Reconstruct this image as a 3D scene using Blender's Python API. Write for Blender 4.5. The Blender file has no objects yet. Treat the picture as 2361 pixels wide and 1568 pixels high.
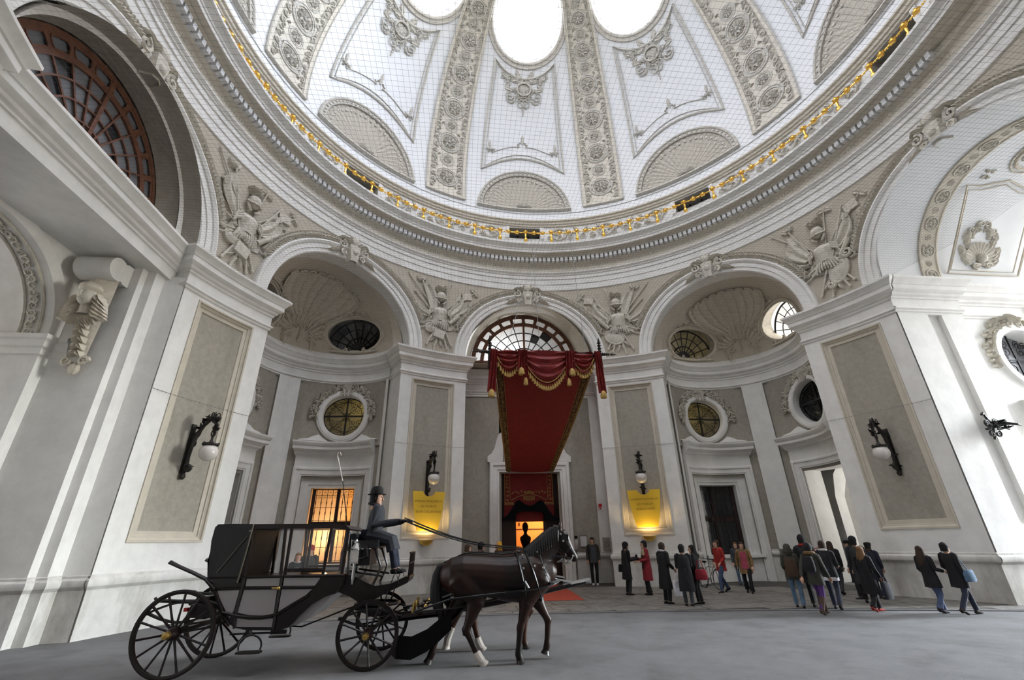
import bpy, math, random
from math import sin, cos, pi, sqrt, atan2, radians as rad, degrees
from mathutils import Vector, Matrix, noise
sc = bpy.context.scene
COL = sc.collection
random.seed(7)
# ---------------------------------------------------------------- camera (focal length in pixels of the 2361 px wide frame)
FPX, PITCH, ROLL, YAW = 1035.0, 0.421813, -0.0195, -0.111311
CAM = Vector((-3.067, -8.617, 1.70))
rt, fw, up = Vector((1, 0, 0)), Vector((0, cos(PITCH), sin(PITCH))), Vector((0, -sin(PITCH), cos(PITCH)))
rt, up = cos(ROLL) * rt + sin(ROLL) * up, -sin(ROLL) * rt + cos(ROLL) * up
ZR = Matrix.Rotation(YAW, 3, 'Z')
rt, fw, up = ZR @ rt, ZR @ fw, ZR @ up
cd = bpy.data.cameras.new('camera')
cd.sensor_width, cd.lens, cd.clip_start, cd.clip_end = 36.0, FPX / 2361 * 36, 0.05, 300
cam = bpy.data.objects.new('camera', cd)
cam.matrix_world = Matrix(((rt.x, up.x, -fw.x, CAM.x), (rt.y, up.y, -fw.y, CAM.y), (rt.z, up.z, -fw.z, CAM.z), (0, 0, 0, 1)))
COL.objects.link(cam)
sc.camera = cam
# ---------------------------------------------------------------- light: an overcast sky that enters by the passages and the dome windows
SKY, SUN_EL, HAZE, HAZE_COL, COOL = 2.62, 21.0, 0.54, (9.5, 9.0, 8.2), (0.715, 1.0, 1.62)    # veiled low sun off to the right, thick white haze
w = bpy.data.worlds.new('sky'); sc.world = w
w.use_nodes = True
bg = w.node_tree.nodes['Background']
sky = w.node_tree.nodes.new('ShaderNodeTexSky'); sky.sky_type = 'NISHITA'; sky.sun_disc = False
sky.sun_elevation = rad(SUN_EL); sky.sun_rotation = rad(90); sky.air_density = 1.0; sky.dust_density = 6.0; sky.ozone_density = 1.0
haze = w.node_tree.nodes.new('ShaderNodeMix'); haze.data_type = 'RGBA'; haze.inputs['Factor'].default_value = HAZE
haze.inputs['B'].default_value = (*HAZE_COL, 1)
cool = w.node_tree.nodes.new('ShaderNodeMix'); cool.data_type = 'RGBA'; cool.blend_type = 'MULTIPLY'; cool.inputs['Factor'].default_value = 1; cool.inputs['B'].default_value = (*COOL, 1)   # white balance
w.node_tree.links.new(sky.outputs['Color'], cool.inputs['A']); w.node_tree.links.new(cool.outputs['Result'], haze.inputs['A']); w.node_tree.links.new(haze.outputs['Result'], bg.inputs['Color'])
bg.inputs['Strength'].default_value = SKY
vs = sc.view_settings
vs.view_transform = 'Standard'; vs.look = 'None'; vs.gamma = 1.0; vs.exposure = 0.0
vs.use_curve_mapping = False
try:
    sc.cycles.max_bounces = 10; sc.cycles.diffuse_bounces = 8; sc.cycles.transparent_max_bounces = 16
    sc.cycles.use_denoising = True
    sc.cycles.sample_clamp_indirect = 12.0
    sc.cycles.caustics_reflective = False; sc.cycles.caustics_refractive = False
except Exception:
    pass
def portal(loc, direction, sx, sy):
    """Marks an opening to the sky so that the renderer samples it; gives no light of its own."""
    l = bpy.data.lights.new('sky_portal', 'AREA'); l.shape = 'RECTANGLE'; l.size = sx; l.size_y = sy
    l.cycles.is_portal = True
    o = bpy.data.objects.new('sky_portal', l); COL.objects.link(o)
    o.location = loc
    o.rotation_euler = Vector(direction).to_track_quat('-Z', 'Y').to_euler()
# plan and heights of the rotunda (metres, z = 0 on the road)
RW, RP = 11.45, 11.30            # spandrel wall and pillar face
ARC_A, ARC_Z = 3.15, 9.55        # radius and centre height of the eight arches
DZ, DR = 20.5, 11.6              # dome sphere
PHW, P1, P2 = 7.6, 23.2, 66.8    # pillar half width and centres, degrees
NR, NC = 3.0, 12.0               # apse radius, distance of its centre
OC_EL, OC_A, OC_B = 52.0, 1.95, 2.5   # dome windows: height angle, half width and half height
portal((26.5, 0, 6.3), (-1, 0, 0), 6.7, 12.8)
portal((-27, 0, 4.2), (1, 0, 0), 4.4, 8.6)
for k in range(8):
    a = rad(45 * k); e = rad(OC_EL); R_ = DR + 1.0
    n = Vector((sin(a) * cos(e), cos(a) * cos(e), sin(e)))
    portal(Vector((0, 0, DZ)) + n * R_, -n, 4.4, 4.6)
# ---------------------------------------------------------------- materials
MATS = {}
def mat(name, col, rough=0.7, metal=0.0, var=0.0, scale=3.0, bump=0.0, bscale=40.0, emit=0.0, alpha=1.0, col2=None, spec=0.4, stain=0.0, coat=0.0):
    m = bpy.data.materials.new(name); m.use_nodes = True
    nt = m.node_tree; b = nt.nodes['Principled BSDF']; L = nt.links
    c = (*col, 1)
    b.inputs['Base Color'].default_value = c
    b.inputs['Roughness'].default_value = rough
    b.inputs['Metallic'].default_value = metal
    b.inputs['Specular IOR Level'].default_value = spec
    b.inputs['Coat Weight'].default_value = coat
    geo = nt.nodes.new('ShaderNodeNewGeometry')
    if var or col2 or stain:
        nz = nt.nodes.new('ShaderNodeTexNoise'); nz.inputs['Scale'].default_value = scale; nz.inputs['Detail'].default_value = 6
        nz.inputs['Roughness'].default_value = 0.65
        L.new(geo.outputs['Position'], nz.inputs['Vector'])
        rp = nt.nodes.new('ShaderNodeValToRGB')
        c2 = (*(col2 if col2 else tuple(x * (1 - var) for x in col)), 1)
        rp.color_ramp.elements[0].position = 0.35; rp.color_ramp.elements[0].color = c2
        rp.color_ramp.elements[1].position = 0.62; rp.color_ramp.elements[1].color = c
        L.new(nz.outputs['Fac'], rp.inputs['Fac'])
        out = rp.outputs['Color']
        if stain:
            n2 = nt.nodes.new('ShaderNodeTexNoise'); n2.inputs['Scale'].default_value = 0.55; n2.inputs['Detail'].default_value = 9
            n2.inputs['Roughness'].default_value = 0.7
            mp = nt.nodes.new('ShaderNodeMapping'); mp.inputs['Scale'].default_value = (1.6, 1.6, 0.5)
            L.new(geo.outputs['Position'], mp.inputs['Vector']); L.new(mp.outputs['Vector'], n2.inputs['Vector'])
            r2 = nt.nodes.new('ShaderNodeValToRGB')
            r2.color_ramp.elements[0].position = 0.33; r2.color_ramp.elements[0].color = (1 - stain, 1 - stain * 1.05, 1 - stain * 1.15, 1)
            r2.color_ramp.elements[1].position = 0.5; r2.color_ramp.elements[1].color = (1, 1, 1, 1)
            L.new(n2.outputs['Fac'], r2.inputs['Fac'])
            mx = nt.nodes.new('ShaderNodeMix'); mx.data_type = 'RGBA'; mx.blend_type = 'MULTIPLY'; mx.inputs['Factor'].default_value = 1
            L.new(out, mx.inputs['A']); L.new(r2.outputs['Color'], mx.inputs['B']); out = mx.outputs['Result']
        L.new(out, b.inputs['Base Color'])
    if bump:
        n3 = nt.nodes.new('ShaderNodeTexNoise'); n3.inputs['Scale'].default_value = bscale; n3.inputs['Detail'].default_value = 4
        L.new(geo.outputs['Position'], n3.inputs['Vector'])
        bp = nt.nodes.new('ShaderNodeBump'); bp.inputs['Strength'].default_value = bump; bp.inputs['Distance'].default_value = 0.02
        L.new(n3.outputs['Fac'], bp.inputs['Height']); L.new(bp.outputs['Normal'], b.inputs['Normal'])
    if emit:
        b.inputs['Emission Color'].default_value = c; b.inputs['Emission Strength'].default_value = emit
    if alpha < 1:
        tr = nt.nodes.new('ShaderNodeBsdfTransparent'); ms = nt.nodes.new('ShaderNodeMixShader')
        ms.inputs['Fac'].default_value = alpha
        L.new(tr.outputs[0], ms.inputs[1]); L.new(b.outputs[0], ms.inputs[2])
        L.new(ms.outputs[0], nt.nodes['Material Output'].inputs['Surface'])
    MATS[name] = m
    return m
mat('white', (0.76, 0.75, 0.725), 0.75, var=0.10, scale=2.2, bump=0.10, bscale=9, stain=0.10)
mat('plinth', (0.66, 0.65, 0.62), 0.8, var=0.16, scale=2.5, bump=0.15, bscale=9, stain=0.34)
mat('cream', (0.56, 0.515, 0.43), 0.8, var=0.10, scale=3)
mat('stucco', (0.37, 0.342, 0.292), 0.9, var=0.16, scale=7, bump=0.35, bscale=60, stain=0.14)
mat('spandrel', (0.47, 0.43, 0.36), 0.9, var=0.10, scale=6, bump=0.2, bscale=60)
mat('relief', (0.60, 0.565, 0.49), 0.8, var=0.22, scale=9, bump=0.25, bscale=22)
mat('niche_relief', (0.62, 0.57, 0.48), 0.85, var=0.18, scale=9, bump=0.25, bscale=22)
mat('apse', (0.56, 0.51, 0.43), 0.9, var=0.10, scale=5, bump=0.1, bscale=40)
mat('dome', (0.69, 0.70, 0.71), 0.75, var=0.05, scale=1.5)
mat('dome_relief', (0.57, 0.545, 0.49), 0.8, var=0.30, scale=16, bump=0.5, bscale=30)
mat('dome_ground', (0.50, 0.465, 0.395), 0.85, var=0.32, scale=22, bump=1.0, bscale=24)
mat('frieze', (0.60, 0.56, 0.48), 0.8, var=0.12, scale=3)
mat('gold', (0.83, 0.52, 0.11), 0.3, 0.85)
mat('asphalt', (0.165, 0.165, 0.168), 0.75, var=0.22, scale=1.3, bump=0.5, bscale=130, stain=0.30)
mat('paving', (0.20, 0.188, 0.172), 0.7, var=0.35, scale=3.5, bump=0.3, bscale=30, stain=0.35)
mat('joint', (0.06, 0.056, 0.05), 0.9)
mat('wood_red', (0.16, 0.062, 0.032), 0.45, var=0.4, scale=5)
mat('wood_dark', (0.030, 0.013, 0.009), 0.6, var=0.4, scale=6)
mat('iron', (0.012, 0.012, 0.012), 0.5, 0.0, spec=0.4)
mat('bronze', (0.018, 0.016, 0.013), 0.5, 0.1)
mat('black', (0.006, 0.006, 0.007), 0.8, spec=0.12)
mat('dark_glass', (0.02, 0.022, 0.026), 0.12, spec=0.6)
mat('grey_glass', (0.16, 0.165, 0.18), 0.25, spec=0.6)
mat('pane', (0.9, 0.92, 0.95), 0.05, alpha=0.12)
mat('milk_pane', (0.92, 0.95, 1.0), 0.5, alpha=0.45)
mat('warm_pane', (0.62, 0.52, 0.26), 0.35, var=0.5, scale=2.5)
mat('milk_glass', (0.62, 0.585, 0.55), 0.2, spec=0.6)
mat('velvet', (0.19, 0.014, 0.012), 0.8, var=0.25, scale=6)
mat('velvet_hi', (0.20, 0.013, 0.011), 0.6, var=0.35, scale=4)
mat('gold_cloth', (0.55, 0.36, 0.11), 0.6, var=0.4, scale=18)
mat('gold_thread', (0.26, 0.15, 0.045), 0.65, var=0.4, scale=18)
mat('olive_room', (0.30, 0.26, 0.13), 0.8)
mat('border', (0.05, 0.018, 0.008), 0.8)
mat('yellow', (0.80, 0.52, 0.035), 0.45)
mat('letter', (0.30, 0.16, 0.01), 0.6)
mat('paper', (0.65, 0.66, 0.66), 0.8)
mat('red_plastic', (0.5, 0.02, 0.02), 0.4)
mat('carpet', (0.42, 0.062, 0.035), 0.95, var=0.2, scale=9)
mat('orange_room', (0.82, 0.52, 0.22), 0.8)
mat('room', (0.75, 0.58, 0.32), 0.8)
mat('net', (0.10, 0.105, 0.11), 0.8)
mat('wire', (0.22, 0.21, 0.20), 0.6)
mat('lacquer', (0.008, 0.003, 0.003), 0.3, spec=0.35, coat=0.12)
mat('lacquer_grey', (0.36, 0.33, 0.345), 0.22, spec=0.5, coat=0.5)
mat('leather', (0.007, 0.008, 0.009), 0.4, spec=0.45, bump=0.2, bscale=14)
mat('chrome', (0.62, 0.62, 0.62), 0.18, 1.0)
mat('brass', (0.50, 0.33, 0.10), 0.32, 1.0)
mat('coat_horse', (0.007, 0.0035, 0.003), 0.42, spec=0.3, col2=(0.026, 0.0085, 0.004), scale=2.0)
mat('coat_bay', (0.07, 0.024, 0.010), 0.45, spec=0.3, col2=(0.02, 0.009, 0.006), scale=5)
mat('mane', (0.006, 0.005, 0.005), 0.6)
mat('hoof', (0.02, 0.017, 0.015), 0.4)
mat('white_hair', (0.55, 0.50, 0.45), 0.8)
# ---------------------------------------------------------------- mesh helpers
def cy(az, r, z):
    a = rad(az); return Vector((r * sin(a), r * cos(a), z))
class MB:
    """Collects vertices and faces; build() links them as one mesh object."""
    def __init__(s): s.v, s.f = [], []
    def rows(s, rows, cu=False, cv=False):
        n0 = len(s.v); nr, nc = len(rows), len(rows[0])
        for r in rows: s.v.extend(Vector(p) for p in r)
        for i in range(nr if cu else nr - 1):
            for j in range(nc if cv else nc - 1):
                a, b = n0 + i * nc, n0 + ((i + 1) % nr) * nc
                j2 = (j + 1) % nc
                s.f.append((a + j, a + j2, b + j2, b + j))
        return s
    def poly(s, pts):
        n0 = len(s.v); s.v.extend(Vector(p) for p in pts); s.f.append(tuple(range(n0, n0 + len(pts)))); return s
    def box(s, c, d, rot=None):
        c = Vector(c); n0 = len(s.v)
        for k in range(8):
            p = Vector(((k & 1) - .5, ((k >> 1) & 1) - .5, ((k >> 2) & 1) - .5)); p = Vector((p.x * d[0], p.y * d[1], p.z * d[2]))
            s.v.append(c + (rot @ p if rot else p))
        for q in ((0, 2, 3, 1), (4, 5, 7, 6), (0, 1, 5, 4), (2, 6, 7, 3), (0, 4, 6, 2), (1, 3, 7, 5)):
            s.f.append(tuple(n0 + i for i in q))
        return s
    def tube(s, pts, r, n=6, cap=True, flat=None, closed=False):
        pts = [Vector(p) for p in pts]; m = len(pts)
        if m < 2: return s
        rr = r if isinstance(r, (list, tuple)) else [r] * m
        rows = []; ref = None
        for i, p in enumerate(pts):
            if closed: t = pts[(i + 1) % m] - pts[i - 1]
            else: t = pts[min(i + 1, m - 1)] - pts[max(i - 1, 0)]
            if t.length < 1e-9: t = Vector((0, 0, 1))
            t.normalize()
            if ref is None: ref = t.orthogonal().normalized() if flat is None else Vector(flat)
            u = ref - t * ref.dot(t)
            if u.length < 1e-6: u = t.orthogonal()
            u.normalize(); ref = u if flat is None else Vector(flat)
            b = t.cross(u)
            R = rr[i]; ra, rb = R if isinstance(R, tuple) else (R, R)
            rows.append([p + u * (ra * cos(2 * pi * k / n)) + b * (rb * sin(2 * pi * k / n)) for k in range(n)])
        n0 = len(s.v); s.rows(rows, cu=closed, cv=True)
        if cap and not closed:
            s.f.append(tuple(n0 + k for k in range(n))[::-1]); e = n0 + (m - 1) * n; s.f.append(tuple(e + k for k in range(n)))
        return s
    def lathe(s, prof, c=(0, 0, 0), n=12, axis=(0, 0, 1), x=None):
        """prof: (radius, height) pairs."""
        z = Vector(axis).normalized(); x = (Vector(x) if x else z.orthogonal()).normalized(); y = z.cross(x); c = Vector(c)
        s.rows([[c + z * h + x * (r * cos(2 * pi * k / n)) + y * (r * sin(2 * pi * k / n)) for k in range(n)] for r, h in prof], cv=True)
        return s
    def ball(s, c, r, n=8, m=6):
        c = Vector(c); r = r if isinstance(r, (tuple, list)) else (r, r, r)
        s.rows([[c + Vector((r[0] * sin(pi * i / m) * cos(2 * pi * k / n), r[1] * sin(pi * i / m) * sin(2 * pi * k / n), r[2] * cos(pi * i / m))) for k in range(n)] for i in [0.06] + list(range(1, m)) + [m - 0.06]], cv=True)
        return s
    def prism(s, pts, d0, d1):
        """pts: 2-D outline in x, y; between heights d0 and d1."""
        n0 = len(s.v); m = len(pts)
        s.v.extend(Vector((p[0], p[1], d0)) for p in pts); s.v.extend(Vector((p[0], p[1], d1)) for p in pts)
        s.f.append(tuple(range(n0, n0 + m))[::-1]); s.f.append(tuple(range(n0 + m, n0 + 2 * m)))
        for i in range(m):
            j = (i + 1) % m; s.f.append((n0 + i, n0 + j, n0 + m + j, n0 + m + i))
        return s
    def join(s, o, fn=None):
        n0 = len(s.v); s.v.extend((fn(p) if fn else p.copy()) for p in o.v); s.f.extend(tuple(i + n0 for i in f) for f in o.f); return s
    def mesh(s, name, m, fn=None, smooth=35):
        me = bpy.data.meshes.new(name)
        me.from_pydata([tuple(fn(p) if fn else p) for p in s.v], [], s.f)
        if m: me.materials.append(MATS[m] if isinstance(m, str) else m)
        if smooth:
            me.polygons.foreach_set('use_smooth', [True] * len(me.polygons))
            try: me.set_sharp_from_angle(angle=rad(smooth))
            except Exception: pass
        me.update(); return me
    def build(s, name, m, parent=None, fn=None, smooth=35):
        return link(name, s.mesh(name, m, fn, smooth), parent)
def link(name, data, parent=None, az=None):
    o = bpy.data.objects.new(name, data); COL.objects.link(o)
    if parent: o.parent = parent
    if az is not None: o.rotation_euler.z = -rad(az)
    return o
def tag(o, label, cat, group=None, kind=None):
    o['label'] = label; o['category'] = cat
    if group: o['group'] = group
    if kind: o['kind'] = kind
    return o
def empty(name, loc=(0, 0, 0), az=0.0, parent=None):
    o = bpy.data.objects.new(name, None); COL.objects.link(o); o.location = loc; o.rotation_euler.z = -rad(az); o.empty_display_size = .1
    if parent: o.parent = parent
    return o
def copy_tree(o, parent=None):
    c = o.copy(); COL.objects.link(c); c.parent = parent
    for ch in list(o.children): copy_tree(ch, c)
    return c
def sweep(mb, path, prof, closed=False, side=1):
    """Sweeps a profile of (offset, z) along a plan path of (x, y) with mitred corners; side=1 puts positive offsets to the left."""
    P = [Vector((p[0], p[1])) for p in path]; m = len(P); N = []
    for i in range(m):
        ds = []
        if i > 0 or closed: ds.append((P[i] - P[i - 1]).normalized())
        if i < m - 1 or closed: ds.append((P[(i + 1) % m] - P[i]).normalized())
        ns = [Vector((-d.y, d.x)) * side for d in ds]
        n = sum(ns, Vector((0, 0))); n.normalize(); n /= max(.35, n.dot(ns[0])); N.append(n)
    mb.rows([[(P[i].x + N[i].x * d, P[i].y + N[i].y * d, z) for d, z in prof] for i in range(m)], cu=closed)
    return mb
def arc(c, r, a0, a1, n):
    """plan arc about c=(x, y); angles are azimuths in degrees."""
    return [(c[0] + r * sin(rad(a0 + (a1 - a0) * i / n)), c[1] + r * cos(rad(a0 + (a1 - a0) * i / n))) for i in range(n + 1)]
def wallmap(az=0.0, R=RW): return lambda p: cy(az + degrees(p.x / R), R - p.z, p.y)      # (u, z, proud) on the drum wall
def domemap(az=0.0):
    def f(p):                                                                            # (u, v, proud): metres across and up the dome
        el = p.y / DR; r = (DR - p.z)
        a = az + degrees(p.x / (DR * max(.2, cos(el)))); return cy(a, r * cos(el), DZ + r * sin(el))
    return f
def apsemap(az, R=NR):
    c = cy(az, NC, 0)                                                                    # (phi in degrees, z, proud) on an apse wall
    return lambda p: c + cy(az + p.x, R - p.z, p.y)
def spiral(c, r0, turns, a0, n=14, sgn=1):
    return [(c[0] + r0 * (1 - .86 * i / n) * cos(a0 + sgn * 2 * pi * turns * i / n), c[1] + r0 * (1 - .86 * i / n) * sin(a0 + sgn * 2 * pi * turns * i / n)) for i in range(n + 1)]
def scroll(mb, c, r, a0, sgn=1, th=.05, d=.05, turns=1.4, n=12):
    mb.tube([(x, y, d + .35 * th * i / n) for i, (x, y) in enumerate(spiral(c, r, turns, a0, n, sgn))], [th * (1 - .55 * i / n) for i in range(n + 1)], 5)
def leaf(mb, c, L, wd, ang, d=.05, curl=.5, k=6):
    """A ribbed leaf lying on the wall: root c, length L, half width wd, direction ang."""
    rows = []
    for i in range(k + 1):
        t = i / k; a = ang + curl * t * t
        x = c[0] + L * t * cos(ang + curl * t * .6); y = c[1] + L * t * sin(ang + curl * t * .6)
        h = wd * (sin(pi * min(1, t * .92 + .08)) ** .7) * (1 + .18 * (-1) ** i); nx, ny = -sin(a), cos(a); q = d * (1 + .9 * sin(pi * t))
        rows.append([(x + nx * h, y + ny * h, .004), (x + nx * h * .5, y + ny * h * .5, q * .8), (x, y, q * .55), (x - nx * h * .5, y - ny * h * .5, q * .8), (x - nx * h, y - ny * h, .004)])
    mb.rows(rows)
def cluster(mb, c, w, h, seed, n=8, th=.035, d=.05, sym=True):
    """Symmetrical scroll and leaf work that fills about w x h."""
    rn = random.Random(seed)
    for i in range(n):
        x = rn.uniform(.05, .5) * w; y = rn.uniform(-.5, .5) * h * (1 - .9 * x / w); r = rn.uniform(.09, .17) * min(w, h) ; a = rn.uniform(0, 6.28)
        t = rn.random()
        for s in ((1, -1) if sym else (1,)):
            if t < .5: scroll(mb, (c[0] + s * x, c[1] + y), r, a if s > 0 else pi - a, s, th, d)
            else: leaf(mb, (c[0] + s * x, c[1] + y), r * 1.9, r * .5, a if s > 0 else pi - a, d, .7 * s)
# ---------------------------------------------------------------- dome
def D(az, el, d=0.0): return cy(az, (DR - d) * cos(rad(el)), DZ + (DR - d) * sin(rad(el)))
ceiling = tag(empty('ceiling'), 'white stuccoed dome with round windows, ribs and shell reliefs above the rotunda', 'dome', kind='structure')
def holed(fn, cu, cv, hu, hv, u0, u1, v0, v1, n=48, rings=4):
    """A rectangle in (u, v) with an elliptical hole, mapped by fn."""
    angs = sorted(set([2 * pi * i / n for i in range(n)] + [atan2(b - cv, a - cu) % (2 * pi) for a in (u0, u1) for b in (v0, v1)]))
    mb = MB(); rows = []
    for t in angs:
        c, s_ = cos(t), sin(t)
        k = min([x for x in ((u1 - cu) / c if c > 1e-9 else 9e9, (u0 - cu) / c if c < -1e-9 else 9e9, (v1 - cv) / s_ if s_ > 1e-9 else 9e9, (v0 - cv) / s_ if s_ < -1e-9 else 9e9)])
        kh = 1 / sqrt((c / hu) ** 2 + (s_ / hv) ** 2)
        rows.append([fn(cu + c * (kh + (k - kh) * j / rings), cv + s_ * (kh + (k - kh) * j / rings)) for j in range(rings + 1)])
    mb.rows(rows, cu=True); return mb
OHA, OHE = degrees(OC_A / (DR * cos(rad(OC_EL)))), degrees(OC_B / DR)
seg = holed(lambda a, e: D(a, e), 0, OC_EL, OHA, OHE, -22.5, 22.5, 36, 68, 56, 4)
seg.rows([[D(-22.5 + 45 * i / 14, -12 + 48 * j / 16) for i in range(15)] for j in range(17)])
seg.rows([[D(-22.5 + 45 * i / 14, 68 + 21.5 * j / 5) for i in range(15)] for j in range(6)])
seg_me = seg.mesh('dome_segment', 'dome')
tun = MB()
def oc_ring(k, d, n=56): return [D(OHA * k * cos(2 * pi * i / n), OC_EL + OHE * k * sin(2 * pi * i / n), d) for i in range(n)]
tun.rows([oc_ring(k, d) for k, d in ((1.0, 0), (.97, -.25), (.90, -.3), (.86, -.95))], cv=True)
tun_me = tun.mesh('window_reveal', 'dome')
rim = MB(); rim.rows([oc_ring(k, d) for k, d in ((1.0, -.02), (1.0, .05), (1.03, .09), (1.06, .09), (1.08, .04), (1.12, .04), (1.13, .07), (1.15, .07), (1.16, 0))], cv=True)
rim_me = rim.mesh('window_moulding', 'dome_relief')
gl = MB(); gl.poly(oc_ring(.87, -.9)); gl_me = gl.mesh('window_pane', 'pane', smooth=0)
bars = MB()
for x in (-.42, 0, .42): bars.tube([D(OHA * x, OC_EL - OHE * .8, -.88), D(OHA * x, OC_EL + OHE * .8, -.88)], .03, 4)
for y in (-.4, 0, .4): bars.tube([D(-OHA * .8, OC_EL + OHE * y, -.88), D(OHA * .8, OC_EL + OHE * y, -.88)], .03, 4)
bars_me = bars.mesh('window_bars', 'white')
SA, SB, SV = 2.69, 2.93, -1.66     # half shell: half width, height, base line (metres on the dome)
fan = MB(); NF = 23
fan.rows([[Vector((SA * p * cos(t), SV + SB * p * sin(t), .03 + .055 * p * (.5 + .5 * cos(t * NF * 2)) * (1 + .35 * cos(p * 46)))) for t in [pi * j / 184 for j in range(185)]] for p in [.10 + .78 * i / 14 for i in range(15)]])
scal = MB()
for j in range(NF):
    t = pi * (j + .5) / NF
    scal.ball((SA * .80 * cos(t), SV + SB * .80 * sin(t), .05), (.10, .10, .05), 6, 4)
fr = MB(); fr.rows([[Vector((SA * p * cos(t), SV + SB * p * sin(t), d)) for p, d in ((.885, .02), (.89, .13), (.91, .15), (.955, .10), (.965, .16), (.985, .18), (1.0, .15), (1.005, 0))] for t in [pi * j / 60 for j in range(61)]])
bsb = MB(); bsb.rows([[Vector((x, SV + y, d)) for y, d in ((.08, 0), (.07, .16), (-.03, .18), (-.06, .1), (-.07, 0))] for x in [-SA * 1.005 + 2.01 * SA * i / 20 for i in range(21)]])
bead = MB()
for j in range(31):
    t = pi * (j + .5) / 31; bead.ball((SA * .925 * cos(t), SV + SB * .925 * sin(t), .12), .075, 6, 4)
hin = MB(); hin.rows([[Vector((.46 * p * cos(t), SV + .1 + .5 * p * sin(t), .06 + .10 * (1 - p) + .05 * cos(t * 18))) for t in [pi * j / 72 for j in range(73)]] for p in (.05, .4, .75, 1.0)])
scroll(hin, (0, SV + .14), .16, 0, 1, .05, .12)
pan = MB()
def pl(az, el): return Vector((rad(az) * DR * cos(rad(el)), rad(el) * DR, .035))
def panel_path(k):
    a0, b0, b1 = 12.3 - k, 5.5 + k * 1.3, 39.3 - k
    bot = [pl(x * a0 / 12, b0 + 5.4 * (1 - (x / 12) ** 2)) for x in range(-12, 13, 2)]
    top = [pl(x * (a0 - .9) / 12, b1 - 4.2 * (1 - (x / 12) ** 2)) for x in range(12, -13, -2)]
    rside = [pl(a0 - .9 * i / 8, b0 + (b1 - b0) * i / 8) for i in range(1, 8)]; lside = [pl(-a0 + .9 * i / 8, b0 + (b1 - b0) * i / 8) for i in range(7, 0, -1)]
    return bot + rside + top + lside
pan.tube(panel_path(0), .062, 6, closed=True); pan.tube([p + Vector((0, 0, -.01)) for p in panel_path(1.0)], .028, 5, closed=True)
orn = MB()
cv = rad(32.2) * DR
cluster(orn, (0, cv), 2.3, 1.9, 3, 15, .04, .06); cluster(orn, (0, cv - .3), 1.5, 1.3, 9, 10, .035, .07)
orn.tube([(.42 * cos(t), cv + .36 * sin(t), .1) for t in [2 * pi * i / 20 for i in range(20)]], .06, 6, closed=True); orn.ball((0, cv, .03), (.36, .3, .06), 10, 5)
for s in (1, -1):
    orn.tube([(s * (.3 + .9 * i / 8), cv + .35 + .25 * (i / 8) ** 2, .04) for i in range(9)], .025, 5)
    scroll(orn, (s * 1.3, cv + .62), .14, 0, s, .03, .04)
    leaf(orn, (s * 1.3, cv + .7), .3, .08, pi / 2 - s * .6, .05, s)
for i in range(5): orn.ball((0, cv - .85 - .16 * i, .03), (.11 - .015 * i, .09, .05), 6, 4)
crn = MB()
for s in (1, -1):
    cluster(crn, (s * rad(9.6) * DR, rad(12.4) * DR), .55, .6, 21, 5, .03, .05)
    leaf(crn, (s * rad(9.6) * DR, rad(13.2) * DR), .5, .09, pi / 2 - .3 * s, .05, .4 * s)
    crn.tube([(s * rad(9.2 - 8.0 * i / 10) * DR, rad(11.8 + 3.0 * sin(pi / 2 * i / 10)) * DR, .03) for i in range(11)], .022, 5)
cluster(crn, (0, rad(15.2) * DR), .7, .45, 33, 5, .03, .05); leaf(crn, (0, rad(15.6) * DR), .65, .10, pi / 2, .05, 0)
SHELL = [('shell_field', fan, 'dome_ground'), ('shell_scallops', scal, 'dome_relief'), ('shell_frame', fr, 'dome_relief'), ('shell_base', bsb, 'dome_relief'), ('shell_beads', bead, 'dome_relief'), ('shell_hinge', hin, 'dome_relief')]
SHELL = [(n, m.mesh(n, k, domemap(0))) for n, m, k in SHELL]
pan_me, orn_me, crn_me = pan.mesh('panel_moulding', 'dome_relief', domemap(0)), orn.mesh('cartouche', 'dome_relief', domemap(0)), crn.mesh('corner_sprays', 'dome_relief', domemap(0))
for k in range(8):
    az = 45 * k
    s_ = link('dome_segment', seg_me, ceiling, az)
    for n, me in (('window_reveal', tun_me), ('window_moulding', rim_me), ('window_pane', gl_me), ('window_bars', bars_me)): link(n, me, s_)
    if az in (0, 45, 90, 270, 315):
        for n, me in SHELL[:1]: sh = link('half_shell', me, ceiling, az)
        for n, me in SHELL[1:]: link(n, me, sh)
        link('panel_moulding', pan_me, ceiling, az); link('corner_sprays', crn_me, ceiling, az)
        if az in (0, 45, 315): link('cartouche', orn_me, ceiling, az)
# ribs with medallions
RA = 5.6
rib = MB(); ELS = [-7.8 + 76 * i / 38 for i in range(39)]
rib.rows([[D(a * (1 + .10 * max(0, e) / 60), e, d) for a, d in ((-RA, 0), (-RA, .07), (-RA + .25, .09), (-RA + .9, .085), (-RA + .95, .04), (RA - .95, .04), (RA - .9, .085), (RA - .25, .09), (RA, .07), (RA, 0))] for e in ELS])
rib.rows([[D(a, e, d) for e, d in ((-7.9, 0), (-7.9, .09), (-7.0, .09), (-6.9, .04))] for a in [-RA + 2 * RA * i / 8 for i in range(9)]])
rib_me = rib.mesh('rib', 'frieze')
edge = MB()
for a, e0 in ((-RA, -7.8), (RA, -7.8)): edge.tube([D(a * (1 + .10 * max(0, e) / 60), e, .09) for e in ELS], .035, 5)
edge.tube([D(-RA, -7.8, .09), D(0, -7.8, .09), D(RA, -7.8, .09)], .04, 5)
edge_me = edge.mesh('rib_edging', 'dome_relief')
grd = MB(); grd.rows([[D(a * (1 + .10 * max(0, e) / 60), e, .045) for a in (-RA + 1.0, 0, RA - 1.0)] for e in ELS]); grd_me = grd.mesh('rib_field', 'dome_ground')
fol = MB(); rn = random.Random(5)
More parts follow.
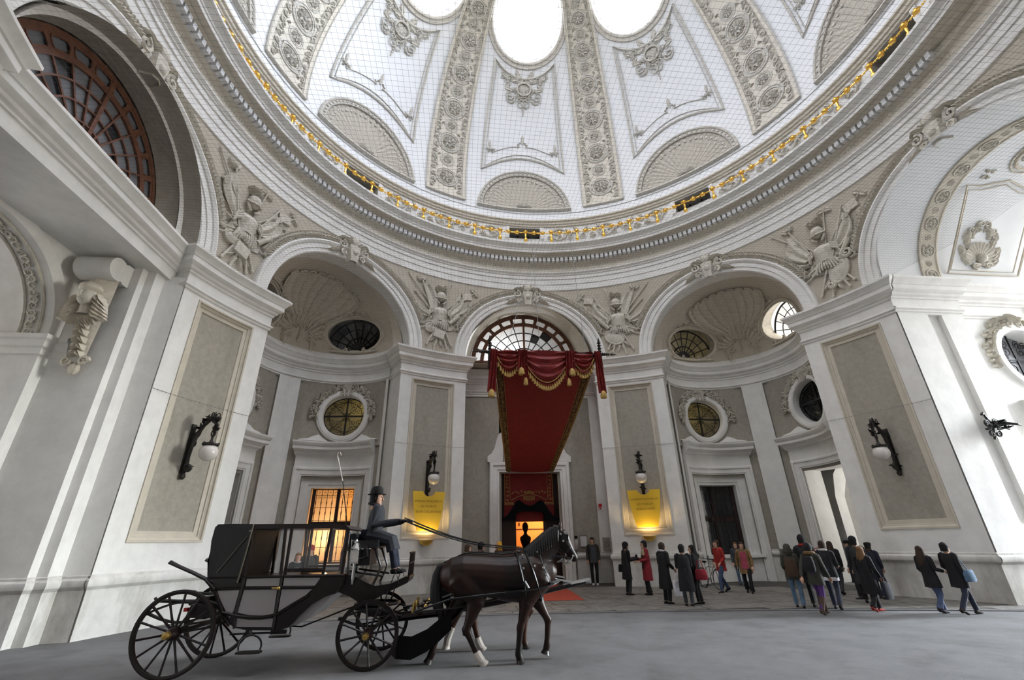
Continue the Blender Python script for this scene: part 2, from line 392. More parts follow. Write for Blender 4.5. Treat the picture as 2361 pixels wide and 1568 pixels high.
for e in [-5.5 + 2.05 * i for i in range(30)]:
    for s in (1, -1):
        x = s * rad(3.7) * DR * cos(rad(e)) * (1 + .1 * max(0, e) / 60); y = rad(e) * DR
        scroll(fol, (x, y), .16 * cos(rad(e)), rn.uniform(0, 6), s, .035, .09, 1.3, 9)
        leaf(fol, (x * .8, y + .15), .22, .06, rn.uniform(.6, 2.5), .10, s * .6, 4)
fol_me = fol.mesh('rib_foliage', 'dome_relief', domemap(0))
med = MB(); med.rows([[Vector((p * cos(t), p * sin(t), d)) for p, d in ((1.04, 0), (1.0, .13), (.9, .15), (.86, .10), (.80, .10), (.78, .14), (.72, .14), (.70, .03), (.0, .03))] for t in [2 * pi * i / 32 for i in range(32)]], cu=True)
for i in range(8):
    t = 2 * pi * i / 8; leaf(med, (.12 * cos(t), .12 * sin(t)), .5, .17, t, .16, .5, 5); scroll(med, (.42 * cos(t + .4), .42 * sin(t + .4)), .15, t, 1, .05, .10, 1.2, 7)
med.ball((0, 0, .1), .16, 8, 5)
med_me = med.mesh('medallion', 'dome_relief')
MEDS = [(-1.5, .66), (4.7, .43), (10.6, .66), (16.2, .42), (21.5, .63), (26.7, .40), (31.8, .58), (36.6, .37), (41.1, .53), (45.3, .34), (49.3, .48), (53, .31), (56.5, .43)]
def put(o, az, el, d, s, sphere=True):
    p = D(az, el, d); n = -Vector((cos(rad(el)) * sin(rad(az)), cos(rad(el)) * cos(rad(az)), sin(rad(el))))
    x = Vector((cos(rad(az)), -sin(rad(az)), 0)); y = n.cross(x)
    o.matrix_local = Matrix(((x.x * s, y.x * s, n.x * s, p.x), (x.y * s, y.y * s, n.y * s, p.y), (x.z * s, y.z * s, n.z * s, p.z), (0, 0, 0, 1)))
for az in (22.5, -22.5, 67.5, -67.5, 112.5, -112.5, 157.5, -157.5):
    r_ = link('rib', rib_me, ceiling, az)
    link('rib_edging', edge_me, r_)
    if abs(az) < 90:
        link('rib_field', grd_me, r_); o = link('rib_foliage', fol_me, r_)
        for el, s in MEDS if abs(az) < 45 else MEDS[:6]:
            put(link('medallion', med_me, r_), 0, el, .05, s)
# ---------------------------------------------------------------- main cornice and attic band
def ring(prof, n=144): m = MB(); m.rows([[cy(360 * i / n, r, z) for r, z in prof] for i in range(n)], cu=True); return m
cor = tag(empty('trim_1'), 'great circular cornice with a row of dentils below the dome', 'cornice', kind='structure')
ring([(11.5, 13.56), (11.40, 13.60), (11.40, 13.91), (11.365, 13.93), (11.365, 14.20), (11.32, 14.22), (11.32, 14.38), (11.27, 14.42), (11.27, 14.45), (11.19, 14.53), (11.19, 14.57), (11.32, 14.60)]).build('architrave', 'white', cor, smooth=20)
ring([(11.32, 14.60), (11.32, 14.93), (11.30, 15.00), (11.2, 15.08), (11.17, 15.10), (11.17, 15.37)]).build('frieze', 'frieze', cor)
ring([(11.17, 15.35), (11.0, 15.36), (10.93, 15.46), (10.90, 15.47), (10.74, 15.48), (10.71, 15.50)]).build('corona_soffit', 'frieze', cor, smooth=20)
ring([(10.71, 15.50), (10.71, 15.62), (10.68, 15.64), (10.66, 15.70), (10.56, 15.80), (10.50, 15.85), (10.48, 15.87), (10.48, 15.97), (10.52, 16.0), (11.5, 16.06)]).build('corona', 'white', cor, smooth=20)
dn = MB(); dn.rows([[cy(a, r, z) for r, z in ((11.18, 15.12), (10.96, 15.12), (10.96, 15.33), (11.18, 15.36))] for a in (-.40, .40)])
dn.poly([cy(-.40, r, z) for r, z in ((11.18, 15.12), (10.96, 15.12), (10.96, 15.33), (11.18, 15.36))]); dn.poly([cy(.40, r, z) for r, z in ((11.18, 15.12), (10.96, 15.12), (10.96, 15.33), (11.18, 15.36))])
dn_me = dn.mesh('dentil', 'dome', smooth=0)
for i in range(300):
    a = -180 + 1.2 * i
    if -109 < a < 96: link('dentil', dn_me, cor, a)
lf = MB()
for i in range(600):
    a = .6 * i
    if 96 < a < 251: continue
    lf.rows([[cy(a - .27, 11.325, 14.99), cy(a, 11.26, 14.97), cy(a + .27, 11.325, 14.99)], [cy(a - .08, 11.322, 14.86), cy(a, 11.29, 14.84), cy(a + .08, 11.322, 14.86)]])
o = lf.build('leaf_moulding', 'frieze', cor); o['kind'] = 'stuff'
att = tag(empty('trim_2'), 'low attic band with scrollwork and slot windows on top of the great cornice', 'attic', kind='structure')
WA = 4.3
bm = MB()
bm.rows([[cy(WA + (45 - 2 * WA) * i / 12, 11.5, z) for i in range(13)] for z in (16.0, 17.75)])
for z0, z1 in ((16.0, 16.93), (17.62, 17.75)): bm.rows([[cy(-WA + 2 * WA * i / 4, 11.5, z) for i in range(5)] for z in (z0, z1)])
bm_me = bm.mesh('attic_wall', 'white')
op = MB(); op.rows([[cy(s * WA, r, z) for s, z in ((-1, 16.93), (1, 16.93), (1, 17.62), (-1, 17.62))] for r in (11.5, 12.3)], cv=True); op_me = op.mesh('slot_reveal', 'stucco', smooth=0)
og = MB(); og.rows([[cy(-WA + 2 * WA * i / 4, 12.2, z) for i in range(5)] for z in (16.9, 17.62)]); og_me = og.mesh('slot_pane', 'grey_glass')
ob = MB()
for x in (-WA, -WA / 3, WA / 3, WA): ob.box(cy(x, 12.15, 17.2), (.09, .05, .8))
ob_me = ob.mesh('slot_mullion', 'wood_dark')
ofr = MB()
for s in (1, -1):
    ofr.box(cy(s * (WA + .5), 11.47, 17.28), (.2, .1, .75), Matrix.Rotation(-rad(s * (WA + .5)), 3, 'Z'))
ofr_me = ofr.mesh('slot_frame', 'white')
sw = MB(); rn = random.Random(4)
for i in range(22):
    u = 1.25 + 6.5 * (i + .5) / 22; v = 17.2 + (.14 if i % 2 else -.2)
    scroll(sw, (u, v), .2, rn.uniform(0, 6), 1 if i % 2 else -1, .035, .05, 1.5, 9); leaf(sw, (u, v + .1), .3, .09, rn.uniform(0, 6), .05, .8, 4)
for u in (1.9, 4.5, 7.1): sw.tube([(u + .42 * cos(t), 17.18 + .36 * sin(t), .05) for t in [2 * pi * j / 20 for j in range(20)]], .05, 5, closed=True)
sw_me = sw.mesh('attic_scrollwork', 'relief', wallmap(0, 11.5))
for k in range(8):
    az = 45 * k; b_ = link('attic_wall', bm_me, att, az)
    for n, me in (('slot_reveal', op_me), ('slot_pane', og_me), ('slot_mullion', ob_me), ('slot_frame', ofr_me), ('attic_scrollwork', sw_me)): link(n, me, b_)
ring([(11.5, 17.70), (11.42, 17.72), (11.42, 17.80), (11.36, 17.84), (11.34, 17.92), (11.40, 17.95), (11.30, 18.02), (11.30, 18.10), (11.42, 18.13), (11.44, 18.2), (11.50, 18.25), (11.55, 18.32)]).build('attic_cornice', 'cream', att, smooth=20)
# ---------------------------------------------------------------- drum wall with eight arches
SIDES = {0: 'back', 45: 'back_right', 90: 'right', 135: 'front_right', 180: 'front', -135: 'front_left', -90: 'left', -45: 'back_left'}
WLAB = {0: 'central bay with the red canopied doorway and fan window', 45: 'apse bay with a dark barred window and an open doorway', 90: 'tall open passage arch with daylight behind it',
        135: 'rotunda wall behind the viewpoint beside the bright passage', 180: 'rotunda wall behind the viewpoint', -135: 'rotunda wall behind the viewpoint beside the dim passage', -90: 'passage arch with a brown fan window over a beam', -45: 'apse bay with the glowing barred window'}
WALL = {a: tag(empty('wall_' + s, az=a), WLAB[a], 'wall', kind='structure') for a, s in SIDES.items()}
HB = rad(22.5) * RW
def arch_rows(prof, c=ARC_Z, n=48, t0=0, t1=pi): return [[Vector((p * cos(t), c + p * sin(t), d)) for p, d in prof] for t in [t0 + (t1 - t0) * i / n for i in range(n + 1)]]
sp = MB(); rows = []
angs = sorted([pi * i / 48 for i in range(49)] + [atan2(13.7 - ARC_Z, HB), pi - atan2(13.7 - ARC_Z, HB)])
for t in angs:
    c, s_ = cos(t), sin(t); k = min(HB / abs(c) if abs(c) > 1e-6 else 9e9, (13.7 - ARC_Z) / s_ if s_ > 1e-6 else 9e9)
    rows.append([Vector((c * (ARC_A + (k - ARC_A) * j / 4), ARC_Z + s_ * (ARC_A + (k - ARC_A) * j / 4), 0)) for j in range(5)])
sp.rows(rows); sp_me = sp.mesh('spandrel', 'spandrel', wallmap())
A = ARC_A
av = MB(); av.rows(arch_rows([(A, -.62), (A, .05), (A + .04, .09), (A + .19, .09), (A + .20, .13), (A + .38, .13), (A + .40, .18), (A + .48, .23), (A + .54, .21), (A + .57, .16), (A + .58, 0)]))
av.rows([[Vector((s * A + s * x, z, d)) for x, d in ((0, -.62), (0, .05), (.04, .09), (.38, .13), (.5, .22), (.58, 0))] for s in (1,) for z in (9.4, ARC_Z)]); av.rows([[Vector((-A - x, z, d)) for x, d in ((0, -.62), (0, .05), (.04, .09), (.38, .13), (.5, .22), (.58, 0))] for z in (9.4, ARC_Z)])
av_me = av.mesh('archivolt', 'white', wallmap(), smooth=25)
lg = MB(); rn = random.Random(2)
for i in range(30):
    t = rad(22) + rad(58) * i / 30
    for s in (1, -1):
        tt = t if s > 0 else pi - t
        for q in (-1, 1):
            leaf(lg, ((A + .70) * cos(tt), ARC_Z + (A + .70) * sin(tt)), .30, .11, tt + s * pi / 2 + q * .75, .15, -.4 * q, 4)
        if i % 3 == 0: lg.ball(((A + .72) * cos(tt), ARC_Z + (A + .72) * sin(tt), .09), .06, 6, 4)
lg_me = lg.mesh('laurel_garland', 'relief', wallmap())
ky = MB(); kz = ARC_Z + A + .42
ky.rows([[Vector((w * s, kz + h, d)) for s, d in ((-1, .05), (-.7, .34), (0, .40), (.7, .34), (1, .05))] for w, h in ((.22, -.55), (.26, -.2), (.33, .05), (.36, .22))])
for i in range(7):
    t = rad(30 + 20 * i); leaf(ky, (.12 * cos(t), kz + .2), .52, .11, t, .22, 0, 5)
for s in (1, -1):
    scroll(ky, (s * .55, kz + .12), .22, pi / 2, s, .08, .2); scroll(ky, (s * .42, kz - .2), .14, -pi / 2, s, .06, .2); leaf(ky, (s * .5, kz - .16), .7, .10, (0 if s > 0 else pi) - s * .28, .16, -s * .2)
    scroll(ky, (s * .95, kz - .1), .14, 0, s, .05, .14); leaf(ky, (s * .3, kz + .35), .45, .12, pi / 2 - s * .9, .2, -s * .8)
ky.ball((0, kz + .45, .25), (.2, .24, .12), 10, 6); ky.ball((0, kz - .1, .36), (.13, .18, .1), 8, 6)
ky_me = ky.mesh('keystone_ornament', 'relief', wallmap())
for a, wl in WALL.items():
    link('spandrel', sp_me, wl); link('archivolt', av_me, wl)
    if a in (-90, -45, 0, 45, 90): link('laurel_garland', lg_me, wl); link('keystone_ornament', ky_me, wl)
    else:
        m = MB(); m.rows([[cy(-17 + 34 * i / 8, 12.05, z) for i in range(9)] for z in (0, 13)]); m.build('back_wall', 'white', wl)
# unseen masonry backing added to block sky leaks, open only at the two passages
m = MB(); RB = 16.6
for a0, a1 in ((-78.7, 78.7), (101.3, 258.7)): m.rows([[cy(a0 + (a1 - a0) * i / 24, RB, z) for i in range(25)] for z in (0, 18.6)])
m.rows([[cy(5 * i, r, 18.6) for i in range(72)] for r in (11.4, RB + .1)], cv=True)
for x, r, zc, q in ((16.28, 3.17, 9.55, 1), (-16.28, 2.16, 6.36, .95)):
    rows = []
    for i in range(33):
        t = pi * i / 32; c, s_ = cos(t), sin(t); k = min(3.35 / abs(c) if abs(c) > 1e-6 else 9e9, (18.6 - zc) / s_ if s_ > 1e-6 else 9e9); k = max(k, r * 1.001)
        rows.append([(x, r * c, zc + r * q * s_), (x, k * c, zc + k * s_)])
    m.rows(rows)
    for s_ in (1, -1): m.poly([(x, s_ * r, 0), (x, s_ * 3.4, 0), (x, s_ * 3.4, zc), (x, s_ * r, zc)])
tag(m.build('wall_sky_block', 'white', None), 'plain unseen masonry backing added behind the apses and passages to block the sky', 'wall', kind='structure')
# ---------------------------------------------------------------- trophies of arms in the spandrels
def flagm(mb, base, tip, w, side, d, seed):
    rn = random.Random(seed); b, t = Vector(base), Vector(tip); ax = (t - b); L = ax.length; ax.normalize(); nx = Vector((ax.y, -ax.x)) * side
    rows = []
    for i in range(9):
        q = i / 8; ww = w * (.25 + .75 * sin(pi * (.15 + .72 * q))); row = []
        for j in range(13):
            k = j / 12; p = t - ax * (L * .82 * q + .16 * w * k * k) + nx * (ww * k)
            row.append(Vector((p.x, p.y, d + .07 * sin(k * 11 + q * 2.2 + seed) * (.4 + k) + .05)))
        rows.append(row)
    mb.rows(rows)
def pole(mb, a, b, r=.03, d=.09, head=None):
    mb.tube([(a[0], a[1], d), (b[0], b[1], d)], r, 6)
    dx, dy = b[0] - a[0], b[1] - a[1]; L = sqrt(dx * dx + dy * dy); dx, dy = dx / L, dy / L; e = (b[0], b[1])
    if head == 'spear': mb.tube([(e[0], e[1], d), (e[0] + dx * .07, e[1] + dy * .07, d), (e[0] + dx * .24, e[1] + dy * .24, d)], [(.02, .02), (.065, .03), (.004, .004)], 6)
    elif head == 'axe':
        for s in (1, -1): leaf(mb, (e[0], e[1]), .28, .13, atan2(dy, dx) + s * 1.4, .08, .5 * s, 5)
    elif head == 'eagle':
        for s in (1, -1): leaf(mb, (e[0], e[1]), .36, .12, atan2(dy, dx) + s * .95, .09, -.5 * s, 6)
        mb.ball((e[0] + dx * .1, e[1] + dy * .1, d), .08, 7, 5)
    elif head == 'ball': mb.ball((e[0], e[1], d), .065, 7, 5)
def rot2(p, a): return (p[0] * cos(a) - p[1] * sin(a), p[0] * sin(a) + p[1] * cos(a))
def trophy(wall, az, kind, seed, flip=1):
    """A panoply centred on the spandrel at azimuth az; parts are cut in the wall's own turned frame."""
    base_az = az
    wa = [k for k, v in WALL.items() if v == wall][0]
    T = empty('trophy_relief', parent=wall); f0 = wallmap(base_az - wa)
    fn = lambda p: f0(Vector((p.x * flip, p.y, p.z)))
    def part(name, mb): return mb.build(name, 'relief', T, fn)
    Z = 11.5
    rn = random.Random(seed)
    # standards and flags
    m = MB(); pole(m, (-.25, Z - .3), (-.95, Z + 1.65), .032, .1, 'eagle'); flagm(m, (-.3, Z - .1), (-.9, Z + 1.45), .62, -1 if kind % 2 else 1, .05, 1 + seed); part('flag', m)
    m = MB(); pole(m, (.2, Z - .3), (1.05, Z + 1.45), .032, .1, 'spear'); flagm(m, (.25, Z - .1), (.98, Z + 1.25), .58, 1, .06, 2 + seed); part('flag', m)
    m = MB(); pole(m, (0, Z), (-1.55, Z + 1.75), .028, .06, 'spear'); part('spear', m)
    m = MB(); pole(m, (.1, Z), (1.75, Z + 1.6), .028, .06, 'axe'); part('battle_axe', m)
    m = MB(); pole(m, (.1, Z + .2), (.45, Z + 1.75), .026, .06, 'axe' if kind % 2 else 'spear'); part('halberd', m)
    m = MB(); pole(m, (-.1, Z - .1), (-1.25, Z + 1.0), .03, .05, 'ball'); part('staff', m)
    # tablet hung from a standard
    m = MB(); q = [rot2(p, .12) for p in ((-.24, -.17), (.24, -.17), (.24, .17), (-.24, .17))]; m.prism([(1.35 + p[0], Z + 1.32 + p[1]) for p in q], .02, .09); part('tablet', m)
    # helmet with plume
    m = MB(); hc = (.02, Z + 1.0)
    m.ball((hc[0], hc[1], .12), (.24, .27, .2), 12, 8)
    m.tube([(hc[0] - .30, hc[1] - .10, .14), (hc[0], hc[1] - .16, .34), (hc[0] + .30, hc[1] - .10, .14)], [(.03, .05)] * 3, 6)
    m.tube([(hc[0] - .22, hc[1] - .12, .1), (hc[0] - .2, hc[1] - .3, .16), (hc[0] - .08, hc[1] - .4, .14)], .05, 6); m.tube([(hc[0] + .22, hc[1] - .12, .1), (hc[0] + .2, hc[1] - .3, .16), (hc[0] + .08, hc[1] - .4, .14)], .05, 6)
    h_ = part('helmet', m)
    m = MB()
    for i in range(7): leaf(m, (hc[0] + .06 * (i - 3), hc[1] + .2), .42 + .05 * (i % 3), .09, pi / 2 + (i - 3) * .32, .2, .5 if i > 3 else -.5, 5)
    part('plume', m)
    # cuirass with shoulder straps and pleated skirt
    m = MB(); rows = []
    for y, wd, dp in ((.42, .16, .1), (.36, .34, .18), (.18, .40, .27), (-.02, .36, .25), (-.2, .28, .2), (-.3, .31, .2)):
        rows.append([Vector((wd * cos(pi * j / 14), Z + y, .03 + dp * sin(pi * j / 14) + (.035 if j in (4, 5, 9, 10) and 0 < y < .3 else 0))) for j in range(15)])
    m.rows(rows); part('cuirass', m)
    m = MB()
    for i in range(9):
        x = -.3 + .6 * i / 8; m.tube([(x, Z - .3, .16), (x * 1.25, Z - .48, .19), (x * 1.45, Z - .64 - .05 * cos(i), .13)], [(.045, .04), (.055, .04), (.05, .03)], 6)
    part('pleated_skirt', m)
    m = MB()
    for s in (1, -1):
        for i in range(3): m.tube([(s * .34, Z + .3 - .09 * i, .18), (s * .50, Z + .2 - .10 * i, .17), (s * .55, Z + .05 - .1 * i, .1)], .05, 6)
    part('shoulder_straps', m)
    # shield below
    m = MB(); c0 = (.28, Z - .85) if kind in (2, 3) else (-.38, Z - .72); ra, rb, an = (.5, .36, .5) if kind == 2 else ((.34, .52, -.5) if kind == 3 else (.30, .22, .2))
    m.rows([[Vector((c0[0] + rot2((ra * p * cos(t), rb * p * sin(t)), an)[0], c0[1] + rot2((ra * p * cos(t), rb * p * sin(t)), an)[1], .06 + .1 * (1 - p * p) + (.05 if p in (.9, 1.0) else 0) - (.14 if p > 1 else 0))) for t in [2 * pi * i / 28 for i in range(28)]] for p in (.02, .45, .8, .9, 1.0, 1.04)], cv=True)
    part('shield', m)
    if kind == 3:
        m = MB(); scroll(m, (.72, Z - .32), .2, pi, 1, .07, .12); scroll(m, (-.1, Z - 1.3), .14, 0, -1, .06, .12); part('shield_scrolls', m)
    # drum or gun barrels at the foot
    m = MB(); q = [rot2(p, -.2) for p in ((-.26, -.2), (.26, -.2), (.26, .2), (-.26, .2))]
    if kind in (0, 1): m.prism([(.0 + p[0], Z - .98 + p[1]) for p in q], .04, .2); part('drum', m)
    for i, (a, b) in enumerate((((-.1, Z - .6), (-.55, Z - 1.55)), ((.05, Z - .6), (-.2, Z - 1.75)), ((.1, Z - .6), (.42, Z - 1.6)), ((.2, Z - .55), (.62, Z - 1.42)))):
        m = MB(); pole(m, a, b, .04, .07, 'ball'); part('gun_barrel', m)
    for a, b in (((-.3, Z - .35), (-1.15, Z - .62)), ((-.3, Z - .5), (-1.0, Z - .85))):
        m = MB(); pole(m, a, b, .028, .06, 'ball'); part('lance', m)
    # second rank: side banners, trumpets and drapery behind the armour
    m = MB(); pole(m, (-.35, Z - .1), (-1.35, Z + .55), .028, .05, 'spear'); flagm(m, (-.4, Z - .1), (-1.25, Z + .5), .45, -1, .03, 5 + seed); part('banner', m)
    m = MB(); pole(m, (.35, Z - .1), (1.5, Z + .75), .028, .05, 'eagle'); flagm(m, (.45, Z - .05), (1.4, Z + .7), .42, 1, .03, 6 + seed); part('banner', m)
    m = MB(); m.tube([(.3, Z + .35, .07), (.75, Z + .85, .09), (.92, Z + 1.02, .1)], [.025, .035, .10], 8); part('trumpet', m)
    m = MB(); m.tube([(-.3, Z + .3, .07), (-.6, Z + .8, .09), (-.7, Z + .98, .1)], [.025, .035, .09], 8); part('trumpet', m)
    m = MB(); rows = []
    for i in range(9):
        q = i / 8; rows.append([Vector((-.62 + 1.24 * j / 16 + .06 * sin(q * 5 + j), Z + .2 - .85 * q - .12 * sin(pi * j / 16), .03 + .05 * abs(sin(j * 1.1 + q * 3)) * (1 - .4 * q))) for j in range(17)])
    m.rows(rows); part('drapery', m)
    m = MB()
    for s in (1, -1): leaf(m, (s * .1, Z - 1.0), .55, .10, -pi / 2 + s * .55, .08, s * .5, 6); leaf(m, (s * .06, Z - 1.15), .5, .09, -pi / 2 + s * .15, .08, s * .3, 6)
    part('laurel_spray', m)
    # quiver of arrows, ribbon and hilt
    m = MB(); m.tube([(.5, Z - .35, .1), (.95, Z + .15, .12)], [.09, .11], 8)
    for i in range(4): leaf(m, (.95 + .04 * i, Z + .16), .22, .04, .75 + .16 * (i - 1.5), .12, 0, 4)
    part('quiver', m)
    m = MB()
    for s in (1, -1): m.tube([(s * (.35 + .14 * i), Z - .25 - .09 * i + .09 * sin(i * 1.7), .07 + .03 * cos(i * 1.7)) for i in range(7)], [(.05, .02)] * 7, 6)
    part('ribbon', m)
    return T
trophy(WALL[0], -22.5, 0, 11); trophy(WALL[0], 22.5, 2, 12, -1)
trophy(WALL[-45], -67.3, 1, 13); trophy(WALL[45], 67.3, 3, 14)
# ---------------------------------------------------------------- pillars
EP = [(.0, 8.30), (.04, 8.33), (.04, 8.38), (.09, 8.42), (.09, 8.46), (.03, 8.50), (.03, 8.78), (.07, 8.80), (.07, 8.86), (.13, 8.90), (.15, 8.97), (.24, 9.03), (.26, 9.06), (.26, 9.20), (.29, 9.22), (.33, 9.30), (.39, 9.37), (.41, 9.40), (.41, 9.47), (0, 9.50), (-.5, 9.52)]
DP = [(.03, 0), (.03, .92), (.06, .95), (.10, .99), (.115, 1.05), (.10, 1.11), (.06, 1.14), (.045, 1.15), (.045, 1.19), (.0, 1.21)]
PM, PI_ = 4.95, 3.7     # panel half widths, degrees
def pillar_path(depth=1.6): return [(RP + depth - .0, -PHW)] and ([(cy(-PHW, RP + depth, 0).x, cy(-PHW, RP + depth, 0).y)] + arc((0, 0), RP, -PHW, PHW, 6) + [(cy(PHW, RP + depth, 0).x, cy(PHW, RP + depth, 0).y)])
sh = MB(); fz = wallmap(0, RP); U = rad(1) * RP
def rect(mb, u0, u1, z0, z1, d0, d1=None, n=6):
    d1 = d0 if d1 is None else d1
    mb.rows([[Vector((u0 + (u1 - u0) * i / n, z, d)) for i in range(n + 1)] for z, d in ((z0, d0), (z1, d1))])
tmp = MB()
for u0, u1, z0, z1 in ((-PHW * U, -PM * U, 0, 8.35), (PM * U, PHW * U, 0, 8.35), (-PM * U, PM * U, 0, 1.83), (-PM * U, PM * U, 8.2, 8.35)): rect(tmp, u0, u1, z0, z1, 0)
sh.join(tmp, fz)
for s in (1, -1): sh.rows([[cy(s * PHW, r, z) for r in (RP, RP + 1.65)] for z in (0, 9.5)])
sh_me = sh.mesh('shaft', 'white')
def frame_loop(prof):
    """moulded frame: prof of (inset in metres, proud)"""
    m = MB(); rows = []
    for k, d in prof:
        u, z0, z1 = PM * U - k, 1.83 + k, 8.2 - k
        row = []
        for i in range(6): row.append(Vector((-u + 2 * u * i / 6, z0, d)))
        row += [Vector((u, z0, d)), Vector((u, z1, d))]
        for i in range(1, 6): row.append(Vector((u - 2 * u * i / 6, z1, d)))
        row += [Vector((-u, z1, d))]
        rows.append(row)
    m.rows(rows, cv=True); return m
pf_me = frame_loop([(0, 0), (0, .03), (.05, .03), (.06, -.01), (.10, -.04), (.13, -.04), (.14, -.07), (.25, -.07), (.26, -.10)]).mesh('panel_frame', 'cream', fz, smooth=20)
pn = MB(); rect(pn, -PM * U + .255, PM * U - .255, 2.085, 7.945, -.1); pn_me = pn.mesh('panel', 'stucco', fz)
en = MB(); sweep(en, pillar_path(), EP, side=-1); en_me = en.mesh('impost_cornice', 'white', smooth=25)
ds = MB(); sweep(ds, pillar_path(), DP, side=-1); ds_me = ds.mesh('dado', 'plinth', smooth=30)
PLAB = {-P1: 'pillar with a yellow English sign beside the red canopy', P1: 'pillar with a yellow German sign beside the red canopy', -P2: 'large pale pillar behind the carriage with a globe lamp', P2: 'large pale pillar beside the bright passage with a globe lamp'}
PILLAR = {}
for az in (-P1, P1, -P2, P2, 180 - P2, P2 - 180, 180 - P1, P1 - 180):
    p = tag(empty('pillar', az=az), PLAB.get(az, 'pillar of the rotunda behind the viewpoint'), 'pillar', None if az in PLAB else 'pillars behind the viewpoint', 'structure')
    PILLAR[az] = p
    for n, me in (('shaft', sh_me), ('panel_frame', pf_me), ('panel', pn_me), ('impost_cornice', en_me), ('dado', ds_me)): link(n, me, p)
# ---------------------------------------------------------------- apses (built at azimuth 0, turned by the wall's Empty)
AM = apsemap(0)
UP = rad(1) * NR           # metres per degree on the apse wall
PC, ZO, RO = 48.0, 6.9, .89   # oval window: centre angle, centre height, glass radius
def am(s): return lambda p: AM(Vector((s * p.x, p.y, p.z)))
def patch(mb, a0, a1, z0, z1, d, n=8): mb.rows([[Vector((a0 + (a1 - a0) * i / n, z, d)) for i in range(n + 1)] for z in (z0, z1)])
def oval(k, d, n=40): return [Vector((PC + RO * k * cos(2 * pi * i / n) / UP, ZO + RO * k * sin(2 * pi * i / n), d)) for i in range(n)]
def build_apse_meshes(s, door):
    M = []
    def add(name, mb, mt, par=None, smooth=30): M.append((name, mb.mesh(name, mt, am(s), smooth), par))
    f = holed(lambda a, z: Vector((a, z, -.05)), PC, ZO, RO * 1.1 / UP, RO * 1.1, 9, 89, 5.5, 8.33, 40, 2)
    patch(f, 9, 89, 4.2, 5.5, -.05); patch(f, 9, 23, 0, 4.25, -.05, 2); patch(f, 70, 89, 0, 4.25, -.05, 3)
    f.rows([[Vector((9, z, d)) for z in (0, 8.33)] for d in (-.05, .06)]); f.rows([[Vector((9 + 80 * i / 10, 8.33, d)) for i in range(11)] for d in (-.05, .06)])
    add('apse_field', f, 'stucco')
    fr = MB()
    pr = [(0, -.05), (0, .07), (.05, .10), (.11, .10), (.12, .06), (.30, .06), (.32, .03), (.36, .03), (.36, -.02)]
    def uframe(mb, a0, a1, zt, pr, zb=0, flat=1):
        rows = []
        for k, d in pr:
            q = k / UP; rows.append([Vector((a0 + q, zb, d)), Vector((a0 + q, zt - k, d))] + [Vector((a0 + q + (a1 - a0 - 2 * q) * i / 8, zt - k, d)) for i in range(1, 8)] + [Vector((a1 - q, zt - k, d)), Vector((a1 - q, zb, d))])
        mb.rows(rows)
    uframe(fr, 15.2, 80, 4.67, pr); add('window_surround' if not door else 'door_surround', fr, 'white')
    rv = MB()
    if door: uframe(rv, 22.5, 70.6, 4.29, [(0, -.02), (.02, -.35), (.02, -1.3)])
    else:
        uframe(rv, 22.5, 70.6, 4.29, [(0, -.02), (.01, -.12), (.30, -.14), (.31, -.16), (.33, -.17), (.42, -.17), (.45, -.5)])
        patch(rv, 22.5, 70.6, 0, 1.02, -.02); rv.rows([[Vector((a, 1.02, d)) for a in (20, 35, 48, 60, 73)] for d in (.12, -.5)]); rv.rows([[Vector((a, z, .12)) for a in (20, 35, 48, 60, 73)] for z in (.9, 1.02)])
    add('reveal', rv, 'white')
    fz = MB(); fz.rows([[Vector((15.5 + 64.5 * i / 8, z, d)) for i in range(9)] for z, d in ((4.67, -.05), (4.67, .06), (5.15, .06))])
    for a in (15.5, 80): fz.rows([[Vector((a, z, d)) for z in (4.67, 5.15)] for d in (-.05, .06)])
    add('frieze_block', fz, 'white')
    cp = [(-.05, 5.10), (.08, 5.10), (.10, 5.14), (.16, 5.18), (.18, 5.24), (.26, 5.30), (.36, 5.33), (.38, 5.35), (.38, 5.46), (.41, 5.48), (.46, 5.56), (.48, 5.60), (.48, 5.65), (.10, 5.67), (.08, 5.74), (-.05, 5.75)]
    co = MB(); rows = []
    for i in range(13):
        t = i / 12; rows.append([Vector((15.5 - d * 14 + (64.5 + d * 22) * t, z, d)) for d, z in cp])
    co.rows(rows); co.poly(rows[0]); co.poly(rows[-1]); add('pediment_cornice', co, 'white', smooth=25)
    og = MB(); og.rows([oval(k, d) for k, d in ((.97, -.42), (1.0, -.02), (1.03, .06), (1.08, .09), (1.22, .09), (1.25, .06), (1.30, .05), (1.32, -.05))], cv=True); add('oval_frame', og, 'white')
    for q in (1, -1):
        pass
    ft = MB()
    for q in (1, -1): ft.prism([(PC + q * a, z) for a, z in ((34, 5.74), (31, 5.80), (26, 5.84), (22, 5.95), (18, 6.02), (15, 5.9), (10, 5.74))], -.04, .09)
    add('oval_foot_scrolls', ft, 'white')
    ga = MB(); rn = random.Random(8)
    for i in range(40):
        t = rad(-8) + rad(88) * i / 40
        for q in (1, -1):
            for j in range(2):
                rr = RO * (1.38 + .14 * j); x = PC + q * rr * cos(t) / UP; z = ZO + rr * sin(t)
                b = MB(); leaf(b, (0, 0), .16, .06, rn.uniform(0, 6.28), .08, rn.uniform(-.7, .7), 4)
                if rn.random() < .3: b.ball((0, 0, .07), .045, 5, 4)
                ga.join(b, lambda p, x=x, z=z: Vector((x + p.x / UP, z + p.y, p.z)))
    add('oval_garland', ga, 'relief')
    k = MB(); b = MB()
    for i in range(7): leaf(b, (0, -.12), .42, .075, rad(36 + 18 * i), .12, (i - 3) * -.25, 5)
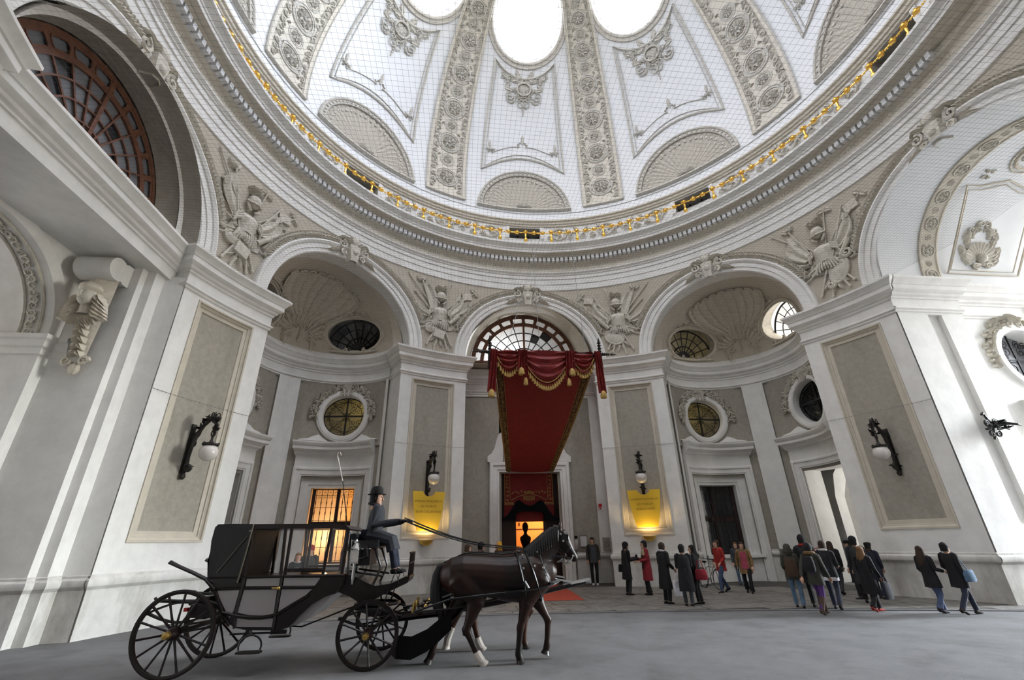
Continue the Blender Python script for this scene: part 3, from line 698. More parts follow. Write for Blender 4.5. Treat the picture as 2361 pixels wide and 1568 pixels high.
    for q in (1, -1): scroll(b, (q * .2, -.12), .13, pi / 2, q, .045, .1); b.tube([(q * .08, -.3, .12), (q * .1, 0, .14)], .05, 5)
    k.join(b, lambda p: Vector((PC + p.x / UP, ZO + RO * 1.3 + p.y, p.z))); add('oval_keystone', k, 'relief')
    g = MB(); g.rows([oval(k, -.40) for k in (.02, .5, 1.0)], cv=True); add('oval_pane', g, 'pane' if door is False else 'dark_glass', smooth=0)
    if door is False:
        rm = MB(); rr_ = [oval(k, d) for k, d in ((1.05, -.44), (1.35, -.6), (1.35, -1.7))]; rm.rows(rr_, cv=True); rm.rows([oval(k, -1.7) for k in (.02, .7, 1.35)], cv=True); add('oval_room', rm, 'olive_room')
    gr = MB(); g0 = MB()
    def OP(x, y, d=-.30): return Vector((RO * x, RO * y, d))
    g0.tube([OP(-1, 0), OP(1, 0)], .045, 4); g0.tube([OP(0, -1), OP(0, 1)], .045, 4)
    g0.tube([OP(.97 * cos(t), .97 * sin(t)) for t in [2 * pi * i / 32 for i in range(32)]], .04, 4, closed=True)
    for qx in (1, -1):
        for qy in (1, -1):
            for cx_, cy_, r in ((.32, .32, .2), (.62, .28, .17), (.28, .62, .17), (.55, .58, .14), (.78, .12, .1), (.12, .78, .1), (.12, .12, .1)):
                g0.tube([OP(qx * x, qy * y, -.28) for x, y in spiral((cx_, cy_), r, 1.5, 0.8, 11)], .013, 3)
            g0.tube([OP(qx * .75 * cos(t), qy * .75 * sin(t), -.28) for t in [pi / 2 * i / 8 for i in range(9)]], .013, 3)
            g0.tube([OP(0, 0, -.28), OP(qx * .68, qy * .68, -.28)], .013, 3)
    gr.join(g0, lambda p: Vector((PC + p.x / UP, ZO + p.y, p.z)))
    add('oval_grille', gr, 'iron')
    return M
APSE = {}
for s in (1, -1):
    for door in (True, False): APSE[s, door] = build_apse_meshes(s, door)
pil = MB(); pil.rows([[Vector((a, z, d)) for a, d in ((-9, -.05), (-9, .06), (-4.5, .06), (0, .06), (4.5, .06), (9, .06), (9, -.05))] for z in (0, 8.36)])
for s in (1, -1): pil.rows([[Vector((s * a, z, .06)) for a in (86.3, 88, 90)] for z in (0, 8.36)]); pil.rows([[Vector((s * 86.3, z, d)) for d in (-.05, .06)] for z in (0, 8.36)])
pil_me = pil.mesh('apse_pilaster', 'white', AM)
ae = MB(); sweep(ae, arc((0, NC), NR, -90, 90, 40), [(d, z) for d, z in EP[:-2]] + [(.12, 9.50), (.10, 9.52), (.10, 9.74), (.0, 9.76)], side=-1); ae_me = ae.mesh('apse_cornice', 'white', smooth=25)
ad = MB()
for s in (1, -1):
    sweep(ad, arc((0, NC), NR - .06, s * 9.3, s * -9.3, 4), DP, side=s); 
    for a0, a1 in ((9, 15), (80, 90)): sweep(ad, arc((0, NC), NR - .03, s * a0, s * a1, 2), DP, side=-s)
ad_me = ad.mesh('apse_dado', 'plinth')
# half dome with two lunettes and the great shell
HZ = 9.75
def HS(ph, el, d=0.0): return Vector((0, NC, HZ)) + cy(ph, (NR - d) * cos(rad(el)), 0) + Vector((0, 0, (NR - d) * sin(rad(el))))
LP, LE, LW, LH = 49.5, 18.5, 25.5, 15.0
hd = MB()
for s in (1, -1): hd.join(holed(lambda a, e: HS(s * a, e), LP, LE, LW, LH, 5, 90, 0, 62, 40, 3))
hd.rows([[HS(-5 + 10 * i / 2, 62 * j / 10) for i in range(3)] for j in range(11)]); hd.rows([[HS(-90 + 180 * i / 30, 62 + 27.9 * j / 6) for i in range(31)] for j in range(7)])
hd.rows([[Vector((NR * cos(t), NC + .001, HZ + NR * sin(t))), Vector((3.3 * cos(t), NC - .3, ARC_Z - .1 + 3.3 * sin(t)))] for t in [pi * i / 40 for i in range(41)]])
hd_me = hd.mesh('half_dome', 'apse')
def lun(k, d, s, n=40): return [HS(s * (LP + LW * k * cos(2 * pi * i / n)), LE + LH * k * sin(2 * pi * i / n), d) for i in range(n)]
LM = {}
for s in (1, -1):
    m = MB(); m.rows([lun(k, d, s) for k, d in ((1.12, 0), (1.12, .03), (1.04, .06), (1.0, .05), (1.0, 0), (.94, -.3), (.92, -.6))], cv=True); LM[s, 'lunette_reveal'] = m.mesh('lunette_reveal', 'niche_relief')
    m = MB(); m.rows([lun(k, -.58, s) for k in (.02, .5, .96)], cv=True); LM[s, 'pane'] = m.mesh('lunette_pane', None, smooth=0)
    m = MB()
    for k, r in ((.92, .05), (.66, .025), (.38, .03)): m.tube([HS(s * (LP + LW * k * cos(t)), LE - 10 + (LH + 9) * k * sin(t), -.55) for t in [pi * i / 24 for i in range(25)]], r, 4)
    for i in range(1, 9):
        t = pi * i / 9; m.tube([HS(s * (LP + LW * .2 * cos(t)), LE - 10 + (LH + 9) * .2 * sin(t), -.55), HS(s * (LP + LW * .92 * cos(t)), LE - 10 + (LH + 9) * .92 * sin(t), -.55)], .022, 4)
    m.rows([[HS(s * (LP + LW * k * cos(t)), LE - 10 + (LH + 9) * k * sin(t), -.54) for t in [pi * i / 12 for i in range(13)]] for k in (.02, .22)])
    LM[s, 'lunette_bars'] = m.mesh('lunette_bars', 'iron')
    m = MB(); y = 3.4
    m.tube([HS(s * (LP - 22 + 44 * i / 14), 3.0, .06) for i in range(15)], [.05 + (.04 if i in (6, 7, 8) else 0) for i in range(15)], 6)
    for q, a in ((1, 20), (-1, -20), (1, 9), (-1, -9)):
        b = MB(); scroll(b, (0, 0), .13, pi / 2, q, .045, .06); m.join(b, lambda p, a=a: HS(s * (LP + a + degrees(p.x / NR)), 4.5 + degrees(p.y / NR), p.z))
    m.tube([HS(s * (LP + LW * 1.16 * cos(t)), LE + LH * 1.16 * sin(t), .05) for t in [-.4 + 4.0 * i / 30 for i in range(31)]], .04, 5)
    LM[s, 'lunette_sill'] = m.mesh('lunette_sill', 'niche_relief')
hinge = Vector((0, cos(rad(20)), sin(rad(20))))
def shell_pt(beta, t, d):
    e = Vector((sin(rad(beta)), .30, cos(rad(beta)))).normalized(); h0 = hinge
    bow = Vector((sin(rad(beta)) * .25 * sin(pi * t), 0, -.05 * sin(pi * t)))
    v = (h0 * (1 - t) + e * t + bow).normalized(); return Vector((0, NC, HZ)) + v * (NR - d)
fl = MB(); NFL = 9
fl.rows([[shell_pt(-37 + 74 * j / 176, .05 + .9 * i / 16, .03 + (.05 + .04 * i / 16) * abs(cos(pi * NFL * j / 176)) ** .6) for j in range(177)] for i in range(17)])
for j in range(NFL):
    b = -37 + 74 * (j + .5) / NFL
    for i in range(9): fl.ball(shell_pt(b, .45 + .055 * i, .05), .028 + .003 * i, 5, 4)
    fl.tube([shell_pt(b + 3.0 * cos(t), .95 + .045 * sin(t), .09) for t in [pi * i / 8 for i in range(9)]], .045, 5)
fl_me = fl.mesh('great_shell', 'niche_relief')
lv = MB(); hm = lambda p: HS(degrees(p.x / NR), degrees(p.y / NR), p.z)
for s in (1, -1):
    for i in range(6): leaf(lv, (s * (.12 + .10 * i), 1.02 - .06 * i), .85 - .05 * i, .13, (0 if s > 0 else pi) + s * (1.25 - .22 * i), .09, s * (.8 - .2 * i), 7)
    for i in range(5): leaf(lv, (s * (.35 + .06 * i), .85 - .12 * i), .6, .10, (0 if s > 0 else pi) + s * (-.2 - .25 * i), .09, -s * .6, 6)
    for i in range(9):
        t = .35 + .23 * i; leaf(lv, (s * rad(LP - LW * 1.2 * cos(t)) * NR, rad(LE + LH * 1.25 * sin(t)) * NR), .34, .09, (pi - t if s > 0 else t) + .9 * s, .09, s * .7, 5)
    scroll(lv, (s * .5, .55), .16, 0, s, .05, .07)
for i in range(6): lv.ball((0, .95 - .12 * i, .05), (.07, .06, .05), 6, 4)
cluster(lv, (0, 1.05), .7, .5, 17, 6, .04, .07)
lv_me = lv.mesh('shell_leaves', 'niche_relief', hm)
def apse(az, doorside, panes):
    wl = WALL[az]
    for n, me in (('apse_pilaster', pil_me), ('apse_cornice', ae_me), ('apse_dado', ad_me)): link(n, me, wl)
    h = link('half_dome', hd_me, wl); link('great_shell', fl_me, h); link('shell_leaves', lv_me, h)
    for s in (1, -1):
        for n in ('lunette_reveal', 'lunette_bars', 'lunette_sill'): link(n, LM[s, n], h)
        me = LM[s, 'pane'].copy(); me.materials.clear(); me.materials.append(MATS[panes[s]]); link('lunette_pane', me, h)
        for n, me, _ in APSE[s, doorside == s]: link(n, me, wl)
def lunette_light_box(az, s, power):  # added box and lamp that stand in for daylight behind the lunette
    wl = WALL[az]; c = HS(s * LP, LE, -1.5); m = MB(); m.ball(c, (1.75, 1.75, 1.4), 12, 8)
    m = MB(); rows = [lun(k, d, s) for k, d in ((.96, -.62), (1.15, -1.2), (1.1, -1.8))]; m.rows(rows, cv=True); m.poly(rows[-1]); m.build('lunette_light_box', 'white', wl)
    l = bpy.data.lights.new('lunette_fill_light', 'POINT'); l.energy = power; l.shadow_soft_size = .2
    lo = bpy.data.objects.new('lunette_fill_light', l); COL.objects.link(lo); lo.parent = wl; lo.location = HS(s * LP, LE - 4, -1.1)
lunette_light_box(45, 1, 160)
for az, s in ((-45, 1), (45, -1)):
    l = bpy.data.lights.new('oval_lamp', 'POINT'); l.energy = 26; l.color = (1, .86, .5); l.shadow_soft_size = .1
    lo = bpy.data.objects.new('oval_lamp', l); COL.objects.link(lo); lo.parent = WALL[az]; lo.location = AM(Vector((s * (PC + 13), ZO + .75, -1.0)))
apse(-45, -1, {1: 'dark_glass', -1: 'dark_glass'}); apse(45, 1, {1: 'milk_pane', -1: 'warm_pane'})
# barred windows of the apses
def barred(az, s, lit, label):
    W = tag(empty('window_%d' % (1 if lit else 2), az=az), label, 'window', kind='structure')
    f = am(s); a0, a1, z0, z1, d = 32.8, 65.2, 1.02, 3.87, -.52
    m = MB()
    for x in (a0, (a0 + a1) / 2, a1): m.rows([[Vector((x + q, z, dd)) for q, dd in ((-1.1, d), (-1.1, d + .06), (1.1, d + .06), (1.1, d))] for z in (z0, z1)])
    for z in (z0, 2.42, 2.52, z1): m.rows([[Vector((a, z + q, d + .05)) for a in (a0, 41, 49, 57, a1)] for q in (-.06, .06)])
    m.build('window_frame', 'wood_dark', W, f)
    m = MB()
    for x in (a0 + .8, (a0 + a1) / 2): patch(m, x, x + 15.8, z0, z1, d, 3)
    m.build('pane', 'pane' if lit else 'dark_glass', W, f, smooth=0)
    dm = lambda p: f(Vector((p.x / UP, p.y, p.z)))
    for i in range(9):
        x = (a0 + 1.8 + (a1 - a0 - 3.6) * i / 8) * UP
        b = MB(); b.tube([Vector((x, z0, -.42)), Vector((x, z1, -.42))], .0115, 5)
        for zz in (1.4, 1.95, 2.9, 3.3): b.tube([Vector((x, zz - .09, -.42)), Vector((x, zz, -.42)), Vector((x, zz + .09, -.42))], [.012, .024, .012], 5)
        b.build('grille_bar', 'iron', W, dm)
    b = MB()
    for z in (1.12, 1.62, 2.3, 2.62, 3.12, 3.6): b.tube([Vector(((a0 + (a1 - a0) * i / 8) * UP, z, -.41)) for i in range(9)], .012, 4)
    for i in range(8):
        x = (a0 + 1.8 + (a1 - a0 - 3.6) * (i + .5) / 8) * UP
        t = MB(); scroll(t, (0, 0), .055, 0, 1, .01, 0, 1.2, 8)
        for zz in (3.7, 3.5): b.join(t, lambda p, x=x, zz=zz: Vector((x + p.x, zz + p.y, -.41 + p.z)))
    b.build('grille_scrolls', 'iron', W, dm)
    # the room behind
    c = AM(Vector((s * PC, 0, -1.6))); r = MB(); rot = Matrix.Rotation(-rad(s * PC), 3, 'Z')
    ctr = Vector((0, 0, 2.4))
    rm = MB()
    for sx in (-1, 1): rm.poly([(sx * 1.9, -1.05, .2), (sx * 1.9, 1.2, .2), (sx * 1.9, 1.2, 4.4), (sx * 1.9, -1.05, 4.4)])
    rm.poly([(-1.9, 1.2, .2), (1.9, 1.2, .2), (1.9, 1.2, 4.4), (-1.9, 1.2, 4.4)])
    rm.poly([(-1.9, -1.05, 4.4), (1.9, -1.05, 4.4), (1.9, 1.2, 4.4), (-1.9, 1.2, 4.4)]); rm.poly([(-1.9, -1.05, .2), (1.9, -1.05, .2), (1.9, 1.2, .2), (-1.9, 1.2, .2)])
    o = rm.build('room_behind', 'room' if lit else 'black', W, lambda p: c + rot @ p, smooth=0)
    if lit:
        l = bpy.data.lights.new('room_lamp', 'POINT'); l.energy = 72; l.color = (1, .55, .2); l.shadow_soft_size = .12
        lo = bpy.data.objects.new('room_lamp', l); COL.objects.link(lo); lo.parent = W; lo.location = c + rot @ Vector((-.5, .35, 2.0))
        m = MB(); m.ball(lo.location, .1, 10, 8); 
        l2 = bpy.data.lights.new('room_lamp', 'POINT'); l2.energy = 40; l2.color = (1, .5, .17); l2.shadow_soft_size = .12
        lo = bpy.data.objects.new('room_lamp', l2); COL.objects.link(lo); lo.parent = W; lo.location = c + rot @ Vector((.6, .3, 3.3))
    return W
barred(-45, 1, True, 'tall barred window glowing amber behind the coachman')
barred(45, -1, False, 'tall dark barred window behind the person in the red jacket')
# corridors behind the two open doorways
for az, s, lit in ((-45, -1, False), (45, 1, True)):
    wl = WALL[az]; c = AM(Vector((s * 46.5, 0, -1.3))); rot = Matrix.Rotation(-rad(s * 46.5), 3, 'Z'); f = lambda p: c + rot @ p
    m = MB(); m.rows([[Vector((x, y, z)) for x, z in ((-1.7, 0), (-1.7, 3.2), (-1.45, 4.1), (-.7, 4.75), (0, 4.9), (.7, 4.75), (1.45, 4.1), (1.7, 3.2), (1.7, 0))] for y in (-.05, 1.6, 4.8)]); m.poly([(-1.7, 4.8, 0), (1.7, 4.8, 0), (1.7, 4.8, 5), (-1.7, 4.8, 5)])
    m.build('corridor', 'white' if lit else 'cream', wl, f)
    m = MB()
    for q in (-1, 1):
        for y in (1.3, 2.9, 4.4):
            m.box((q * 1.62, y, 1.55), (.18, .5, 3.1)); m.box((q * 1.58, y, 3.2), (.3, .62, .22))
    for y in (1.3, 2.9, 4.4): m.rows([[Vector((x * .95, y + q, z - .05)) for x, z in ((-1.7, 3.2), (-1.45, 4.1), (-.7, 4.75), (0, 4.9), (.7, 4.75), (1.45, 4.1), (1.7, 3.2))] for q in (-.25, .25)])
    m.build('corridor_pilasters', 'white', wl, f)
    l = bpy.data.lights.new('corridor_lamp', 'POINT'); l.energy = 1500 if lit else 160; l.color = (1, .97, .92) if lit else (1, .75, .45); l.shadow_soft_size = .25
    lo = bpy.data.objects.new('corridor_lamp', l); COL.objects.link(lo); lo.parent = wl; lo.location = f(Vector((.9 if lit else 0, 2.2, 3.0)))
# ---------------------------------------------------------------- central bay: recessed wall with doorway and fan window
WB = WALL[0]; YB = 12.6; XH = 3.52
m = MB()
def flat(mb, x0, x1, z0, z1, y): mb.poly([(x0, y, z0), (x1, y, z0), (x1, y, z1), (x0, y, z1)])
for s in (1, -1):
    flat(m, s * 3.05, s * XH, 0, 8.4, YB)
flat(m, -3.05, 3.05, 8.2, 8.5, YB)
m.build('recess_wall', 'white', WB)
m = MB()
for s in (1, -1): flat(m, s * 1.3, s * 3.05, 0, 8.2, YB + .05)
flat(m, -1.4, 1.4, 4.6, 8.2, YB + .05); m.build('recess_panels', 'stucco', WB)
m = MB(); sweep(m, [(-XH, YB), (XH, YB)], EP[:-1], side=-1); m.build('recess_cornice', 'white', WB, smooth=25)
m = MB()
for s in (1, -1): sweep(m, [(s * 1.95, YB), (s * XH, YB)], DP, side=-s)
m.build('recess_dado', 'plinth', WB)
LZ, LR, LY = 10.2, 2.8, 13.2
m = MB(); rows = []
for i in range(41):
    t = pi * i / 40; rows.append([Vector((r * cos(t), y, z + q * sin(t))) for r, q, y, z in ((3.05, 3.11, 11.3, ARC_Z), (LR + .02, LR + .02, LY, LZ))])
m.rows(rows); 
for s in (1, -1): m.poly([(s * 3.13, 11.2, 9.4), (s * 2.85, LY, 9.4), (s * 2.82, LY, LZ), (s * 3.13, 11.2, ARC_Z)])
m.poly([(-3.2, 11.6, 9.52), (3.2, 11.6, 9.52), (3.0, LY, 9.6), (-3.0, LY, 9.6)]); flat(m, -3, 3, 9.4, LZ, LY); m.build('arch_soffit', 'cream', WB)
def fan_window(name, r, parent, fn, wood, panes, dark=(), nray=12, bar='iron'):
    """A half-round fan window in the x, z plane: outer ring with pierced panels, rays and hoops."""
    W = parent
    ring_ = MB(); ring_.rows([[Vector((p * r * cos(t), d, p * r * sin(t))) for p, d in ((1.0, .06), (1.0, -.06), (.955, -.06), (.955, .05))] for t in [pi * i / 48 for i in range(49)]])
    ring_.rows([[Vector((p * r * cos(t), d, p * r * sin(t))) for p, d in ((.80, .06), (.80, -.06), (.765, -.06), (.765, .05))] for t in [pi * i / 48 for i in range(49)]])
    ring_.box((0, 0, r * .5), (.10, .14, r * .98)); ring_.box((0, 0, .03), (2 * r, .14, .1))
    ring_.build('fan_frame', wood, W, fn)
    pz = MB()
    for k in range(nray):
        t0, t1 = pi * k / nray, pi * (k + 1) / nray; tm = (t0 + t1) / 2
        pz.rows([[Vector((p * r * cos(t0 + (t1 - t0) * q), d, p * r * sin(t0 + (t1 - t0) * q))) for q, d in ((-.1, -.05), (0, -.06), (.1, -.05))] for p in (.79, .97)])
        for p, e in ((.81, .3), (.945, .3)):
            pz.rows([[Vector(((p + dp) * r * cos(tm + (t1 - t0) * q), -.05, (p + dp) * r * sin(tm + (t1 - t0) * q))) for q in (-.45, -.2, 0, .2, .45)] for dp in (-.022, .022)])
        for q in (-.33, .33):
            pz.tube([Vector(((.88 + .05 * cos(u)) * r * cos(tm + (t1 - t0) * (q + .07 * sin(u) * (1 if q > 0 else -1))), -.05, (.88 + .05 * cos(u)) * r * sin(tm + (t1 - t0) * (q + .07 * sin(u) * (1 if q > 0 else -1))))) for u in [pi * i / 6 for i in range(7)]], .022, 4)
    pz.build('fan_tracery', wood, W, fn)
    br = MB()
    for k in range(1, nray):
        t = pi * k / nray; br.tube([Vector((.14 * r * cos(t), -.03, .14 * r * sin(t))), Vector((.78 * r * cos(t), -.03, .78 * r * sin(t)))], .03, 4)
    for p in (.62, .46, .30, .14): br.tube([Vector((p * r * cos(t), -.03, p * r * sin(t))) for t in [pi * i / 36 for i in range(37)]], .03, 4)
    br.build('fan_bars', bar, W, fn)
    hb = MB(); hb.rows([[Vector((p * r * cos(t), -.04 - .04 * (p < .1), p * r * sin(t))) for t in [pi * i / 12 for i in range(13)]] for p in (.01, .07, .135)]); hb.build('fan_hub', 'iron', W, fn)
    hoops = [.135, .30, .46, .62, .78]
    for k in range(nray):
        t0, t1 = pi * k / nray, pi * (k + 1) / nray
        for j in range(4):
            q = MB(); q.poly([Vector((p * r * cos(t), .01, p * r * sin(t))) for p, t in ((hoops[j], t0), (hoops[j], t1), (hoops[j + 1], t1), (hoops[j + 1], (t0 + t1) / 2), (hoops[j + 1], t0))])
            q.build('pane', 'dark_glass' if (k, j) in dark else panes, W, fn, smooth=0)
    q = MB(); q.rows([[Vector((p * r * cos(t), .01, p * r * sin(t))) for t in [pi * i / 36 for i in range(37)]] for p in (.78, .99)]); q.build('outer_pane', panes, W, fn, smooth=0)
w3 = tag(empty('window_3'), 'half-round fan window lit from behind above the red canopy', 'window', kind='structure')
fan_window('fan', LR, w3, lambda p: Vector((p.x, LY - .05 + p.y, LZ + p.z)), 'wood_red', 'milk_pane', {(4, 2), (3, 3)})
# lit stairwell behind the fan window
m = MB(); m.poly([(-3.2, 15, 9.4), (3.2, 15, 9.4), (3.2, 15, 13.6), (-3.2, 15, 13.6)])
for s in (1, -1): m.poly([(s * 3.2, 13.25, 9.4), (s * 3.2, 15, 9.4), (s * 3.2, 15, 13.6), (s * 3.2, 13.25, 13.6)])
m.poly([(-3.2, 13.25, 13.6), (3.2, 13.25, 13.6), (3.2, 15, 13.6), (-3.2, 15, 13.6)]); m.poly([(-3.2, 13.25, 9.4), (3.2, 13.25, 9.4), (3.2, 15, 9.4), (-3.2, 15, 9.4)])
m.build('stairwell', 'white', w3, smooth=0)
l = bpy.data.lights.new('stair_lamp', 'POINT'); l.energy = 190; l.shadow_soft_size = .3; l.color = (.95, .97, 1)
lo = bpy.data.objects.new('stair_lamp', l); COL.objects.link(lo); lo.parent = w3; lo.location = (-.9, 14.0, 11.4)
# doorway
d1 = tag(empty('door_1'), 'dark wooden portal with red lambrequin and pale stone frame under the canopy', 'door', kind='structure')
m = MB(); rows = []
for k, dpt in ((0, -.0), (0, .12), (.05, .16), (.15, .16), (.16, .12), (.33, .12), (.36, .08), (.44, .08), (.44, -.5)):
    x, z = 1.85 - k, 5.05 - k; rows.append([(-x, YB - dpt, 0), (-x, YB - dpt, z), (x, YB - dpt, z), (x, YB - dpt, 0)])
m.rows(rows); m.build('stone_frame', 'white', d1, smooth=20)
m = MB()
for s in (1, -1):
    m.prism([(s * x, z) for x, z in ((1.25, 5.05), (1.95, 5.05), (1.95, 5.3), (1.75, 5.45), (1.62, 5.7), (1.55, 6.0), (1.45, 6.3), (1.2, 6.5))], 0, .14)
m.prism([(.75 * cos(t), 6.4 + .9 * sin(t)) for t in [2 * pi * i / 24 for i in range(24)]], 0, .1)
m.build('overdoor_scrolls', 'white', d1, lambda p: Vector((p.x, YB - p.z, p.y)))
YD = YB + .5
m = MB()
for s in (1, -1):
    m.box((s * 1.03, YD, 1.35), (.80, .12, 2.7)); m.box((s * 1.22, YD + .05, 3.7), (.4, .06, 2.3))
    for z0, z1 in ((.25, 1.0), (1.15, 2.45)): m.box((s * 1.05, YD - .07, (z0 + z1) / 2), (.5, .05, z1 - z0))
m.box((0, YD + .02, 3.95), (2.9, .05, 1.7))
m.build('door_leaves', 'wood_dark', d1)
m = MB(); up_ = [(-1.42, 2.55), (-1.3, 2.65), (-1.05, 2.75), (-.85, 3.0), (-.62, 3.35), (-.5, 3.42), (-.38, 3.35), (-.2, 3.22), (0, 3.17), (.2, 3.22), (.38, 3.35), (.5, 3.42), (.62, 3.35), (.85, 3.0), (1.05, 2.75), (1.3, 2.65), (1.42, 2.55)]
lo_ = [(.66, 2.55), (.63, 2.85), (.4, 2.92), (0, 2.94), (-.4, 2.92), (-.63, 2.85), (-.66, 2.55)]
m.prism(up_ + lo_, 0, .2); m.build('portal_hood', 'black', d1, lambda p: Vector((p.x, YD - .06 - p.z, p.y)))
m = MB(); flat(m, -1.15, 1.15, 2.5, 4.62, YD - .04); m.build('lambrequin', 'velvet', d1, smooth=0)
m = MB()
for s in (1, -1):
    for i in range(7): b = MB(); scroll(b, (s * 1.0, 3.45 + .17 * i), .07, i, s, .014, .01, 1.2, 8); m.join(b)
    m.tube([(s * .88, 4.6, .01), (s * .88, 3.5, .01), (s * .82, 3.42, .01), (s * .45, 3.6, .01), (0, 3.72, .01)], .012, 4); m.tube([(s * 1.12, 4.6, .01), (s * 1.12, 3.32, .01), (s * .72, 3.32, .01)], .014, 4)
    for i in range(9): m.tube([(s * (.72 + .05 * i), 3.31, .01), (s * (.72 + .05 * i), 3.22, .01)], .014, 4)
    for i in range(5): b = MB(); scroll(b, (s * (.2 + .14 * i), 3.75 + .05 * (i % 2)), .06, i, -s, .012, .01, 1.2, 8); m.join(b)
for i in range(11): m.tube([(-.25 + .05 * i, 3.62, .01), (-.25 + .05 * i, 3.44 - .05 * sin(pi * i / 10), .01)], .013, 4)
for i in range(4): b = MB(); scroll(b, (-.15 + .1 * i, 3.78), .07, i, 1 if i > 1 else -1, .014, .01, 1.3, 8); m.join(b)
m.build('gold_embroidery', 'gold_cloth', d1, lambda p: Vector((p.x, YD - .05 - p.z, p.y)))
m = MB()
x0, x1, y0, y1, z1 = -1.3, 1.3, YD + .1, YD + 2.6, 3.0
m.poly([(x0, y1, 0), (x1, y1, 0), (x1, y1, z1), (x0, y1, z1)]); m.poly([(x0, y0, z1), (x1, y0, z1), (x1, y1, z1), (x0, y1, z1)])
for x in (x0, x1): m.poly([(x, y0, 0), (x, y1, 0), (x, y1, z1), (x, y0, z1)])
m.poly([(x0, y0, .01), (x1, y0, .01), (x1, y1, .01), (x0, y1, .01)]); m.build('foyer', 'orange_room', d1, smooth=0)
m = MB(); m.box((0, y1 - .03, 2.25), (2.6, .06, .04))
for x in (-.16, .2): m.box((x, y1 - .03, 2.48), (.05, .05, .14))
m.build('foyer_fittings', 'wood_red', d1)
l = bpy.data.lights.new('foyer_lamp', 'POINT'); l.energy = 60; l.color = (1, .66, .32); l.shadow_soft_size = .15
lo = bpy.data.objects.new('foyer_lamp', l); COL.objects.link(lo); lo.parent = d1; lo.location = (.7, YD + 1.5, 2.6)
# ---------------------------------------------------------------- right passage (open vault to the daylight)
WRr = WALL[90]
def un(fn):   # world point -> local frame of a wall turned to azimuth 90 / -90
    return fn
def world_child(o, parent):
    o.parent = parent; o.matrix_parent_inverse = parent.matrix_basis.inverted(); return o
def wb(mb, name, m, parent, smooth=30): return world_child(mb.build(name, m, None, None, smooth), parent)
XE = 26.5; YW, YP = 3.3, 2.98
for s in (1, -1):
    m = MB(); X0, X1 = 10.87, 13.25; Y = s * YP
    # pilaster with a sunk strip
    def vq(mb, xa, xb, za, zb, y): mb.poly([(xa, y, za), (xb, y, za), (xb, y, zb), (xa, y, zb)])
    vq(m, X0, 11.95, 0, 9.4, Y); vq(m, 12.45, X1, 0, 9.4, Y); vq(m, 11.95, 12.45, 0, 1.9, Y); vq(m, 11.95, 12.45, 8.25, 9.4, Y); vq(m, 11.95, 12.45, 1.9, 8.25, Y + s * .14)
    for x in (11.95, 12.45): m.poly([(x, Y, 1.9), (x, Y + s * .14, 1.9), (x, Y + s * .14, 8.25), (x, Y, 8.25)])
    for z in (1.9, 8.25): m.poly([(11.95, Y, z), (12.45, Y, z), (12.45, Y + s * .14, z), (11.95, Y + s * .14, z)])
    m.poly([(X1, Y, 0), (X1, s * YW, 0), (X1, s * YW, 9.4), (X1, Y, 9.4)])
    wb(m, 'passage_pilaster', 'white', WRr)
    m = MB(); b = holed(lambda x, z: Vector((x, s * YW, z)), 15.35, 6.95, .98, 1.0, X1, 17.6, 4.6, 9.4, 40, 2); m.join(b); vq(m, X1, 17.6, 0, 4.6, s * YW); vq(m, 17.6, XE, 0, 9.4, s * YW)
    wb(m, 'passage_wall', 'white', WRr)
    m = MB(); sweep(m, [(10.80, Y), (X1, Y), (X1, s * YW), (XE, s * YW)], EP[:-1], side=-s); wb(m, 'passage_cornice', 'white', WRr, 25)
    m = MB(); sweep(m, [(10.80, Y), (X1, Y), (X1, s * YW), (XE, s * YW)], DP, side=-s); wb(m, 'passage_dado', 'plinth', WRr)
s = 1
def ov2(k, d, n=36): return [Vector((15.35 + .89 * k * cos(2 * pi * i / n), YW - d, 6.95 + .91 * k * sin(2 * pi * i / n))) for i in range(n)]
m = MB(); m.rows([ov2(k, d) for k, d in ((.97, -.4), (1.0, 0), (1.05, .1), (1.26, .1), (1.3, .05), (1.32, 0))], cv=True); wb(m, 'oval_frame', 'white', WRr)
m = MB(); m.poly(ov2(1.0, -.38)); wb(m, 'oval_pane', 'grey_glass', WRr, 0)
m = MB()
def o2(x, y): return Vector((15.35 + .89 * x, YW + .28, 6.95 + .91 * y))
for a, b in (((-1, 0), (1, 0)), ((0, -1), (0, 1))): m.tube([o2(*a), o2(*b)], .03, 4)
for qx in (1, -1):
    for qy in (1, -1):
        for cx_, cy_, r in ((.32, .32, .2), (.62, .28, .17), (.28, .62, .17), (.55, .58, .14)): m.tube([o2(qx * x, qy * y) for x, y in spiral((cx_, cy_), r, 1.5, .8, 11)], .018, 3)
wb(m, 'oval_grille', 'iron', WRr)
m = MB(); rn = random.Random(18)
for i in range(36):
    t = rad(-15) + rad(100) * i / 36
    for q in (1, -1):
        for j in range(2):
            rr = 1.24 + .13 * j; b = MB(); leaf(b, (q * rr * cos(t), rr * sin(t)), .17, .06, rn.uniform(0, 6.28), .09, rn.uniform(-.7, .7), 4); m.join(b, lambda p: Vector((15.35 + p.x, YW - p.z, 6.95 + p.y)))
b = MB()
for i in range(7): leaf(b, (0, 1.15), .42, .08, rad(36 + 18 * i), .13, (i - 3) * -.25, 5)
for q in (1, -1): scroll(b, (q * .2, 1.15), .13, pi / 2, q, .045, .1)
m.join(b, lambda p: Vector((15.35 + p.x, YW - p.z, 6.95 + p.y))); wb(m, 'oval_garland', 'relief', WRr)
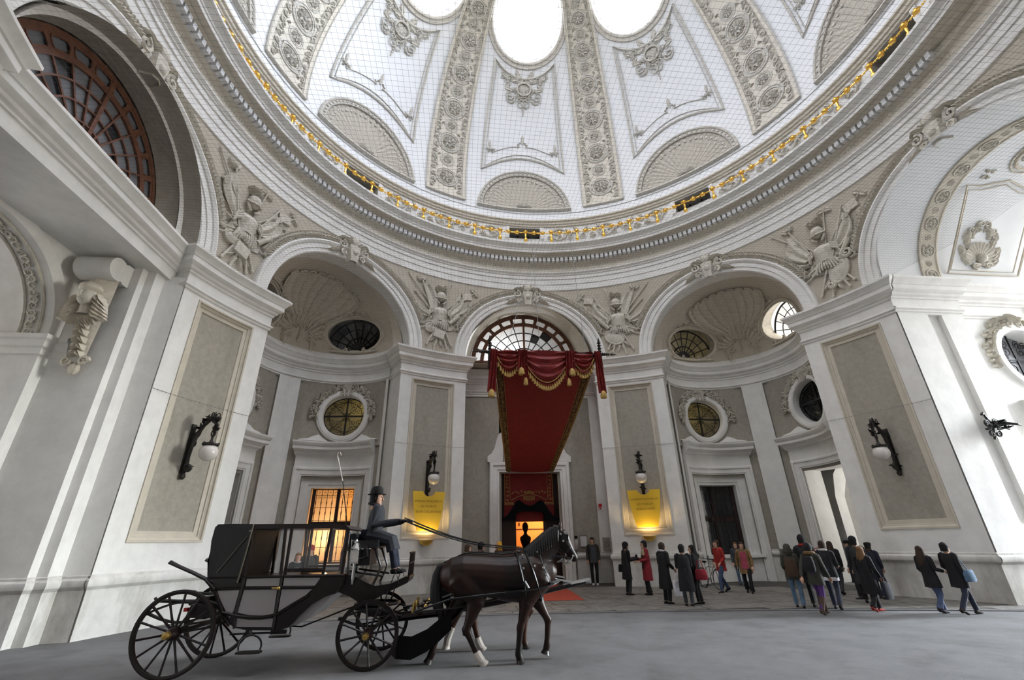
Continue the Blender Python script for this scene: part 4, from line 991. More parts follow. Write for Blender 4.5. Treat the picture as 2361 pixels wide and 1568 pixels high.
m = MB(); m.prism([(14.4, 4.6), (16.6, 4.6), (16.6, 5.3), (16.75, 5.45), (14.25, 5.45), (14.4, 5.3)], 0, .3); m.prism([(14.6, 0), (14.75, 0), (14.75, 4.3), (14.6, 4.3)], 0, .12); wb(MB().join(m, lambda p: Vector((p.x, YW - p.z, p.y))), 'window_head', 'white', WRr)
def vlt(x, ang, d=0.0): return Vector((x, (3.05 - d) * cos(rad(ang)), ARC_Z + (3.11 - d) * sin(rad(ang))))
m = MB(); m.rows([[vlt(x, 180 * i / 40) for i in range(41)] for x in (10.95, 12.5, 13.2, 18, XE)]); 
for q in (1, -1): m.poly([(10.95, q * 3.05, 9.3), (XE, q * 3.05, 9.3), (XE, q * 3.05, ARC_Z), (10.95, q * 3.05, ARC_Z)])
wb(m, 'passage_vault', 'dome', WRr)
m = MB(); m.rows([[vlt(x, 180 * i / 48, d) for x, d in ((12.5, 0), (12.5, .05), (12.56, .06), (12.6, .03), (13.1, .03), (13.14, .06), (13.2, .05), (13.2, 0))] for i in range(49)]); wb(m, 'vault_rib', 'cream', WRr)
vm = MB(); vm.rows([[Vector((p * cos(t), p * sin(t), d)) for p, d in ((1.04, 0), (1.0, .2), (.86, .2), (.8, .05), (.0, .05))] for t in [2 * pi * i / 20 for i in range(20)]], cu=True)
for i in range(6): scroll(vm, (.45 * cos(i), .45 * sin(i)), .28, i, 1, .09, .12, 1.2, 7)
vm_me = vm.mesh('vault_medallion', 'relief')
for i in range(16):
    ang = 4.5 + 8.6 * i; r = .24 if i % 2 == 0 else .11
    p = vlt(12.85, ang, .03); n = Vector((0, -cos(rad(ang)), -sin(rad(ang)))); x = Vector((1, 0, 0)); y = n.cross(x)
    o = link('vault_medallion', vm_me); o.matrix_world = Matrix(((x.x * r, y.x * r, n.x * r, p.x), (x.y * r, y.y * r, n.y * r, p.y), (x.z * r, y.z * r, n.z * r, p.z), (0, 0, 0, 1))); world_child(o, WRr)
vmap = lambda p: vlt(p.x, degrees(p.y / ARC_A), p.z)
m = MB(); x0, x1, y0, y1 = 13.5, 16.25, rad(7) * ARC_A, rad(64) * ARC_A
for k, r in ((0, .035), (.14, .02)): m.tube([Vector(p) for p in ((x0 + k, y0 + k, .03), ((x0 + x1) / 2, y0 + k, .03), (x1 - k, y0 + k, .03), (x1 - k, y1 - k, .03), (x1 - k - .5, y1 - k, .03), (14.9, y1 + .25 - k, .03), (x0 + k + .5, y1 - k, .03), (x0 + k, y1 - k, .03))], r, 5, closed=True)
m.tube([Vector((14.9 + .62 * cos(t), rad(90) * ARC_A + .75 * sin(t), .03)) for t in [2 * pi * i / 30 for i in range(30)]], .06, 6, closed=True)
m.tube([Vector((14.9 + .75 * cos(t), rad(90) * ARC_A + .9 * sin(t), .03)) for t in [2 * pi * i / 30 for i in range(30)]], .03, 5, closed=True); wb(MB().join(m, vmap), 'vault_panel_moulding', 'cream', WRr)
m = MB(); c0 = (14.88, rad(18) * ARC_A)
m.rows([[Vector((c0[0] + .62 * p * cos(t), c0[1] + .62 * p * sin(t), .04 + .06 * p * (.5 + .5 * cos(t * 24)))) for t in [-.35 + (pi + .7) * i / 120 for i in range(121)]] for p in (.2, .45, .7, .9, 1.0)]); m.ball((c0[0], c0[1], .08), .17, 10, 6)
for q in (1, -1):
    for i in range(7): leaf(m, (c0[0] + q * (.35 + .1 * (i % 3)), c0[1] - .2 + .16 * i), .42, .11, (0 if q > 0 else pi) + q * (.2 + .22 * i), .08, q * .6, 5)
    scroll(m, (c0[0] + q * .25, c0[1] - .28), .14, 0, q, .05, .07)
cluster(m, (c0[0], c0[1] + .95), 1.1, .8, 41, 9, .04, .06); cluster(m, (14.9, rad(90) * ARC_A), .9, 1.1, 42, 12, .035, .05); cluster(m, (c0[0], c0[1] - .3), .6, .3, 43, 4, .04, .06)
for q in (1, -1): cluster(m, (14.9 + q * 1.0, rad(73) * ARC_A), .4, .5, 44, 4, .03, .05)
wb(MB().join(m, vmap), 'vault_shell', 'relief', WRr)
# ---------------------------------------------------------------- left passage (fan window over a beam, low vault behind)
WL = WALL[-90]
XF = -12.0
m = MB(); rows = []
for i in range(41):
    t = pi * i / 40; rows.append([Vector((x, r * cos(t), z + (r + .05) * sin(t))) for r, x, z in ((3.05, -10.95, ARC_Z), (3.05, -11.45, ARC_Z), (2.78, -11.47, 9.75), (2.78, -11.62, 9.75), (2.54, XF, 10.0))])
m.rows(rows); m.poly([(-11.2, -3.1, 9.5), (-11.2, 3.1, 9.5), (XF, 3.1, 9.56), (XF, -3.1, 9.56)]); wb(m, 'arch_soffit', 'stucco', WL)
m = MB(); rows = []
for i in range(41):
    t = pi * i / 40; rows.append([Vector((x, r * cos(t), z + r * sin(t))) for r, x, z in ((3.12, -11.445, ARC_Z), (2.77, -11.44, 9.75))])
m.rows(rows); wb(m, 'arch_step', 'white', WL)
m = MB(); m.poly([(XF + .02, -2.8, 9.4), (XF + .02, 2.8, 9.4), (XF + .02, 2.8, 10.02), (XF + .02, -2.8, 10.02)]); wb(m, 'fan_sill', 'white', WL)
w4 = tag(empty('window_4'), 'big brown half-round fan window with grey panes over the dim passage', 'window', kind='structure')
fan_window('fan', 2.54, w4, lambda p: Vector((XF - .06 - p.y * -1, -p.x, 10.0 + p.z)) if False else Vector((XF - .08 - p.y, p.x, 10.0 + p.z)), 'wood_red', 'grey_glass', {(2, 1), (4, 2), (8, 3), (9, 2)}, bar='wood_red')
m = MB(); m.poly([(-12.5, -3.6, 9.4), (-12.5, 3.6, 9.4), (-12.5, 3.6, 13.6), (-12.5, -3.6, 13.6)]); wb(m, 'sky_block_panel', 'stucco', WL)  # unseen panel, made large to keep sky from leaking round the fan window
m = MB(); sweep(m, [(-11.28, -3.3), (-11.28, 3.3)], [(0, 8.5)] + EP[6:-1], side=-1); 
m.poly([(-11.28, -3.2, 8.5), (-11.28, 3.2, 8.5), (-12.95, 3.2, 8.5), (-12.95, -3.2, 8.5)]); wb(m, 'beam', 'white', WL, 25)
m = MB()
for s in (1, -1):
    rows = [[(x, s * y, z) for x, y in ((-10.9, 3.02), (-11.4, 2.96), (-11.42, 2.62), (-11.62, 2.6), (-11.64, 2.42), (-12.95, 2.4), (-12.97, 2.15), (-27, 2.15))] for z in (0, 8.6)]
    m.rows(rows)
wb(m, 'passage_wall', 'white', WL, 20)
m = MB()
for s in (1, -1): sweep(m, [(-10.9, s * 3.02), (-11.4, s * 2.96), (-11.42, s * 2.62), (-11.62, s * 2.6), (-11.64, s * 2.42), (-12.95, s * 2.4)], DP, side=s)
wb(m, 'passage_dado', 'plinth', WL)
IMP = [(0, 5.85), (.05, 5.88), (.05, 6.02), (.10, 6.06), (.12, 6.2), (.18, 6.24), (.18, 6.34), (0, 6.36)]
m = MB()
for s in (1, -1): sweep(m, [(-12.55, s * 2.4), (-12.95, s * 2.4), (-12.97, s * 2.15), (-27, s * 2.15)], IMP, side=s)
wb(m, 'impost', 'white', WL, 25)
m = MB(); m.rows([[Vector((x, r * cos(pi * i / 32), 6.36 + r * .95 * sin(pi * i / 32))) for i in range(33)] for x, r in ((-12.9, 2.38), (-12.97, 2.15), (-27, 2.15))]); wb(m, 'passage_vault', 'white', WL)
m = MB(); hb_ = [[], []]
for i in range(33):
    t = pi * i / 32; hb_[0].append(Vector((-12.93, 2.39 * cos(t), 6.36 + 2.27 * sin(t)))); hb_[1].append(Vector((-12.93, max(-2.6, min(2.6, 3.9 * cos(t))), min(8.6, 6.36 + 3.9 * sin(t)))))
m.rows(hb_); wb(m, 'tympanum', 'white', WL)
m = MB(); 
for i in range(40):
    t = pi * (i + .5) / 40; b = MB(); scroll(b, (0, 0), .11, i, 1 if i % 2 else -1, .03, .04, 1.3, 8); m.join(b, lambda p, t=t: Vector((-13.4 + p.x, (2.15 - p.z) * cos(t + p.y / 2.1), 6.36 + (2.05 - p.z) * sin(t + p.y / 2.1))))
for x in (-13.2, -13.6): m.tube([Vector((x, 2.13 * cos(t), 6.36 + 2.02 * sin(t))) for t in [pi * i / 32 for i in range(33)]], .035, 5)
wb(m, 'vault_band', 'relief', WL)
m = MB(); cluster(m, (-14.6, 4.9), .7, 2.2, 61, 14, .07, .12); m2 = MB().join(m, lambda p: Vector((p.x, 2.15 - p.z, p.y))); wb(m2, 'festoon', 'relief', WL)
# console head under the beam
ch = MB(); cx0, cyw = -12.25, 2.42
ch.tube([(cx0 - .42, cyw - .46, 8.14), (cx0 + .42, cyw - .46, 8.14)], .30, 18)
ch.tube([(cx0 - .40, cyw - .1, 8.16), (cx0 + .40, cyw - .1, 8.16)], [(.3, .3)] * 2, 12)
co_ = wb(ch, 'console_scroll', 'white', WL)
ch = MB(); ch.rows([[Vector((cx0 + w * q, cyw - dp * (1 - .5 * q * q), z)) for q in (-1, -.5, 0, .5, 1)] for z, w, dp in ((7.95, .36, .5), (7.3, .33, .45), (6.8, .26, .34), (6.3, .18, .22), (5.95, .12, .12))]); wb(ch, 'console_shaft', 'niche_relief', WL)
ch = MB(); hz = 7.32
ch.ball((cx0, cyw - .52, hz), (.185, .2, .25), 14, 10); ch.tube([(cx0, cyw - .70, hz + .08), (cx0, cyw - .76, hz - .02), (cx0, cyw - .72, hz - .07)], [.02, .035, .03], 6)
for q in (1, -1): ch.ball((cx0 + q * .07, cyw - .69, hz + .06), (.035, .02, .018), 6, 4)
ch.tube([(cx0 - .06, cyw - .71, hz - .12), (cx0, cyw - .73, hz - .12), (cx0 + .06, cyw - .71, hz - .12)], .014, 5); ch.tube([(cx0, cyw - .45, hz - .18), (cx0, cyw - .4, hz - .42)], [.11, .15], 8)
wb(ch, 'console_head', 'relief', WL)
ch = MB(); ch.ball((cx0, cyw - .50, hz + .22), (.24, .24, .16), 12, 7)
for q in (1, -1):
    for i in range(5): b = MB(); leaf(b, (q * .16, .1 - .12 * i), .42, .09, (0 if q > 0 else pi) + q * (-1.2 + .1 * i), .16, q * .5, 5); ch.join(b, lambda p: Vector((cx0 + p.x, cyw - .35 - p.z, hz + p.y)))
for i in range(9): b = MB(); leaf(b, (-.16 + .04 * i, -.42), .3, .06, -pi / 2 + (i - 4) * .12, .12, 0, 4); ch.join(b, lambda p: Vector((cx0 + p.x, cyw - .33 - p.z, hz + p.y)))
for i in range(5):
    for q in (1, -1): b = MB(); leaf(b, (0, -.6 - .17 * i), .22, .07, -pi / 2 + q * .6, .12, 0, 4); ch.join(b, lambda p: Vector((cx0 + p.x, cyw - .28 + .04 * i - p.z, hz + p.y)))
for q in (1, -1): b = MB(); scroll(b, (q * .18, -1.55), .12, 0, q, .05, .1); ch.join(b, lambda p: Vector((cx0 + p.x, cyw - .06 - p.z, hz + p.y)))
ch.ball((cx0, cyw - .1, hz - 1.72), (.12, .1, .16), 8, 6); wb(ch, 'console_foliage', 'niche_relief', WL)
m = MB()   # floral drops on the vault haunch
for k in range(3): b = MB(); cluster(b, (-13.05 - .0 * k, 6.9 + .28 * k), .2, .3, 70 + k, 3, .03, .05); m.join(b, lambda p: Vector((p.x + .5, 2.4 - p.z, p.y)))
wb(m, 'floral_drop', 'relief', WL)
# ---------------------------------------------------------------- floor
floor = tag(empty('floor'), 'grey asphalt carriageway and dark stone paving of the rotunda', 'floor', kind='structure')
m = MB(); m.poly([(-40, -16, 0), (60, -16, 0), (60, 16, 0), (-40, 16, 0)]); m.build('carriageway', 'asphalt', floor, smooth=0)
def kerb(x): return 4.75 - .012 * (x + 4) ** 2 if x > -4 else 4.75
KX = [-13.2, -10, -7, -4, -1, 2, 5, 8, 11.4]
m = MB(); m.rows([[(x, kerb(x), .008) for x in KX], [(x, 13.4, .008) for x in KX]]); m.build('paving_bed', 'joint', floor, smooth=0)
m = MB(); m.rows([[(x, kerb(x) - .16, .02) for x in KX], [(x, kerb(x), .02) for x in KX]]); m.rows([[(x, kerb(x) - .16, 0) for x in KX], [(x, kerb(x) - .16, .02) for x in KX]]); m.build('kerb', 'asphalt', floor, smooth=0)
rn = random.Random(31); slabs = []
far = MB()
for j in range(9):
    y0 = 2.2 + .98 * j; x = -13.0 + (.4 if j % 2 else 0)
    while x < 11.2:
        w_ = rn.uniform(.9, 1.5); x1_ = min(x + w_, 11.3); ya = max(y0, kerb(x) + .02, kerb(x1_) + .02); yb = y0 + .955
        cx_, cyy = (x + x1_) / 2, (ya + yb) / 2; rr = sqrt(cx_ ** 2 + yb ** 2)
        if yb - ya > .15 and (rr < 12.6 or (abs(cx_) > 7 and cyy < 3.4)):
            h = .013 + rn.uniform(0, .006); b = MB(); b.rows([[(x + .012, ya, 0), (x + .012, ya, h), (x + .012, yb, h), (x + .012, yb, 0)], [(x1_ - .012, ya, 0), (x1_ - .012, ya, h), (x1_ - .012, yb, h), (x1_ - .012, yb, 0)]])
            b.build('paving_slab', 'paving', floor, smooth=0)
        x = x1_ + .0
m = MB(); m.rows([[(-.95, 12.5, .026), (-.95, 9.6, .026), (-.75, 7.0, .026)], [(.95, 12.5, .026), (.95, 9.6, .026), (.75, 6.9, .026)]]); tag(m.build('red_carpet', 'carpet', None, smooth=0), 'red carpet strip running from the canopied doorway behind the horses', 'carpet')
# ---------------------------------------------------------------- gold bead garland round the dome's foot
GA = tag(empty('bead_garland'), 'gold bead garland with hanging drops strung round the foot of the dome', 'garland')
m = MB(); m.ball((0, 0, 0), .10, 10, 8)
for i in range(5): leaf(m, (0, 0), .15, .045, 2 * pi * i / 5, .05, .3, 4)
pe_me = m.mesh('pearl', 'gold')
m = MB(); m.tube([(0, 0, 0), (0, 0, -.14), (0, 0, -.3)], [.028, .05, .03], 6); m.lathe([(.03, -.3), (.07, -.34), (.105, -.43), (.09, -.52), (.04, -.57), (.005, -.58)], n=10); dr_me = m.mesh('drop', 'gold')
bd = MB(); GR, GZ = 11.16, 17.12
for i in range(150):
    az = -108 + 2.4 * i
    if az > 97: break
    sag = -.05 * (i % 3 != 0)
    o = link('pearl', pe_me, GA); o.location = cy(az, GR, GZ + sag); o.rotation_euler = (pi / 2, 0, -rad(az))
    if i % 3 == 0: o = link('drop', dr_me, GA); o.location = cy(az, GR, GZ - .06)
    for j in range(1, 6):
        t = j / 6; n_sag = -.05 * ((i + 1) % 3 != 0); bd.ball(cy(az + 2.4 * t, GR, GZ + sag + (n_sag - sag) * t - .03 * sin(pi * t)), .042 if j % 2 else .03, 6, 4)
bd.tube([cy(-108 + 1.2 * i, GR, GZ - .03) for i in range(171)], .012, 4)
o = bd.build('small_beads', 'gold', GA); o['kind'] = 'stuff'
# ---------------------------------------------------------------- bird net and wires
m = MB(); rn = random.Random(3); NZ = 9.3; STEP = .105; RNET = 10.75
def wire(mb, a, b, r, n=10, amp=.006, seed=0):
    a, b = Vector(a), Vector(b); pts = []
    for i in range(n + 1):
        t = i / n; p = a.lerp(b, t); p.z += -.10 * sin(pi * t) + amp * noise.noise(Vector((seed * .37, t * 6, 0))); p.x += amp * 2 * noise.noise(Vector((t * 7, seed * .31, 5))); p.y += amp * 2 * noise.noise(Vector((t * 5, 9, seed * .33))); pts.append(p)
    mb.tube(pts, r, 3, cap=False)
k = -int(RNET / STEP)
while k * STEP < RNET:
    c = k * STEP; h = sqrt(max(0, RNET ** 2 - c * c))
    if h > .3:
        wire(m, (c, -h, NZ), (c, h, NZ), .0016, 8, .012, k); wire(m, (-h, c, NZ), (h, c, NZ), .0016, 8, .012, k + 900)
    k += 1
NET = tag(m.build('bird_net', 'net', None, smooth=0), 'fine wire bird net stretched across the rotunda at the height of the pillar tops', 'net', kind='stuff')
# cable with clips on each pillar
m = MB(); m.tube([cy(PHW * q / 4, RP - .03, 5.38) for q in range(-4, 5)], .006, 4)
for q in range(-12, 13): m.ball(cy(PHW * q / 12, RP - .03, 5.38), .014, 5, 4)
cb_me = m.mesh('cable', 'wire')
for a in (-P2, -P1, P1, P2): link('cable', cb_me, PILLAR[a])['kind'] = 'stuff'
# ---------------------------------------------------------------- canopy
CN = tag(empty('canopy', (0, 0, 0)), 'red velvet canopy with swagged valance over the central doorway', 'canopy')
CY = [(7.35, 8.30, 1.98), (8.0, 7.70, 1.86), (8.8, 7.02, 1.70), (9.7, 6.33, 1.53), (10.6, 5.72, 1.36), (11.5, 5.15, 1.19), (12.42, 4.62, 1.05)]
def cpath(q, lift=0): return [Vector((w_ * q, y, z + lift)) for y, z, w_ in CY]
m = MB(); m.rows([[Vector((w_ * x, y, z - .05 * (1 - x * x))) for x in [-.86 + 1.72 * i / 10 for i in range(11)]] for y, z, w_ in CY]); m.rows([[Vector((w_ * x, y, z + .05)) for x in (-1, -.5, 0, .5, 1)] for y, z, w_ in CY]); m.build('canopy_cloth', 'velvet', CN)
for s in (1, -1):
    m = MB(); m.rows([[Vector((w_ * s * x, y, z - .012)) for x in (.85, .93, 1.0)] for y, z, w_ in CY]); m.rows([[Vector((w_ * s, y, z + d)) for d in (-.012, .05)] for y, z, w_ in CY]); b_ = m.build('canopy_border', 'border', CN)
    m = MB()
    for q in (.845, .995): m.tube([p + Vector((0, 0, -.02)) for p in cpath(s * q)], .014, 4)
    m.tube([p + Vector((0, 0, .02)) for p in cpath(s * 1.03)], .035, 6)
    for i in range(44):
        t = (i + .5) / 44 * 6; k = min(5, int(t)); f = t - k
        y, z, w_ = [CY[k][j] + (CY[k + 1][j] - CY[k][j]) * f for j in range(3)]; b = MB(); scroll(b, (0, 0), .085, i * 1.3, 1 if i % 2 else -1, .016, .012, 1.3, 8)
        m.join(b, lambda p: Vector((w_ * s * .92 + p.x, y + p.y * .82, z - .02 - p.y * .57 - p.z)))
    m.build('gold_border', 'gold_thread', b_)
YV = 7.28
def swag(x0, x1, zt, drop, seed):
    m = MB(); rows = []
    for i in range(15):
        t = i / 14; row = []
        for j in range(25):
            u = j / 24; x = x0 + (x1 - x0) * u; cat = 1 - (2 * u - 1) ** 2
            zz = zt - t * (.42 + (drop - .42) * cat); fold = .075 * sin(t * 24 + 2.5 * sin(pi * u) + seed) * (.3 + cat)
            row.append(Vector((x, YV - .05 - .14 * cat * sin(pi * min(1, t * .9)) - fold * .8, zz)))
        rows.append(row)
    m.rows(rows); return m
def fringe(parent, x0, x1, zt, drop, n):
    tm = MB(); tm.lathe([(.004, .02), (.02, .0), (.028, -.03), (.018, -.05), (.034, -.07), (.05, -.19), (.046, -.21), (.0, -.21)], n=7)
    me = bpy.data.meshes.get('tassel') or tm.mesh('tassel', 'gold_cloth')
    for i in range(n):
        u = (i + .5) / n; cat = 1 - (2 * u - 1) ** 2; o = link('tassel', me, parent); o.location = (x0 + (x1 - x0) * u, YV - .07, zt - (.42 + (drop - .42) * cat) + .03)
    m = MB(); m.tube([Vector((x0 + (x1 - x0) * u, YV - .12, zt + .12 - (.42 + (drop - .42) * (1 - (2 * u - 1) ** 2)))) for u in [i / 20 for i in range(21)]], .02, 5); m.build('gold_cord', 'gold_cloth', parent)
ZT = 8.42
for x0, x1, dp, n in ((-.92, .92, 1.42, 22), (-1.88, -1.0, .92, 10), (1.0, 1.88, .92, 10)):
    s_ = swag(x0, x1, ZT, dp, x0).build('valance_swag', 'velvet_hi', CN); fringe(s_, x0, x1, ZT, dp, n)
for x, L, w_ in ((-2.0, 1.72, .13), (-.97, .85, .13), (.97, .85, .13), (2.0, 1.72, .13), (-.82, 1.25, .09), (.82, 1.25, .09)):
    m = MB(); m.rows([[Vector((x + w_ * q * (1 + .25 * t) + (.10 * t * (1 if x > 0 else -1) if abs(x) > 1.5 else 0), YV - .17 + .06 * cos(q * 9 + t * 3) + .02 * q, ZT - L * t)) for q in [-1 + .2 * i for i in range(11)]] for t in [i / 6 for i in range(7)]])
    o = m.build('valance_tail', 'velvet_hi', CN)
    tm = MB(); dx = .10 * (1 if x > 0 else -1) if abs(x) > 1.5 else 0
    tm.lathe([(.02, .1), (w_ * .6, .05), (w_ * .8, 0), (w_, -.16), (w_ * .9, -.2), (0, -.2)], (x + dx, YV - .17, ZT - L + .02), 8); tm.build('tail_fringe', 'gold_cloth', o)
m = MB(); m.tube([(-2.55, YV, 8.36), (2.55, YV, 8.36)], .05, 8)
for s in (1, -1):
    for i in range(6): m.ball((s * (2.18 + .09 * i), YV, 8.36), (.04, .085 - .008 * i, .085 - .008 * i), 8, 6)
    m.tube([(s * 2.62, YV, 8.36), (s * 2.85, YV, 8.36)], [.05, .005], 6)
    for i in range(9): m.lathe([(.03, -.04), (.085, 0), (.03, .04)], (s * 2.16, YV - .05, 7.86 + .12 * i), 8)
    m.tube([(s * 2.16, YV - .05, 7.7), (s * 2.16, YV - .05, 8.95)], [.09, .03], 7); m.tube([(s * 2.16, YV - .05, 8.9), (s * 2.16, YV - .05, 9.06)], [.05, .004], 6)
m.build('turned_bar', 'bronze', CN)
m = MB()
for x, top in ((-1.55, 2.0), (-.2, .4), (1.6, 2.5)): m.tube([(x, YV, 8.4), (top * .6 + x * .4, 10.2 if abs(top) < 2 else 10.0, 16.0)], .012, 4)
m.build('suspension_wires', 'wire', CN)
# ---------------------------------------------------------------- wall lamps
def globe_lamp(az, label):
    L = tag(empty('wall_lamp', az=az), label, 'lamp', 'globe lamps on the pillars')
    f = lambda p: Vector((p.x, 11.40 - p.y, p.z))
    if not bpy.data.meshes.get('lamp_stem'):
        st = [(.05, 3.42), (.12, 3.62), (.10, 3.9), (.12, 4.2), (.2, 4.5), (.36, 4.74), (.55, 4.88), (.72, 4.86), (.82, 4.7), (.82, 4.5), (.78, 4.36), (.78, 4.24)]
        m = MB(); m.tube([(0, y, z) for y, z in st], [.04, .06, .045, .05, .055, .05, .045, .04, .035, .03, .03, .03], 8); m.ball((0, .2, 3.62), (.08, .12, .11), 8, 6); m.ball((0, .08, 3.42), (.07, .07, .09), 8, 6); m.mesh('lamp_stem', 'bronze', f)
        m = MB(); rn = random.Random(6)
        for i in range(46):
            k = rn.uniform(0.3, 9.6); j = int(k); t = k - j; y = st[j][0] + (st[j + 1][0] - st[j][0]) * t; z = st[j][1] + (st[j + 1][1] - st[j][1]) * t
            b = MB(); leaf(b, (0, 0), rn.uniform(.14, .24), .035, rn.uniform(.2, 2.9), .03, rn.uniform(-.8, .8), 4); a = rn.uniform(0, 6.28)
            m.join(b, lambda p: Vector((p.x * cos(a) - p.z * sin(a), y + p.x * sin(a) + p.z * cos(a), z + p.y)))
        for q, yy in ((1, .52), (-1, .66), (1, .74)): m.tube([(q * .05, yy + .06 * cos(t), 4.98 + .09 * sin(t)) for t in [2 * pi * i / 10 for i in range(10)]], .013, 4, closed=True)
        m.tube([(0, .78 + .07 * cos(t), 4.5 + .1 * sin(t)) for t in [2 * pi * i / 10 for i in range(10)]], .02, 4, closed=True); m.mesh('lamp_foliage', 'bronze', f)
        m = MB(); m.box((0, .02, 4.15), (.13, .05, 1.3)); m.mesh('lamp_back', 'bronze', f)
        m = MB(); m.lathe([(.02, .18), (.06, .1), (.12, .07), (.19, .06), (.2, .02), (.18, 0)], (0, .78, 4.16), 16)
        for i in range(6): m.ball((.19 * cos(i * 1.05), .78 + .19 * sin(i * 1.05), 4.22), .03, 6, 5)
        m.mesh('lamp_cap', 'bronze', f)
        m = MB(); m.ball((0, .78, 3.99), .225, 24, 16); m.mesh('lamp_globe', 'milk_glass', f)
    for n, q in (('stem', 'lamp_stem'), ('foliage', 'lamp_foliage'), ('back_plate', 'lamp_back'), ('cap', 'lamp_cap'), ('globe', 'lamp_globe')): link(n, bpy.data.meshes[q], L)
globe_lamp(-P2, 'bronze wall lamp with white globe on the large pillar behind the carriage')
globe_lamp(P2, 'bronze wall lamp with white globe on the pillar beside the bright passage')
globe_lamp(-P1, 'bronze globe lamp above the yellow English sign'); globe_lamp(P1, 'bronze globe lamp above the yellow German sign')
m = MB(); rn = random.Random(9); BL = tag(empty('wall_bracket', (12.28, YP - .02, 4.5)), 'dark scrolled iron bracket on the sunlit passage pilaster', 'bracket')
for q in (1, -1):
    scroll(m, (q * .14, .12), .13, 0, q, .03, .12); scroll(m, (q * .1, -.2), .1, 1, -q, .03, .1); scroll(m, (q * .3, -.02), .1, 2, q, .025, .25)
m.tube([(0, -.35, .03), (0, 0, .12), (0, .3, .05), (-.12, .42, .1), (-.2, .36, .12)], .035, 6); m.build('scrolls', 'iron', BL, lambda p: Vector((p.x, -p.z, p.y)))
m = MB(); m.tube([(0, 0, .1), (.1, .08, .3), (.3, -.02, .52), (.42, -.05, .5)], [.05, .05, .03, .01], 6); cluster(m, (.1, .02), .4, .4, 6, 8, .02, .28); m.build('arm', 'iron', BL, lambda p: Vector((p.x, -p.z, p.y)))
# ---------------------------------------------------------------- signs and uplights
def text(name, body, size, loc, parent, m, rot=None, ext=.002):
    c = bpy.data.curves.new(name, 'FONT'); c.body = body; c.size = size; c.align_x = 'CENTER'; c.extrude = ext; c.materials.append(MATS[m]); c.resolution_u = 3
    t = bpy.data.objects.new('tmp_text', c); COL.objects.link(t); dg = bpy.context.evaluated_depsgraph_get()
    me = bpy.data.meshes.new_from_object(t.evaluated_get(dg)); bpy.data.objects.remove(t)
    o = link(name, me, parent); o.location = loc
    o.rotation_euler = rot if rot else (pi / 2, 0, 0); return o
def sign(az, lines, label, lab2):
    S = tag(empty('sign', az=az), label, 'sign', 'yellow museum signs'); Y = 11.08
    pts = [(-.66, 3.55)] + [(-.66 + .40 * i / 2, 3.55 - .0 * i) for i in (1,)] + [(-.24 * cos(pi * i / 10), 3.55 - .18 * sin(pi * i / 10)) for i in range(11)] + [(.66, 3.55), (.63, 3.3), (.585, 2.95), (.53, 2.6), (.46, 2.3), (.405, 2.13), (-.405, 2.13), (-.46, 2.3), (-.53, 2.6), (-.585, 2.95), (-.63, 3.3)]
    m = MB(); m.prism(pts, 0, .03); m.build('board', 'yellow', S, lambda p: Vector((p.x, Y - p.z, p.y)), smooth=0)
    m = MB()
    for x in (-.3, .3): m.box((x, 11.24, 3.2), (.04, .3, .04)); m.box((x, 11.24, 2.4), (.04, .3, .04))
    m.build('standoffs', 'iron', S)
    for i, t in enumerate(lines): text('lettering', t, .108 if i != 1 else .115, (0, Y - .034, 3.15 - .19 * i), S, 'letter')
    B = tag(empty('uplight', az=az), lab2, 'lamp', 'gold uplights under the signs'); Yb = 11.02
    m = MB(); m.rows([[Vector((r * cos(t), Yb + .1 + r * .75 * sin(t) - (.0), z)) for t in [2 * pi * i / 24 for i in range(24)]] for r, z in ((.02, 1.60), (.12, 1.62), (.2, 1.67), (.26, 1.74), (.28, 1.80), (.26, 1.80), (.22, 1.73), (.1, 1.66), (.01, 1.65))], cv=True); m.build('bowl', 'gold', B)
    m = MB(); m.box((0, Yb + .25, 1.68), (.14, .1, .14)); m.build('bracket', 'gold', B)
    m = MB()
    for x in (-.1, 0, .1): m.ball((x, Yb + .03, 1.76), .03, 8, 6)
    m.build('bulbs', 'bulb', B)
    for x in (-.13, .13):
        l = bpy.data.lights.new('uplight_lamp', 'SPOT'); l.energy = 62; l.color = (1, .70, .30); l.spot_size = rad(150); l.spot_blend = .8; l.shadow_soft_size = .05
        lo = bpy.data.objects.new('uplight_lamp', l); COL.objects.link(lo); lo.parent = B; lo.location = (x, Yb - .02, 1.83); lo.rotation_euler = (pi - .0, 0, 0)
mat('bulb', (1, .72, .35), .5, emit=14)
sign(-P1, ('IMPERIAL APARTMENTS', 'SISI MUSEUM', 'SILVER COLLECTION'), 'yellow shield-shaped sign lettered in English between door and glowing window', 'gold bowl uplight shining up at the English sign')
sign(P1, ('KAISERAPPARTEMENTS', 'SISI MUSEUM', 'SILBERKAMMER'), 'yellow shield-shaped sign lettered in German above the waiting people', 'gold bowl uplight shining up at the German sign')
# ---------------------------------------------------------------- small things at the doorway
BU = tag(empty('bust', (-.12, 13.75, 0)), 'dark portrait bust silhouetted in the lit doorway', 'bust')
m = MB(); m.lathe([(.3, 0), (.3, .12), (.22, .16), (.2, 1.1), (.26, 1.14), (.26, 1.22)], n=4); m.build('pedestal', 'wood_dark', BU)
m = MB(); m.rows([[Vector((rx * cos(t), ry * sin(t) + oy, z)) for t in [2 * pi * i / 20 for i in range(20)]] for z, rx, ry, oy in ((1.22, .17, .14, 0), (1.3, .12, .1, 0), (1.42, .13, .11, 0), (1.6, .2, .15, 0), (1.78, .255, .17, 0), (1.88, .24, .15, 0), (1.95, .13, .1, 0), (2.0, .075, .08, 0), (2.08, .07, .08, -.01), (2.14, .10, .12, -.02), (2.24, .135, .15, -.02), (2.36, .14, .15, -.01), (2.46, .10, .11, 0), (2.52, .02, .02, 0))], cv=True)
